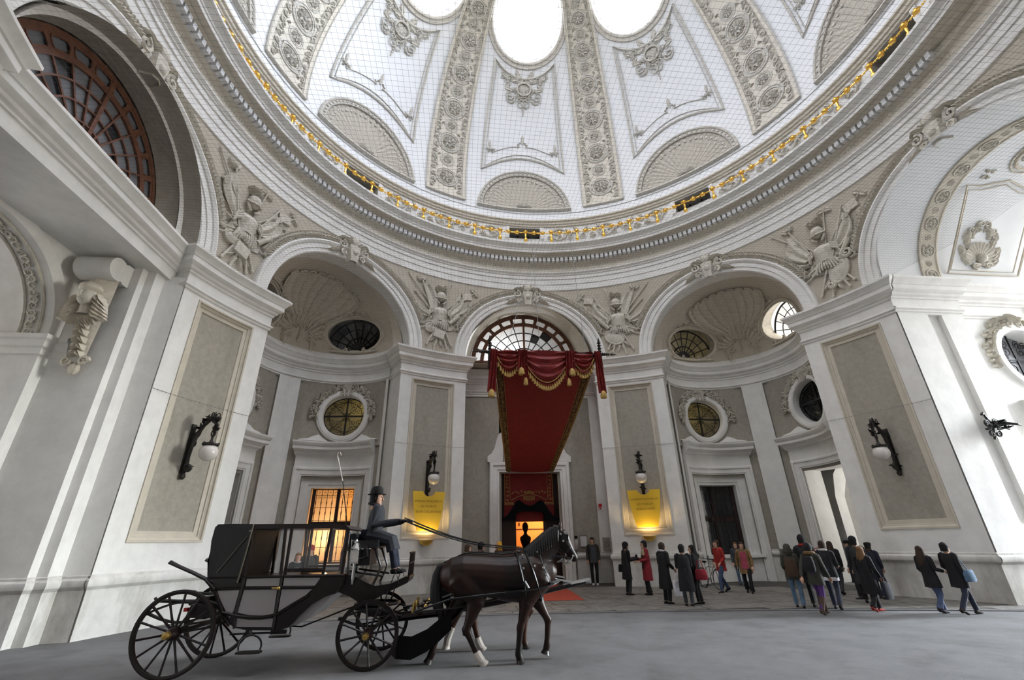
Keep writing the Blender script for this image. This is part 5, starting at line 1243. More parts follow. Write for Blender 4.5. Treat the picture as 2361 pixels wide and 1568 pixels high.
m.tube([(0, -.15, 2.28), (0, -.20, 2.2), (0, -.17, 2.17)], [.015, .03, .02], 6); m.ball((.02, .12, 2.42), (.09, .09, .09), 8, 6); m.build('figure', 'black', BU)
NB = empty('notice_board', (2.28, 12.52, 1.65)); tag(NB, 'white paper notice on the wall beside the standing man', 'notice')
m = MB(); m.box((0, 0, 0), (.28, .02, .42)); m.build('paper', 'paper', NB); m = MB(); m.box((0, -.006, .22), (.31, .03, .025)); m.box((0, -.006, -.22), (.31, .03, .025)); m.build('frame', 'iron', NB)
MP = tag(empty('intercom', (1.95, 12.53, 1.62)), 'grey intercom plate with a black head by the door frame', 'intercom')
m = MB(); m.box((0, 0, -.1), (.16, .04, .4)); m.build('plate', 'chrome', MP); m = MB(); m.box((0, -.01, .2), (.12, .06, .1)); m.build('camera_head', 'black', MP)
FA = tag(empty('fire_alarm', (3.17, 12.5, 3.12)), 'small red fire alarm box high on the white strip', 'alarm')
m = MB(); m.box((0, 0, 0), (.14, .07, .14)); m.build('housing', 'red_plastic', FA); m = MB(); m.lathe([(.02, .0), (.045, -.04), (.02, -.07)], (0, -.0, -.09), 8); m.build('sounder', 'red_plastic', FA)
PL = tag(empty('plaque', (3.3, 12.52, 1.55)), 'grey engraved plaque low on the wall by the man', 'plaque')
m = MB(); m.box((0, 0, 0), (.32, .03, .48)); m.build('slab', 'stucco', PL); m = MB(); [m.box((0, -.017, .15 - .07 * i), (.22, .006, .014)) for i in range(5)]; m.build('engraving', 'iron', PL)
# ---------------------------------------------------------------- the carriage
mat('dull_iron', (0.10, 0.085, 0.065), 0.4, 0.6)
CA = tag(empty('carriage', (0, 0, 0)), 'black and grey closed landau carriage drawn by the pair of dark horses', 'carriage')
Y0, Y1, YM = -.32, .82, .25          # near side, far side, centre line
def wheel(x, y, r, n, hub, out):
    W = empty('wheel', (x, y, r), parent=CA)
    m = MB(); m.rows([[Vector((q * cos(t), d, q * sin(t))) for q, d in ((r, -.022), (r, .022), (r - .045, .026), (r - .06, .018), (r - .06, -.018), (r - .045, -.026))] for t in [2 * pi * i / 48 for i in range(48)]], cu=True, cv=True); m.build('rim', 'lacquer', W)
    for i in range(n):
        t = 2 * pi * (i + .3) / n; m = MB(); m.tube([(hub * .8 * cos(t), -.015 * out, hub * .8 * sin(t)), (r * .5 * cos(t), 0, r * .5 * sin(t)), ((r - .05) * cos(t), .01 * out, (r - .05) * sin(t))], [.020, .015, .018], 6); m.build('spoke', 'lacquer', W)
    m = MB(); m.lathe([(.02, -.12), (hub * .75, -.11), (hub, -.04), (hub, .05), (hub * .8, .10), (hub * .55, .16), (hub * .5, .19)], axis=(0, out, 0), n=18); m.build('hub', 'lacquer', W)
    m = MB(); m.lathe([(hub * .62, .12), (hub * .62, .19), (hub * .5, .215), (.005, .22)], axis=(0, out, 0), n=18); m.build('hub_cap', 'brass', W)
wheel(-7.19, -.45, .565, 14, .085, -1); wheel(-7.19, .95, .565, 14, .085, 1); wheel(-4.43, -.45, .46, 12, .08, -1); wheel(-4.43, .95, .46, 12, .08, 1)
def xz(mb, pts, y0, y1): mb.join(MB().prism(pts, y0, y1), lambda p: Vector((p.x, p.z, p.y)))
def SX(x): return -3.067 + (x + 3.067) * .982
def SZ(z): return 1.7 + (z - 1.7) * .982
def S2(L): return [(SX(x), SZ(z)) for x, z in L]
# tub
TUB = S2([(-7.0, 1.27), (-6.93, 1.12), (-6.84, .98), (-6.72, .82), (-6.6, .66), (-6.5, .57), (-6.3, .53), (-5.8, .51), (-5.68, .55), (-5.55, .70), (-5.4, .84), (-5.22, .94), (-5.04, 1.0), (-4.96, 1.10), (-4.96, 1.25)])
m = MB(); xz(m, TUB, Y0 + .03, Y1 - .03); m.build('tub', 'lacquer', CA, smooth=40)
def ppanel(name, pts, mt='lacquer_grey'):
    o = None
    for y, d in ((Y0 + .03, -.012), (Y1 - .03, .012)):
        m = MB(); xz(m, S2(pts), y, y + d); o = m.build(name, mt, CA, smooth=0)
ppanel('rear_panel', [(-6.86, 1.08), (-6.52, 1.08), (-6.54, .80), (-6.58, .70), (-6.66, .80), (-6.75, .92)])
ppanel('door_panel', [(-6.45, 1.08), (-5.95, 1.07), (-5.94, .74), (-6.1, .72), (-6.3, .73), (-6.48, .77)])
ppanel('door_top_panel', [(-6.44, 1.24), (-5.93, 1.23), (-5.93, 1.12), (-6.44, 1.13)])
ppanel('front_panel', [(-5.88, 1.07), (-5.42, 1.06), (-5.6, .88), (-5.75, .80), (-5.88, .75)])
ppanel('front_top_panel', [(-5.87, 1.23), (-5.31, 1.22), (-5.38, 1.11), (-5.87, 1.12)])
ppanel('sill_panel', [(-6.48, .70), (-6.3, .67), (-6.1, .665), (-5.94, .68), (-5.92, .56), (-6.46, .58)])
m = MB(); xz(m, S2([(-5.72, .58), (-5.55, .74), (-5.38, .87), (-5.2, .955), (-5.1, .97), (-5.2, .86), (-5.42, .66), (-5.6, .56)]), Y0 + .10, Y1 - .10); m.build('boot_bottom', 'lacquer_grey', CA)
# frame bars and mouldings on both sides
for y in (Y0 + .01, Y1 - .01):
    m = MB()
    for L in ([(-7.0, 1.26), (-6.4, 1.255), (-5.3, 1.25), (-4.96, 1.25)], [(-6.88, 1.10), (-6.2, 1.10), (-5.4, 1.09)], [(-6.47, 1.25), (-6.5, .8), (-6.48, .56)], [(-5.91, 1.25), (-5.91, .53)]): m.tube([(SX(x), y, SZ(z)) for x, z in L], .022, 6)
    m.tube([(SX(x), y, SZ(z)) for x, z in ((-6.7, .78), (-6.5, .73), (-6.3, .70), (-6.1, .69), (-5.9, .72), (-5.7, .84), (-5.45, .98))], .024, 6)
    m.build('body_mouldings', 'lacquer', CA)
    m = MB(); m.tube([(SX(-6.02), y - .03 * (1 if y < .2 else -1), SZ(1.09)), (SX(-5.90), y - .03 * (1 if y < .2 else -1), SZ(1.09))], .014, 6); m.ball((SX(-5.92), y - .025 * (1 if y < .2 else -1), SZ(1.09)), .03, 8, 6); m.build('door_handle', 'brass', CA)
# leather hood over the back
HD = empty('hood', parent=CA)
hp = S2([(-7.02, 1.22), (-7.06, 1.5), (-7.1, 1.8), (-7.09, 2.0), (-7.05, 2.045), (-6.8, 2.05), (-6.47, 2.04), (-6.50, 1.7), (-6.54, 1.18), (-6.8, 1.17)])
m = MB(); m.rows([[Vector((x + (.03 * sin(z * 9 + q * 2) if x < -6.6 and 1.25 < z < 1.98 else 0), YM + (Y1 - YM) * q * (.98 if abs(q) < 1 else 1), z)) for x, z in hp] for q in (-1, -.97, -.5, 0, .5, .97, 1)], cv=True)
for q in (Y0, Y1): m.poly([(x, q, z) for x, z in hp])
m.build('leather', 'leather', HD, smooth=50)
for y in (Y0 - .015, Y1 + .015):
    m = MB(); m.tube([(SX(-6.9), y, SZ(1.33)), (SX(-6.55), y, SZ(1.86))], .008, 6); m.ball((SX(-6.52), y, SZ(1.93)), .025, 8, 6); m.tube([(SX(-6.49), y, SZ(2.04)), (SX(-6.52), y, SZ(1.6)), (SX(-6.56), y, SZ(1.18))], .013, 6); m.build('hood_iron', 'dull_iron', HD)
# roof, posts and glass
m = MB(); xz(m, S2([(-6.5, 2.04), (-5.2, 2.03), (-5.0, 2.0), (-4.93, 1.94), (-4.95, 1.92), (-5.2, 1.955), (-6.5, 1.965)]), Y0, Y1); m.build('roof', 'lacquer', CA)
for y in (Y0 + .02, Y1 - .02):
    for L in ([(-6.5, 1.97), (-6.47, 1.25)], [(-5.98, 1.97), (-5.93, 1.25)], [(-5.88, 1.97), (-5.87, 1.25)], [(-5.24, 1.96), (-5.28, 1.25)], [(-4.96, 1.94), (-4.98, 1.25)], [(-5.88, 1.35), (-5.28, 1.34)]):
        m = MB(); m.tube([(SX(x), y, SZ(z)) for x, z in L], .028, 4); m.build('window_post', 'lacquer', CA)
    m = MB(); m.poly([(SX(x), y, SZ(z)) for x, z in ((-5.87, 1.95), (-5.26, 1.94), (-5.29, 1.34), (-5.87, 1.35))]); m.build('window_pane', 'pane', CA, smooth=0)
    m = MB(); m.poly([(SX(x), y, SZ(z)) for x, z in ((-5.23, 1.94), (-4.97, 1.92), (-4.98, 1.28), (-5.27, 1.30))]); m.build('window_pane', 'pane', CA, smooth=0)
m = MB(); m.poly([(SX(-4.955), Y0 + .03, SZ(1.92)), (SX(-4.955), Y1 - .03, SZ(1.92)), (SX(-4.97), Y1 - .03, SZ(1.28)), (SX(-4.97), Y0 + .03, SZ(1.28))]); m.build('front_pane', 'pane', CA, smooth=0)
m = MB(); m.box((SX(-6.02), Y0 + .06, SZ(1.62)), (.07, .01, .62)); m.build('window_strap', 'paper', CA)
m = MB(); m.box((SX(-6.72), YM, 1.15), (.5, .98, .16)); m.box((SX(-6.9), YM, 1.45), (.14, .98, .6)); m.build('seat_cushions', 'leather', CA)
# coachman's box
m = MB(); xz(m, S2([(-5.3, .98), (-5.04, 1.0), (-4.85, .93), (-4.7, .845), (-4.5, .85), (-4.25, .97), (-3.94, 1.10), (-3.90, 1.18), (-3.96, 1.2), (-4.2, 1.10), (-4.45, 1.07), (-4.6, 1.12), (-4.75, 1.2), (-4.96, 1.26), (-5.3, 1.1)]), YM - .42, YM + .42); m.build('box_body', 'lacquer', CA)
for y in (YM - .36, YM + .36):
    m = MB(); m.tube([(SX(-4.93), y, 1.24), (SX(-4.96), y, 1.9)], .02, 6); m.tube([(SX(-4.5), y, 1.1), (SX(-4.4), y, 1.35), (SX(-4.52), y, 1.62), (SX(-4.72), y, 1.74)], .022, 6); m.tube([(SX(-4.9), y, 1.7), (SX(-4.5), y, 1.66)], .02, 6); m.tube([(SX(-4.9), y, 1.3), (SX(-4.35), y, 1.22)], .018, 6); m.build('box_iron', 'lacquer', CA)
m = MB(); m.box((-4.66, YM, 1.70), (.42, .86, .12)); m.tube([(-4.86, YM - .42, 1.82), (-4.86, YM + .42, 1.82)], .055, 8); m.build('box_seat', 'leather', CA)
m = MB(); m.box((-4.72, YM, 1.5), (.3, .7, .24)); m.build('tool_case', 'leather', CA)
for y in (YM - .50, YM + .50):
    L_ = empty('carriage_lamp', (-4.78, y, 1.42), parent=CA)
    m = MB(); m.box((0, 0, .1), (.13, .12, .2)); m.lathe([(.07, .2), (.09, .22), (.04, .3), (.045, .33), (.01, .36)], n=8); m.lathe([(.03, 0), (.025, -.06), (.03, -.2), (.015, -.3)], n=8); m.build('lamp_case', 'chrome', L_)
    m = MB(); m.box((0, 0, .1), (.10, .135, .15)); m.build('lamp_glass', 'milk_glass', L_)
    m = MB(); m.tube([(.06, 0, .06), (.2, -.0, .1), (.16, 0, .25)], .015, 5); m.build('lamp_bracket', 'lacquer', L_)
m = MB()
for y in [YM - .38 + .19 * i for i in range(5)]: m.tube([(-3.92, y, 1.12), (-3.90, y, 1.56)], .011, 5)
for z in (1.2, 1.4, 1.56): m.tube([(-3.91, YM - .40, z), (-3.91, YM + .40, z)], .013, 5)
m.build('dash_rail', 'lacquer', CA)
m = MB()
for y in (YM - .44, YM + .44): m.tube([(-4.05, y, 1.1), (-4.12, y, 1.3), (-4.2, y, 1.05), (-4.3, y, .7), (-4.42, y, .62)], .010, 5)
m.build('hand_straps', 'iron', CA)
# undercarriage
for x, z, a, h in ((-7.2, .82, .48, .13), (-4.43, .66, .46, .11)):
    for y in (-.33, .83):
        m = MB()
        for s in (1, -1): m.rows([[Vector((x - a + 2 * a * i / 12, y + q, z + s * h * sin(pi * i / 12) + dz)) for q, dz in ((-.03, -.014), (.03, -.014), (.03, .014), (-.03, .014))] for i in range(13)], cv=True)
        m.ball((x - a, y, z), .03, 6, 5); m.ball((x + a, y, z), .03, 6, 5); m.build('leaf_spring', 'iron', CA)
m = MB(); m.tube([(-7.19, -.42, .565), (-7.19, .92, .565)], .03, 8); m.tube([(-4.43, -.42, .46), (-4.43, .92, .46)], .03, 8); m.build('axles', 'iron', CA)
for y in (-.30, .80):
    m = MB(); m.tube([(SX(x), y, SZ(z)) for x, z in ((-7.66, 1.50), (-7.5, 1.43), (-7.25, 1.33), (-7.05, 1.24), (-6.88, 1.08), (-6.76, .88), (-6.66, .70), (-6.56, .60))], [(.035, .02), (.03, .022), (.03, .022), (.032, .025), (.03, .025), (.028, .022), (.026, .02), (.022, .02)], 6); m.build('body_iron', 'lacquer', CA)
    m = MB(); m.tube([(-7.62, y, .98), (-7.3, y, .96), (-6.9, y, .95), (-6.7, y, .9)], .028, 6); m.tube([(-7.62, y, .98), (-7.65, y, 1.02)], .02, 6); m.build('rear_iron', 'iron', CA)
m = MB(); m.box((-6.95, YM, .86), (.12, 1.0, .3)); m.box((-7.16, YM, .78), (.3, .3, .18)); m.build('rear_bolster', 'lacquer', CA)
m = MB(); m.box((-7.3, -.02, .82), (.05, .07, .05)); m.build('reflector', 'red_plastic', CA)
m = MB(); m.tube([(-4.43 + .36 * cos(t), YM + .36 * sin(t), .80) for t in [2 * pi * i / 28 for i in range(28)]], .022, 6, closed=True); m.box((-4.43, YM, .72), (.16, .9, .12)); m.tube([(-4.75, YM, .74), (-4.05, YM, .62)], .05, 6); m.build('turntable', 'lacquer', CA)
m = MB(); m.tube([(-6.9, YM, .60), (-5.6, YM, .50), (-4.7, YM, .80)], .012, 5); m.tube([(-6.5, Y0 + .1, .50), (-5.7, Y0 + .1, .50)], .014, 5); m.box((-5.80, Y0 + .12, .50), (.22, .06, .05)); m.build('stay_rods', 'iron', CA)
for y in (Y0 - .06, Y1 + .06):
    s_ = empty('step', parent=CA); m = MB(); m.tube([(-6.12 + .16 * cos(t), y, .36 + .14 * sin(t)) for t in [-.35 + (pi + .7) * i / 14 for i in range(15)]], .014, 5); m.tube([(-6.12, y, .50), (-6.2, y + (.12 if y < 0 else -.12), .55)], .016, 5); m.build('step_loop', 'iron', s_)
    m = MB(); m.prism([(-.17, -.05), (-.1, -.08), (.1, -.08), (.17, -.05), (.17, .05), (.1, .08), (-.1, .08), (-.17, .05)], -.012, .012); m.build('step_plate', 'bronze', s_, lambda p: Vector((-6.12 + p.x, y + p.y, .285 + p.z)))
# pole, splinter bar and dung apron
m = MB(); m.tube([(-4.3, YM, .55), (-3.4, YM, .62), (-2.2, YM, .78), (-.78, YM - .02, 1.04)], [.05, .05, .045, .035], 8); m.build('pole', 'lacquer', CA)
m = MB(); m.tube([(-1.25, YM, .97), (-.76, YM - .02, 1.05)], .042, 8); m.tube([(-.86, YM - .14, 1.03), (-.86, YM + .14, 1.03)], .014, 6); m.build('pole_end', 'chrome', CA)
m = MB(); m.tube([(-3.72, YM - .62, .72), (-3.72, YM + .62, .72)], .035, 6); m.tube([(-4.05, YM - .4, .68), (-3.72, YM - .5, .72)], .02, 6); m.tube([(-4.05, YM + .4, .68), (-3.72, YM + .5, .72)], .02, 6)
for y in (YM - .55, YM - .12, YM + .12, YM + .55): m.ball((-3.68, y, .74), .045, 7, 6)
m.build('splinter_bar', 'lacquer', CA)
m = MB()
for y in (YM - .5, YM - .2, YM + .3): m.tube([(-3.8, y, .7), (-3.78, y, .84)], .022, 6); m.ball((-3.6, y, .78), .035, 7, 6)
m.build('brass_fittings', 'brass', CA)
m = MB(); m.rows([[Vector((x, YM + .62 * q, z - .05 * (1 - q * q))) for q in (-1, -.6, -.2, .2, .6, 1)] for x, z in ((-4.12, .22), (-4.0, .12), (-3.78, .10), (-3.55, .19), (-3.35, .33), (-3.18, .52), (-3.04, .72), (-2.95, .82))]); m.rows([[Vector((x, YM - .62, z + k)) for k in (0, .30)] for x, z in ((-4.0, .12), (-3.78, .10), (-3.55, .19), (-3.35, .33), (-3.18, .47))]); m.build('dung_apron', 'black', CA)
m = MB()
for y in (YM - .6, YM + .6): m.tube([(-3.75, y, .72), (-3.1, y - .05, .76), (-2.2, y - .02, .92)], .014, 5)
m.build('traces', 'leather', CA)
# ---------------------------------------------------------------- horses
def fuse(mb, name, m, voxel, it=4):
    """Fuses overlapping lofts into one continuous skin."""
    me = mb.mesh(name + '_parts', m, None, 0); o = bpy.data.objects.new('tmp', me); COL.objects.link(o)
    r = o.modifiers.new('r', 'REMESH'); r.mode = 'VOXEL'; r.voxel_size = voxel
    s = o.modifiers.new('s', 'SMOOTH'); s.factor = .6; s.iterations = it
    dg = bpy.context.evaluated_depsgraph_get(); out = bpy.data.meshes.new_from_object(o.evaluated_get(dg)); bpy.data.objects.remove(o); bpy.data.meshes.remove(me)
    out.polygons.foreach_set('use_smooth', [True] * len(out.polygons)); out.name = name
    out.materials.clear(); out.materials.append(MATS[m])
    return out
def horse(label, y, dx, legs, white, coat):
    H = tag(empty('horse', (dx, y, 0)), label, 'horse')
    b = MB(); fy = (0, 1, 0)
    T = [(-3.40, 1.20, .10, .06), (-3.34, 1.20, .18, .14), (-3.22, 1.21, .26, .23), (-3.02, 1.215, .305, .275), (-2.78, 1.205, .30, .265), (-2.52, 1.175, .31, .275), (-2.26, 1.145, .34, .285), (-2.02, 1.15, .37, .27), (-1.82, 1.18, .335, .245), (-1.66, 1.22, .26, .20), (-1.54, 1.22, .17, .15), (-1.47, 1.21, .08, .08)]
    b.tube([(x, 0, z) for x, z, h, w_ in T], [(w_, h) for x, z, h, w_ in T], 20, flat=fy)
    N = [(-1.95, 1.20, .30, .19), (-1.84, 1.34, .265, .155), (-1.72, 1.47, .225, .125), (-1.61, 1.59, .185, .105), (-1.51, 1.70, .155, .092), (-1.43, 1.79, .125, .082), (-1.40, 1.85, .07, .06)]
    b.tube([(x, 0, z) for x, z, h, w_ in N], [(w_, h) for x, z, h, w_ in N], 16, flat=fy)
    Hd = [(-1.43, 1.86, .07, .065), (-1.385, 1.80, .115, .09), (-1.33, 1.71, .125, .092), (-1.27, 1.61, .098, .074), (-1.215, 1.53, .074, .058), (-1.17, 1.46, .066, .056), (-1.14, 1.41, .060, .052), (-1.125, 1.375, .035, .035)]
    b.tube([(x, 0, z) for x, z, h, w_ in Hd], [(w_ * 1.08, h * 1.12) for x, z, h, w_ in Hd], 16, flat=fy); b.ball((-1.40, 0, 1.70), (.09, .075, .10), 12, 8)
    for s in (1, -1):
        b.tube([(-1.40, s * .05, 1.84), (-1.375, s * .065, 1.92), (-1.35, s * .07, 2.0)], [.035, .034, .006], 8)
    for kind, side, pts in legs:
        j = [Vector((p[0], side * .13, p[1])) for p in pts]     # top, upper joint, knee/hock, fetlock, hoof
        if kind == 'h':
            b.tube([(-3.14, side * .11, 1.34), (-3.08, side * .14, 1.18), j[0].lerp(j[1], .35), j[1], j[1].lerp(j[2], .45)], [(.10, .13), (.15, .22), (.15, .23), (.11, .165), (.07, .10)], 14, flat=fy)
            seq, rr = [j[1], j[1].lerp(j[2], .4), j[1].lerp(j[2], .75), j[2], j[2].lerp(j[3], .35), j[2].lerp(j[3], .75), j[3], j[3].lerp(j[4], .8)], [.15, .105, .072, .070, .052, .048, .058, .052]
            b.tube([j[2] + Vector((-.045, 0, .03)), j[2] + Vector((-.03, 0, -.08))], [.035, .025], 8)
        else:
            b.tube([(-1.78, side * .13, 1.36), (-1.78, side * .16, 1.15), j[0].lerp(j[1], .3), j[1], j[1].lerp(j[2], .4)], [(.07, .12), (.11, .21), (.12, .20), (.085, .13), (.06, .085)], 14, flat=fy)
            seq, rr = [j[1], j[1].lerp(j[2], .4), j[1].lerp(j[2], .8), j[2], j[2].lerp(j[3], .2), j[2].lerp(j[3], .7), j[3], j[3].lerp(j[4], .8)], [.12, .085, .062, .068, .052, .047, .057, .052]
        b.tube(seq, [(q * .82, q) for q in rr], 12, flat=fy)
    body = link('body', fuse(b, 'horse_body', coat, .015, 5), H)
    for k, (kind, side, pts) in enumerate(legs):
        f, h = Vector((pts[3][0], side * .13, pts[3][1])), Vector((pts[4][0], side * .13, pts[4][1])); ax = (h - f).normalized()
        m = MB(); m.tube([f + ax * ((h - f).length * .55), h - ax * .01, h + ax * .0], [.052, .072, .078], 12); m.build('hoof', 'hoof' if k not in white else 'white_hair', H)
        if k in white:
            m = MB(); kn = Vector((pts[2][0], side * .13, pts[2][1])); m.tube([kn.lerp(f, white[k]), f, f + ax * ((h - f).length * .6)], [.055, .064, .060], 10); m.build('sock', 'white_hair', H)
    m = MB()
    for i in range(16):
        t = i / 15; x = -1.98 + .58 * t; z = 1.515 + .40 * t + .02 * sin(pi * t)
        m.tube([(x, 0, z - .02), (x - .02, -.05, z - .02), (x - .035, -.11, z - .12), (x - .04, -.13, z - .24)], [.03, .03, .024, .006], 5)
    m.tube([(-2.0, 0, 1.52), (-1.8, 0, 1.66), (-1.6, 0, 1.81), (-1.44, 0, 1.91), (-1.36, 0, 1.89), (-1.30, 0, 1.80)], [.03, .04, .04, .04, .035, .01], 6); m.build('mane', 'mane', H)
    m = MB(); m.tube([(-3.33, 0, 1.36), (-3.40, 0, 1.33), (-3.44, 0, 1.22), (-3.45, .0, 1.05), (-3.44, .0, .90), (-3.40, 0, .78), (-3.36, 0, .70), (-3.33, 0, .60)], [.05, .06, .075, .095, .10, .085, .06, .01], 10)
    for i in range(10): m.tube([(-3.42, .03 * sin(i), .95), (-3.38 + .02 * cos(i * 2), .05 * sin(i * 1.7), .72), (-3.34 + .05 * cos(i * 3), .07 * sin(i * 2.3), .55)], [.03, .02, .003], 4)
    m.build('tail', 'mane', H)
    m = MB()
    for s in (1, -1): m.ball((-1.335, s * .085, 1.745), .018, 8, 6); m.ball((-1.135, s * .045, 1.43), (.012, .01, .014), 6, 4)
    m.build('eyes_and_nostrils', 'black', H)
    # harness
    def girth(x, z, h, w_, k=1.03, lean=0): return [Vector((x + lean * sin(t), k * w_ * cos(t), z + k * h * sin(t))) for t in [2 * pi * i / 24 for i in range(24)]]
    m = MB(); m.tube(girth(-2.06, 1.15, .37, .275, 1.02, -.08), [(.012, .03)] * 24, 6, closed=True); m.tube(girth(-1.86, 1.17, .345, .255, 1.03, -.12), [(.012, .022)] * 24, 6, closed=True)
    br = [(-2.35, .30, .98), (-2.0, .30, .99), (-1.75, .26, 1.02), (-1.6, .21, 1.05), (-1.5, .13, 1.08), (-1.45, 0, 1.09)]
    m.tube([(x, -yy, z) for x, yy, z in br] + [(x, yy, z) for x, yy, z in br[::-1][1:]], [(.012, .045)] * 11, 6, flat=(0, 0, 1))
    for s in (1, -1):
        m.tube([(-1.78, s * .08, 1.54), (-1.72, s * .20, 1.3), (-1.62, s * .20, 1.06)], [(.01, .022)] * 3, 6); m.tube([(-2.0, s * .29, .99), (-2.6, s * .30, .95), (-3.2, s * .26, .9), (-3.75, s * .3, .75)], [(.01, .02)] * 4, 6)
        m.tube([(-2.05, s * .06, 1.535), (-2.5, s * .05, 1.50), (-3.0, s * .04, 1.535), (-3.34, 0, 1.40)], .012, 5)
    m.build('harness', 'leather', H)
    m = MB()
    for s in (1, -1):
        m.tube([(-1.42, s * .05, 1.90), (-1.34, s * .10, 1.72), (-1.22, s * .075, 1.54), (-1.17, s * .062, 1.47)], [(.006, .012)] * 4, 5)
        m.box((-1.31, s * .105, 1.74), (.12, .012, .11))
    m.tube([(-1.25 + .075 * cos(t) * .8, .075 * sin(t), 1.56 + .06 * cos(t)) for t in [2 * pi * i / 16 for i in range(16)]], .013, 5, closed=True)
    m.tube([(-1.40 + .02 * sin(t), .098 * sin(t), 1.83 + .07 * cos(t)) for t in [2 * pi * i / 16 for i in range(16)]], .012, 5, closed=True); m.build('bridle', 'leather', H)
    m = MB()
    for s in (1, -1):
        for x, yy, z in ((-1.38, .10, 1.80), (-1.34, .105, 1.69), (-1.30, .10, 1.83), (-1.18, .07, 1.46), (-1.72, .215, 1.3), (-1.68, .22, 1.2), (-2.05, .255, 1.3), (-2.05, .16, 1.49), (-1.86, .24, 1.33), (-1.80, .11, 1.53)): m.ball((x, s * yy, z), .022, 7, 5)
        m.tube([(-1.19, s * .075, 1.44), (-1.25, s * .08, 1.36), (-1.33, s * .06, 1.33)], .013, 5)
        m.tube([(-1.63, s * .225, 1.07), (-1.47, s * .13, 1.10)], [(.01, .035)] * 2, 6)
        m.tube([(-2.04, s * .285, 1.12), (-1.98, s * .30, 1.02)], .018, 6)
    m.tube([(-2.07, 0, 1.53), (-2.07, 0, 1.585)], [.03, .015], 6); m.tube([(-1.5, -.02, 1.12), (-1.2, .12, 1.06)], .014, 6); m.build('harness_metal', 'chrome', H)
    return H
horse('near dark bay horse with white hind foot in silver-mounted harness', -.30, 0,
      [('h', -1, [(-2.98, 1.12), (-2.80, .86), (-2.95, .47), (-2.77, .13), (-2.66, .0)]), ('h', 1, [(-3.05, 1.12), (-3.0, .86), (-3.37, .48), (-3.47, .14), (-3.53, .01)]),
       ('f', -1, [(-1.98, 1.0), (-2.0, .80), (-2.11, .46), (-2.15, .13), (-2.11, .0)]), ('f', 1, [(-1.86, 1.0), (-1.80, .82), (-1.62, .52), (-1.655, .18), (-1.69, .06)])], {0: .86}, 'coat_horse')
horse('far dark horse of the pair, half hidden, with a white hind sock', .72, .10,
      [('h', -1, [(-2.98, 1.12), (-2.80, .86), (-2.92, .47), (-2.82, .13), (-2.74, .0)]), ('h', 1, [(-3.05, 1.12), (-3.0, .86), (-3.22, .48), (-3.36, .14), (-3.38, .0)]),
       ('f', -1, [(-1.98, 1.0), (-1.98, .80), (-2.0, .46), (-2.03, .13), (-1.99, .0)]), ('f', 1, [(-1.92, 1.0), (-1.90, .82), (-1.86, .54), (-1.98, .36), (-2.02, .24)])], {1: .45, 0: .8}, 'coat_bay')
# ---------------------------------------------------------------- people
mat('skin', (0.50, 0.29, 0.20), 0.55)
def cloth(name, c, r=.85): 
    if name not in MATS: mat(name, c, r, var=.3, scale=9)
    return name
for n, c in (('c_coach', (.028, .031, .040)), ('c_black', (.010, .010, .012)), ('c_navy', (.014, .016, .028)), ('c_charcoal', (.030, .032, .035)), ('c_grey', (.06, .068, .08)), ('c_jeans', (.06, .09, .17)), ('c_darkjeans', (.022, .028, .05)), ('c_paleblue', (.10, .17, .26)), ('c_red', (.33, .022, .018)), ('c_crimson', (.26, .018, .03)), ('c_camel', (.23, .135, .055)), ('c_cream', (.46, .38, .24)), ('c_pink', (.36, .06, .10)), ('c_purple', (.075, .025, .15)), ('c_white', (.62, .62, .66)), ('c_olive', (.045, .045, .036)), ('c_brown', (.06, .032, .018)), ('c_yellow', (.70, .36, .02)), ('c_hairbrown', (.035, .019, .011)), ('c_hairblack', (.008, .007, .007)), ('c_hairfair', (.16, .085, .035)), ('c_shoe', (.012, .011, .011)), ('c_silver', (.45, .46, .48))): cloth(n, c)
def hand(mb, w_, d, side, s):
    """palm and five fingers, lightly curled, pointing along d from wrist w_."""
    w_, d = Vector(w_), Vector(d).normalized(); a = d.cross(Vector((0, 0, 1)))
    if a.length < .2: a = Vector((0, 1, 0)) if abs(d.y) < .9 else Vector((1, 0, 0))
    a.normalize(); n = a.cross(d)
    mb.tube([w_ - d * .02 * s, w_ + d * .04 * s, w_ + d * .09 * s], [(.026 * s, .018 * s), (.040 * s, .017 * s), (.042 * s, .015 * s)], 8, flat=tuple(a))
    for i, L in enumerate((.068, .078, .074, .058)):
        b = w_ + d * .085 * s + a * (.030 - .020 * i) * s
        mb.tube([b, b + d * L * .5 * s - n * .006 * s, b + d * L * .85 * s - n * .028 * s, b + d * L * .9 * s - n * .045 * s], [.0095 * s, .009 * s, .008 * s, .005 * s], 5)
    b = w_ + d * .025 * s + a * .036 * s
    mb.tube([b, b + (d * .035 + a * .022) * s, b + (d * .065 + a * .018 - n * .012) * s], [.012 * s, .011 * s, .007 * s], 5)
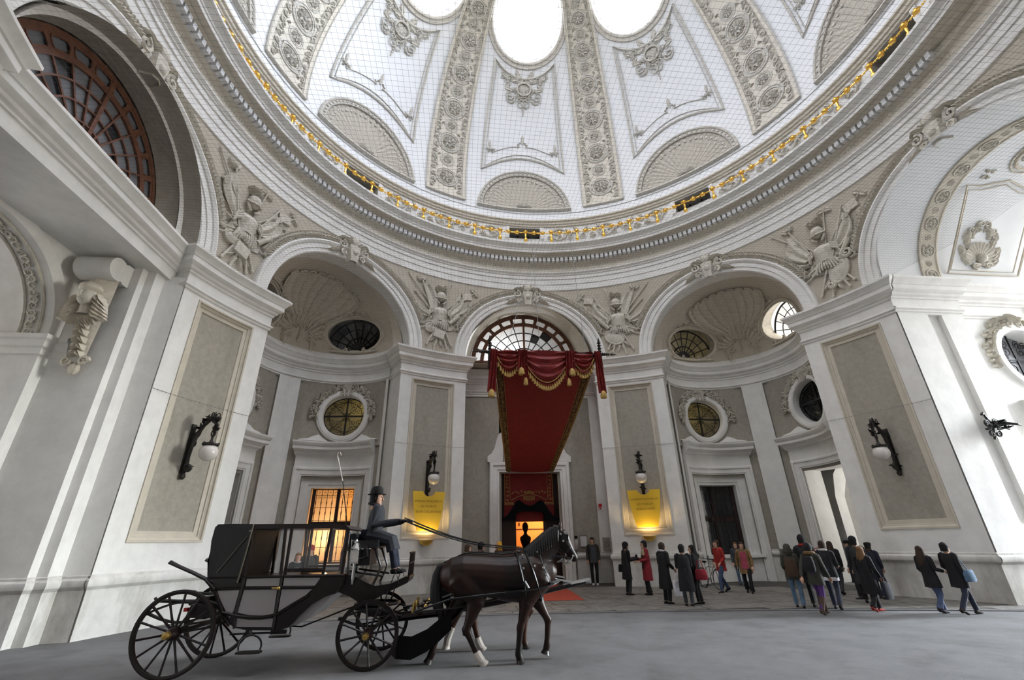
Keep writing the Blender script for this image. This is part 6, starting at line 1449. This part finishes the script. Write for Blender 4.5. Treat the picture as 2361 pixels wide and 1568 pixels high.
def person(label, loc, head, h=1.65, coat='c_black', hem=.78, legs='c_darkjeans', stride=0.0, hair='c_hairbrown', long=False, hat=None, lean=0.0, arms=((.06, -.02), (.06, -.02)), elbow=(0, 0), collar=None, shirt=None, shoes='c_shoe', flare=0.0, turn=0.0, fur=False, yoke=None, sit=None, wide=1.0, step=None, group='passers-by in the rotunda', hood=False, boots=None, gloves=None):
    """Faces local +Y. arms: (forward, out) swing of each wrist; elbow: how far each forearm is lifted; stride: half the distance between the feet."""
    P = tag(empty('person', loc, az=head), label, 'person', group); s = h / 1.75
    V = lambda x, y, z: Vector((x * s, y * s, z * s))
    sh = lambda z: lean * max(0, z - .9)     # forward lean grows above the hips
    hipz, zs = .93, 1.43
    if sit: hipz, zs = sit['hip'] / s, sit['hip'] / s + .50
    dz = zs - 1.43
    sx = .178 * wide
    # joints
    A = []
    for k, sd in ((0, -1), (1, 1)):
        f, o_ = arms[k]; e = elbow[k]
        S = V(sd * sx, sh(zs), zs); E = V(sd * (sx + .045 + o_ * .5), sh(1.2) + f * .35 - .03, zs - .29); W = V(sd * (sx + .02 + o_), sh(1.0) + f + .04 + e * .22, zs - .53 + e * .30)
        A.append((S, E, W))
    Lg = []
    for k, sd in ((0, -1), (1, 1)):
        if sit: K, F = V(sd * .13, .44, hipz - .06), V(sd * .13, .44 + sit.get('foot', .12), hipz - .06 - .44); J = V(sd * .10, .02, hipz)
        else:
            q = stride * (1 if k == 0 else -1); J = V(sd * .095, 0, hipz); F = V(sd * .085, q, .085 + (.06 if q < -.15 else 0)); K = V(sd * .10, q * .55 + (.05 + .05 * (abs(q) > .1)), .49)
        Lg.append((J, K, F))
    hc = V(0, sh(1.6) + .015, 1.615 + dz); R3 = Matrix.Rotation(-rad(turn), 3, 'Z')
    # body: one skin from crown to feet
    b = MB(); hd_ = MB()
    hd_.rows([[V(rx * cos(t), oy + ry * sin(t) * (1.0 if sin(t) < 0 else 1.0), z) for t in [2 * pi * i / 16 for i in range(16)]] for z, rx, ry, oy in ((-.135, .012, .012, .07), (-.125, .035, .035, .055), (-.105, .052, .06, .03), (-.07, .064, .078, .014), (-.03, .072, .09, .004), (.01, .076, .096, 0), (.05, .077, .099, -.004), (.085, .068, .088, -.008), (.11, .045, .06, -.01), (.122, .01, .012, -.012))], cv=True)
    hd_.tube([V(0, .092, .015), V(0, .108, -.02), V(0, .115, -.038), V(0, .095, -.046)], [.008 * s, .012 * s, .017 * s, .008 * s], 6)
    for q in (1, -1): hd_.ball(V(q * .077, -.005, -.01), (.009 * s, .018 * s, .03 * s), 6, 5)
    hd_.tube([V(-.022, .088, -.075), V(0, .094, -.073), V(.022, .088, -.075)], .006 * s, 5); hd_.tube([V(-.05, .078, .022), V(0, .094, .02), V(.05, .078, .022)], .008 * s, 5)
    HS_ = 1.07; b.join(hd_, lambda p: hc + R3 @ (p * HS_))
    b.tube([hc + V(0, -.02, -.08), V(0, sh(1.48), 1.47 + dz), V(0, sh(1.42), 1.40 + dz)], [.052 * s, .055 * s, .075 * s], 10)
    b.tube([V(0, sh(z), z) for z in (hipz, hipz + .15, hipz + .3, hipz + .45, hipz + .53)], [(.15 * s, .10 * s), (.13 * s, .09 * s), (.15 * s, .10 * s), (.17 * s, .09 * s), (.08 * s, .06 * s)], 12, flat=(1, 0, 0))
    for S, E, W in A: b.tube([S, E, W], [.045 * s, .036 * s, .026 * s], 8); hand(b, W, W - E, 1, s)
    if gloves:
        for S, E, W in A: m = MB(); hand(m, W, W - E, 1, s * 1.12); m.tube([W.lerp(E, .12), W + (W - E) * .03], [.040 * s, .034 * s], 8); m.build('glove', gloves, P)
    for J, K, F in Lg: b.tube([J, K, F], [.075 * s, .05 * s, .035 * s], 8)
    b.build('body', 'skin', P)
    # trousers
    m = MB()
    for J, K, F in Lg:
        m.tube([J + V(0, 0, .08), J, J.lerp(K, .5), K, K.lerp(F, .5), F.lerp(K, .03)], [.085 * s, .098 * s, .080 * s, .062 * s, .062 * s, (.058 + flare) * s], 10)
    m.tube([V(0, -.01, hipz + .14), V(0, -.01, hipz), V(0, -.01, hipz - .08)], [(.165 * s, .115 * s), (.18 * s, .125 * s), (.12 * s, .10 * s)], 12, flat=(1, 0, 0)); m.build('trousers', legs, P)
    for J, K, F in Lg:
        m = MB(); dn_ = Vector((0, 1, 0)) if not sit else Vector((0, .95, .1)); tip = F + dn_ * .17 * s; tilt = -.05 * s if F.z > .12 * s and not sit else 0
        m.tube([F + Vector((0, -.07 * s, -.045 * s - tilt)), F + Vector((0, -.03 * s, -.035 * s)), F + Vector((0, .06 * s, -.045 * s)), tip + Vector((0, -.03 * s, -.055 * s + tilt)), tip + Vector((0, 0, -.065 * s + tilt))], [(.03 * s, .03 * s), (.042 * s, .045 * s), (.044 * s, .036 * s), (.042 * s, .026 * s), (.02 * s, .012 * s)], 8, flat=(1, 0, 0)); m.build('shoe', shoes, P)
        if boots: m = MB(); m.tube([F + V(0, 0, -.02), F.lerp(K, .8)], [.064 * s, .072 * s], 10); m.build('boot_shaft', boots, P)
    # coat with sleeves
    m = MB(); top = 1.47 + dz; zz = []
    hem_ = hem if not sit else hipz - .05
    prof = [(0, .085, .075), (.03, .125, .095), (.065, .165, .112), (.11, .185, .125), (.20, .19, .135), (.30, .185, .135), (.42, .185, .13), (.52, .20, .14)]
    rows = []
    for dd, rx, ry in prof: rows.append((top - dd, rx * wide, ry))
    z = top - .52
    while z > hem_ + .01:
        z = max(hem_, z - .12); k = (top - .52 - z); rows.append((z, (.20 + .05 * k + flare * .2) * wide, .14 + .07 * k))
    cyo = 0 if sit else 0
    m.rows([[V(rx * cos(t), sh(z_) - .005 + ry * sin(t) + .012 * sin(5 * t + z_ * 9) * (z_ < 1.1 + dz), z_ + .006 * cos(3 * t)) for t in [2 * pi * i / 20 for i in range(20)]] for z_, rx, ry in rows], cv=True)
    for S, E, W in A:
        inn = Vector((-S.x, 0, 0)).normalized(); m.tube([S + inn * .09 * s, S + inn * .035 * s + V(0, 0, .012), S + V(0, 0, -.01), S.lerp(E, .18), S.lerp(E, .55), E, E.lerp(W, .5), W.lerp(E, .06)], [.05 * s, .066 * s, .070 * s, .070 * s, .062 * s, .058 * s, .053 * s, .046 * s], 10)
    if sit:   # skirts of the coat over the thighs
        for J, K, F in Lg: m.tube([J + V(0, 0, .02), J.lerp(K, .5) + V(0, 0, .02), K.lerp(J, .05) + V(0, 0, .01), K.lerp(F, .35)], [.14 * s, .13 * s, .11 * s, .10 * s], 10)
    m.build('coat', coat, P)
    if shirt: m = MB(); m.rows([[V(rx * cos(t), sh(z_) + (ry + .012) * sin(t), z_) for t in [pi * .30 + pi * .4 * i / 8 for i in range(9)]] for z_, rx, ry in rows[2:9]]); m.build('shirt', shirt, P)
    if collar or fur or hood:
        m = MB(); r_ = .085 if not fur else .11; m.tube([V(r_ * cos(t), sh(1.47) + .0 + (r_ * .95) * sin(t) - .01, 1.475 + dz + .02 * (1 - sin(t))) for t in [2 * pi * i / 14 for i in range(14)]], (.028 if not fur else .05) * s, 6, closed=True); m.build('scarf' if collar else 'fur_collar', collar or 'c_camel', P)
    if yoke: m = MB(); m.rows([[V((rx + .012) * cos(t), sh(z_) + (ry + .014) * sin(t), z_) for t in [2 * pi * i / 20 for i in range(20)]] for z_, rx, ry in rows[:5]], cv=True); m.build('shoulder_cape', yoke, P)
    # hair and hats
    m = MB(); hh = MB()
    if hood or hat == 'hood': hh.rows([[V(rx * cos(t), oy + ry * sin(t), z) for t in [pi * .82 + pi * 1.36 * i / 14 for i in range(15)]] for z, rx, ry, oy in ((-.16, .11, .11, -.03), (-.08, .105, .12, -.02), (0, .10, .125, -.015), (.07, .095, .12, -.015), (.12, .07, .085, -.02), (.145, .02, .03, -.03))])
    else: hh.rows([[V(rx * cos(t), oy + ry * sin(t), z) for t in [pi * .86 + pi * 1.28 * i / 14 for i in range(15)]] for z, rx, ry, oy in ((-.09, .075, .075, -.03), (-.05, .083, .095, -.018), (0, .086, .104, -.008), (.05, .086, .106, -.006))]); hh.rows([[V(rx * cos(t), oy + ry * sin(t), z) for t in [2 * pi * i / 16 for i in range(16)]] for z, rx, ry, oy in ((.05, .086, .104, -.008), (.085, .076, .095, -.01), (.115, .05, .066, -.012), (.132, .008, .01, -.012))], cv=True)
    if long: hh.rows([[V(rx * cos(t), oy + ry * sin(t) + .008 * sin(t * 9), z) for t in [pi * .9 + pi * 1.2 * i / 14 for i in range(15)]] for z, rx, ry, oy in ((0, .09, .105, -.01), (-.08, .10, .11, -.02), (-.16, .115, .115, -.03), (-.25, .12, .11, -.03), (-.34, .10, .10, -.04), (-.36, .08, .08, -.05))])
    m.join(hh, lambda p: hc + R3 @ (p * HS_)); m.build('hood' if (hood or hat == 'hood') else 'hair', coat if hood is True else ((hat and 'c_yellow') if hat == 'hood' else hair), P)
    if hat and hat != 'hood':
        m = MB(); q = MB()
        if hat == 'bowler': q.rows([[V(rx * cos(t), ry * sin(t) - .005, z) for t in [2 * pi * i / 24 for i in range(24)]] for z, rx, ry in ((.052, .088, .108), (.045, .13, .15), (.058, .14, .16), (.052, .135, .155), (.062, .092, .112), (.10, .092, .11), (.15, .085, .10), (.185, .06, .072), (.195, .01, .012))], cv=True)
        elif hat == 'cap': q.rows([[V(rx * cos(t), ry * sin(t) + oy, z) for t in [2 * pi * i / 18 for i in range(18)]] for z, rx, ry, oy in ((.03, .09, .108, -.006), (.07, .098, .125, .01), (.10, .10, .125, .01), (.125, .07, .09, 0), (.13, .01, .01, 0))], cv=True); q.rows([[V(.085 * x, .09 + d * (1 - x * x * .6), .045 - d * .2) for x in (-1, -.5, 0, .5, 1)] for d in (0, .08)])
        else: q.rows([[V(rx * cos(t), ry * sin(t) - .006, z) for t in [2 * pi * i / 18 for i in range(18)]] for z, rx, ry in ((.0, .092, .11), (.03, .096, .115), (.08, .092, .11), (.12, .07, .085), (.145, .03, .035), (.15, .005, .005))], cv=True)
        m.join(q, lambda p: hc + R3 @ (p * HS_)); m.build('bowler_hat' if hat == 'bowler' else ('cap' if hat == 'cap' else 'knit_hat'), 'c_hairblack' if hat in ('bowler', 'cap') else hair if hat == 'same' else 'c_black', P)
    m = MB()
    for q in (1, -1): m.ball(hc + R3 @ (V(q * .03, .090, .006) * HS_), .008 * s, 6, 4)
    m.build('eyes', 'black', P)
    P['_s'] = s
    return P, A, s
def bag(label, name, P, loc, size, m, shape='tote', strap=None, cat='bag'):
    """A bag held or worn: a thing of its own, placed in the wearer's frame."""
    B = empty(name); mw = Matrix.Translation(P.location) @ Matrix.Rotation(P.rotation_euler.z, 4, 'Z'); B.matrix_world = mw @ Matrix.Translation(loc); tag(B, label, cat)
    a, d, h = size; mb = MB()
    mb.rows([[Vector((a * .5 * kx * cos(t) * (abs(cos(t)) ** -.4 if abs(cos(t)) > .2 else 1.0), d * .5 * kx * sin(t), z * h)) for t in [2 * pi * i / 16 for i in range(16)]] for z, kx in ((-.5, .1), (-.49, .95), (-.3, 1.05), (.1, 1.0), (.4, .9), (.5, .75), (.5, .05))], cv=True); mb.build('bag_body', m, B)
    if strap: mb = MB(); mb.tube([Vector(p) for p in strap], .010, 5); mb.build('strap', m, B)
    return B
_ = person('coachman in bowler hat and grey greatcoat driving the carriage', (-4.70, .25, 0), 92, 1.72, 'c_coach', .5, 'c_darkjeans', hair='c_hairblack', hat='bowler', gloves='c_black', sit={'hip': 1.80, 'foot': .10}, arms=((.30, -.03), (.30, -.03)), elbow=(1.0, 1.0), collar='c_black', lean=.10, wide=1.12, group='coachman')
DRV, DA, DS = _
# reins from the coachman's hands to the bits
def wpt(P, v): return Matrix.Translation(P.location) @ Matrix.Rotation(P.rotation_euler.z, 4, 'Z') @ v
hl, hr = wpt(DRV, DA[0][2]) + Vector((.08, 0, .0)), wpt(DRV, DA[1][2]) + Vector((.08, 0, 0))
for k, (h0, tgt, mid, lb) in enumerate(((hr, (-1.2, -.38, 1.43), (-2.06, -.36, 1.57), 'upper rein from the coachman to the near horse'), (hr, (-1.2, -.22, 1.43), (-2.06, -.24, 1.59), 'inner rein from the coachman to the near horse'), (hl, (-1.08, .66, 1.43), (-1.96, .66, 1.60), 'inner rein from the coachman to the far horse'), (hl, (-1.08, .78, 1.43), (-1.96, .78, 1.58), 'outer rein from the coachman to the far horse'))):
    a, b, c = h0 + Vector((0, 0, .05 * (k % 2))), Vector(mid), Vector(tgt); m = MB(); pts = [a.lerp(b, i / 8) + Vector((0, 0, -.10 * sin(pi * i / 8))) for i in range(9)] + [b.lerp(c, i / 5) + Vector((0, 0, -.03 * sin(pi * i / 5))) for i in range(1, 6)]
    m.tube(pts, .009, 5); tag(m.build('rein', 'leather', None), lb, 'rein', 'reins')
WH = tag(empty('whip', (-4.98, .1, 1.6)), 'whip with pale lash standing in its holder behind the coachman', 'whip')
m = MB(); m.tube([(0, 0, 0), (-.1, 0, .55), (-.24, 0, 1.15)], [.014, .010, .007], 5); m.build('stock', 'c_black', WH)
m = MB(); m.tube([(-.24, 0, 1.15), (-.33, 0, 1.42), (-.39, 0, 1.60), (-.385, 0, 1.66), (-.35, 0, 1.66), (-.33, 0, 1.60)], [.008, .010, .010, .010, .010, .008], 5); m.build('lash', 'milk_glass', WH)
# standing and walking figures (x, y on the floor; az = the way they face)
person('man in dark grey jacket and jeans standing against the wall by the notice', (2.45, 11.75, 0), 195, 1.80, 'c_olive', .80, 'c_black', hair='c_hairblack', shoes='c_white', arms=((.0, .03), (.0, .03)), shirt='c_grey', turn=15)
Pw, _, s_ = person('woman in long black coat looking down at her phone', (2.5, 7.85, 0), 80, 1.61, 'c_black', .52, 'c_charcoal', hair='c_hairblack', hat='knit', arms=((.22, -.08), (.22, -.08)), elbow=(1.0, 1.0), lean=.06)
bag('black shoulder bag hanging at the hip of the woman with the phone', 'shoulder_bag', Pw, Vector((-.26, -.02, .80)), (.14, .26, .24), 'c_black', strap=[(0, 0, .12), (.08, .0, .5), (.22, 0, .62)])
m = MB(); m.box((0, 0, 0), (.07, .012, .13), Matrix.Rotation(.6, 3, 'X')); o = m.build('phone', 'black', None); o.matrix_world = Matrix.Translation(wpt(Pw, Vector((.0, .42, 1.16)))); tag(o, 'small dark phone held by the woman in the long black coat', 'phone')
person('museum attendant in long red coat with cream shoulder cape', (3.16, 7.72, 0), 275, 1.65, 'c_crimson', .46, 'c_black', hair='c_hairblack', yoke='c_cream', arms=((.1, -.04), (.1, -.04)), elbow=(.6, .6), flare=.03, shirt='c_brown')
Pb, _, s_ = person('man in black overcoat and white scarf beside two friends', (2.80, 5.45, 0), 70, 1.60, 'c_black', .42, 'c_black', hair='c_hairbrown', collar='c_white', arms=((.15, 0), (.1, 0)), elbow=(.5, .3), lean=.05)
bag('white paper carrier bag hanging beside the man in the black overcoat', 'carrier_bag', Pb, Vector((.30, .16, .42)), (.14, .30, .38), 'c_white', strap=[(0, -.06, .19), (0, -.03, .32), (0, .03, .32), (0, .06, .19)])
person('man seen from behind in long black coat and jeans', (3.17, 4.90, 0), 15, 1.53, 'c_black', .42, 'c_grey', stride=.05, hair='c_hairblack', hat='knit', arms=((.15, -.04), (.15, -.04)), elbow=(.6, .6), wide=1.08)
Pl, _, s_ = person('woman with long black hair and leather jacket beside the bicycle', (3.62, 5.16, 0), 300, 1.52, 'c_black', .72, 'c_black', stride=.04, hair='c_hairblack', long=True, arms=((.1, 0), (.12, 0)), elbow=(.3, .6))
bag('crimson leather handbag of the long-haired woman', 'handbag', Pl, Vector((-.20, -.14, .76)), (.16, .32, .27), 'c_crimson', strap=[(0, -.1, .12), (.04, -.03, .36), (.04, .05, .36), (0, .1, .12)])
person('man in bright red jacket and jeans walking', (5.79, 7.72, 0), 255, 1.62, 'c_red', .72, 'c_jeans', stride=.24, hair='c_hairbrown', arms=((.1, .02), (-.05, .02)), elbow=(.3, .3), lean=.05)
person('woman in camel coat over a pink jumper', (6.42, 7.3, 0), 215, 1.55, 'c_camel', .66, 'c_black', stride=.16, hair='c_hairbrown', shirt='c_pink', arms=((.05, .05), (-.1, .08)), flare=.03, lean=-.03)
person('child-sized person in grey jacket with fur collar by the barred window', (7.75, 9.95, 0), 215, 1.52, 'c_grey', .72, 'c_paleblue', stride=.08, hair='c_hairfair', collar='c_black', arms=((.0, .02), (.05, .02)))
Ph, _, s_ = person('person in dark hooded jacket with a patterned backpack', (5.68, 3.90, 0), 35, 1.50, 'c_olive', .76, 'c_paleblue', stride=.10, hood=True, arms=((.1, 0), (.1, 0)), elbow=(.5, .5), lean=.06)
bag('dark drawstring backpack with a red pattern on the hooded person', 'backpack', Ph, Vector((0, -.22, .95)), (.30, .16, .42), 'c_brown', strap=[(-.1, .02, .2), (-.12, .12, .36), (.12, .12, .36), (.1, .02, .2)])
Pp, _, s_ = person('woman with fur hood, dark parka and purple trousers striding', (5.42, 2.75, 0), 60, 1.53, 'c_olive', .72, 'c_purple', stride=.30, hair='c_hairblack', hat='knit', fur=True, arms=((-.25, .05), (.2, .05)), boots='c_brown', shoes='c_brown', lean=.04)
bag('small black backpack on the woman in purple trousers', 'backpack', Pp, Vector((.02, -.21, 1.08)), (.26, .15, .34), 'c_black', strap=[(-.1, .02, .15), (-.12, .12, .28), (.12, .12, .28), (.1, .02, .15)])
person('tall man in black hat and dark coat within the walking group', (6.05, 3.75, 0), 40, 1.72, 'c_black', .60, 'c_charcoal', stride=.12, hair='c_hairblack', hat='knit', collar='c_red')
Pq, _, s_ = person('person in black jacket with white shirt tail and blue jeans', (6.28, 3.35, 0), 45, 1.58, 'c_black', .80, 'c_darkjeans', stride=.22, hair='c_hairbrown', collar='c_white', arms=((.1, .0), (.15, 0)), elbow=(.6, .6), lean=.05)
m = MB(); m.rows([[Vector((.19 * cos(t), .145 * sin(t), z)) for t in [2 * pi * i / 18 for i in range(18)]] for z in (.74, .66)], cv=True); o = m.build('shirt_tail', 'c_white', Pq)
bag('bright red shoulder bag behind the person with white shirt tail', 'shoulder_bag', Pq, Vector((-.26, .05, 1.05)), (.08, .14, .4), 'c_red', strap=[(0, 0, .18), (.08, 0, .34), (.2, 0, .36)])
person('dark-haired woman in black jacket walking off towards the doorway', (8.75, 6.15, 0), 60, 1.53, 'c_black', .74, 'c_charcoal', stride=.26, hair='c_hairbrown', long=True, lean=-.03)
person('man in peaked cap and dark coat seen in profile', (8.45, 5.05, 0), 290, 1.56, 'c_black', .48, 'c_black', stride=.08, hair='c_hairblack', hat='cap', lean=-.05)
person('person in round dark hat behind the man with the cap', (7.92, 4.2, 0), 45, 1.66, 'c_charcoal', .5, 'c_black', stride=.08, hair='c_hairblack', hat='knit')
Pg, _, s_ = person('fair long-haired girl in black coat and red shoes walking', (6.88, 2.86, 0), 75, 1.44, 'c_black', .46, 'c_black', stride=.26, hair='c_hairfair', long=True, shoes='c_red', lean=.02, arms=((.12, .02), (.15, .04)), flare=.02)
bag('blue and white shopping bag swinging beside the girl in red shoes', 'shopping_bag', Pg, Vector((.26, .18, .46)), (.08, .26, .36), 'c_navy', strap=[(0, -.08, .16), (0, -.04, .28), (0, .04, .28), (0, .08, .16)])
Pz, _, s_ = person('woman in dark blue hooded coat and black hat, arm akimbo', (8.95, 4.9, 0), 60, 1.49, 'c_navy', .55, 'c_darkjeans', stride=.10, hair='c_hairblack', hat='cap', collar='c_brown', arms=((.0, .12), (.0, .02)), elbow=(.5, .1))
person('curly-haired woman in dark jacket and jeans at the pillar, walking', (8.0, 2.28, 0), 85, 1.43, 'c_black', .66, 'c_jeans', stride=.16, hair='c_hairbrown', long=True, lean=-.10, arms=((.05, 0), (.1, 0)), elbow=(.2, .6), shoes='c_navy', flare=.02)
Pk, _, s_ = person('person in black jacket striding past the pillar base with crossed legs', (8.42, 2.02, 0), 85, 1.50, 'c_black', .64, 'c_darkjeans', stride=.34, hair='c_hairblack', lean=-.12, arms=((.05, .02), (-.1, .02)), elbow=(.4, .2))
bag('pale blue shoulder bag of the person striding past the pillar', 'shoulder_bag', Pk, Vector((.24, .04, .80)), (.12, .26, .24), 'c_paleblue', strap=[(0, 0, .12), (-.03, -.06, .32), (-.12, -.10, .50)])
person('person with red-brown hair half hidden behind the horse', (-2.85, 7.4, 0), 80, 1.64, 'c_charcoal', .6, 'c_black', hair='c_brown', group='people behind the horses')
person('person in black woolly hat half hidden behind the horse', (-2.4, 7.9, 0), 75, 1.69, 'c_black', .6, 'c_black', hair='c_hairblack', hat='knit', group='people behind the horses')
person('person in yellow hood half hidden behind the horse', (-1.78, 8.3, 0), 250, 1.70, 'c_brown', .6, 'c_black', hair='c_yellow', hat='hood', group='people behind the horses')
Pc, _, s_ = person('fair-haired woman with a small camera seen through the carriage window', (-7.50, 5.6, 0), 163, 1.52, 'c_black', .66, 'c_darkjeans', hair='c_hairfair', long=True, collar='c_silver', arms=((.2, -.1), (.2, -.1)), elbow=(1.2, 1.2), group='people behind the carriage')
person('person in red woolly hat seen through the carriage window', (-7.32, 6.05, 0), 163, 1.70, 'c_olive', .6, 'c_black', hair='c_red', hat='same', group='people behind the carriage')
CM = empty('compact_camera'); CM.matrix_world = Matrix.Translation(wpt(Pc, Vector((0, .50, 1.14)))); tag(CM, 'small silver camera held by the woman behind the carriage', 'camera')
m = MB(); m.box((0, 0, 0), (.10, .04, .06)); m.build('camera_body', 'c_silver', CM); m = MB(); m.lathe([(.022, 0), (.022, .04), (.015, .05)], axis=(.3, -1, 0), n=10); m.build('lens', 'black', CM)
# ---------------------------------------------------------------- bicycle
BK = tag(empty('bicycle', (6.0, 9.0, 0), az=-2), 'silver city bicycle leaning at the wall beside the red-jacketed man', 'bicycle')
for y in (-.52, .52):
    W = empty('bicycle_wheel', (0, y, .34), parent=BK); m = MB(); m.tube([(0, .33 * cos(t), .33 * sin(t)) for t in [2 * pi * i / 32 for i in range(32)]], .017, 6, closed=True); m.build('tyre', 'black', W)
    m = MB(); m.tube([(0, .31 * cos(t), .31 * sin(t)) for t in [2 * pi * i / 32 for i in range(32)]], .008, 5, closed=True)
    m.build('rim', 'chrome', W)
    m = MB(); [m.tube([(0, .02 * cos(t), .02 * sin(t)), (0, .31 * cos(t), .31 * sin(t))], .0025, 3) for t in [2 * pi * i / 16 for i in range(16)]]; o = m.build('spokes', 'chrome', W); o['kind'] = 'stuff'
m = MB()
for a, b in (((0, -.52, .34), (0, -.45, .62)), ((0, -.45, .62), (0, -.38, .90)), ((0, -.40, .80), (0, .08, .30)), ((0, -.42, .72), (0, .18, .72)), ((0, .08, .30), (0, .22, .80)), ((0, .08, .30), (0, .52, .34)), ((0, .18, .70), (0, .52, .34))): m.tube([a, b], .016, 6)
m.build('frame', 'chrome', BK)
m = MB(); m.tube([(-.28, -.22, 1.02), (-.25, -.34, 1.0), (0, -.40, .98), (.25, -.34, 1.0), (.28, -.22, 1.02)], .013, 6); m.tube([(0, -.38, .88), (0, -.40, .99)], .016, 6); m.build('handlebar', 'iron', BK)
m = MB(); m.ball((0, .24, .88), (.07, .13, .035), 10, 6); m.tube([(0, .22, .78), (0, .23, .87)], .014, 6); m.build('saddle', 'black', BK)
m = MB(); m.box((0, .60, .66), (.12, .34, .015)); m.tube([(0, .52, .34), (0, .66, .65)], .008, 5); m.build('luggage_rack', 'iron', BK)
m = MB(); m.lathe([(.09, -.01), (.09, .01)], (0.02, .08, .30), 14, (1, 0, 0)); m.tube([(.03, .08, .3), (.06, .02, .18), (.12, .02, .18)], .009, 5); m.tube([(-.02, .08, .3), (-.06, .14, .42), (-.12, .14, .42)], .009, 5); m.build('crank_and_pedals', 'iron', BK)
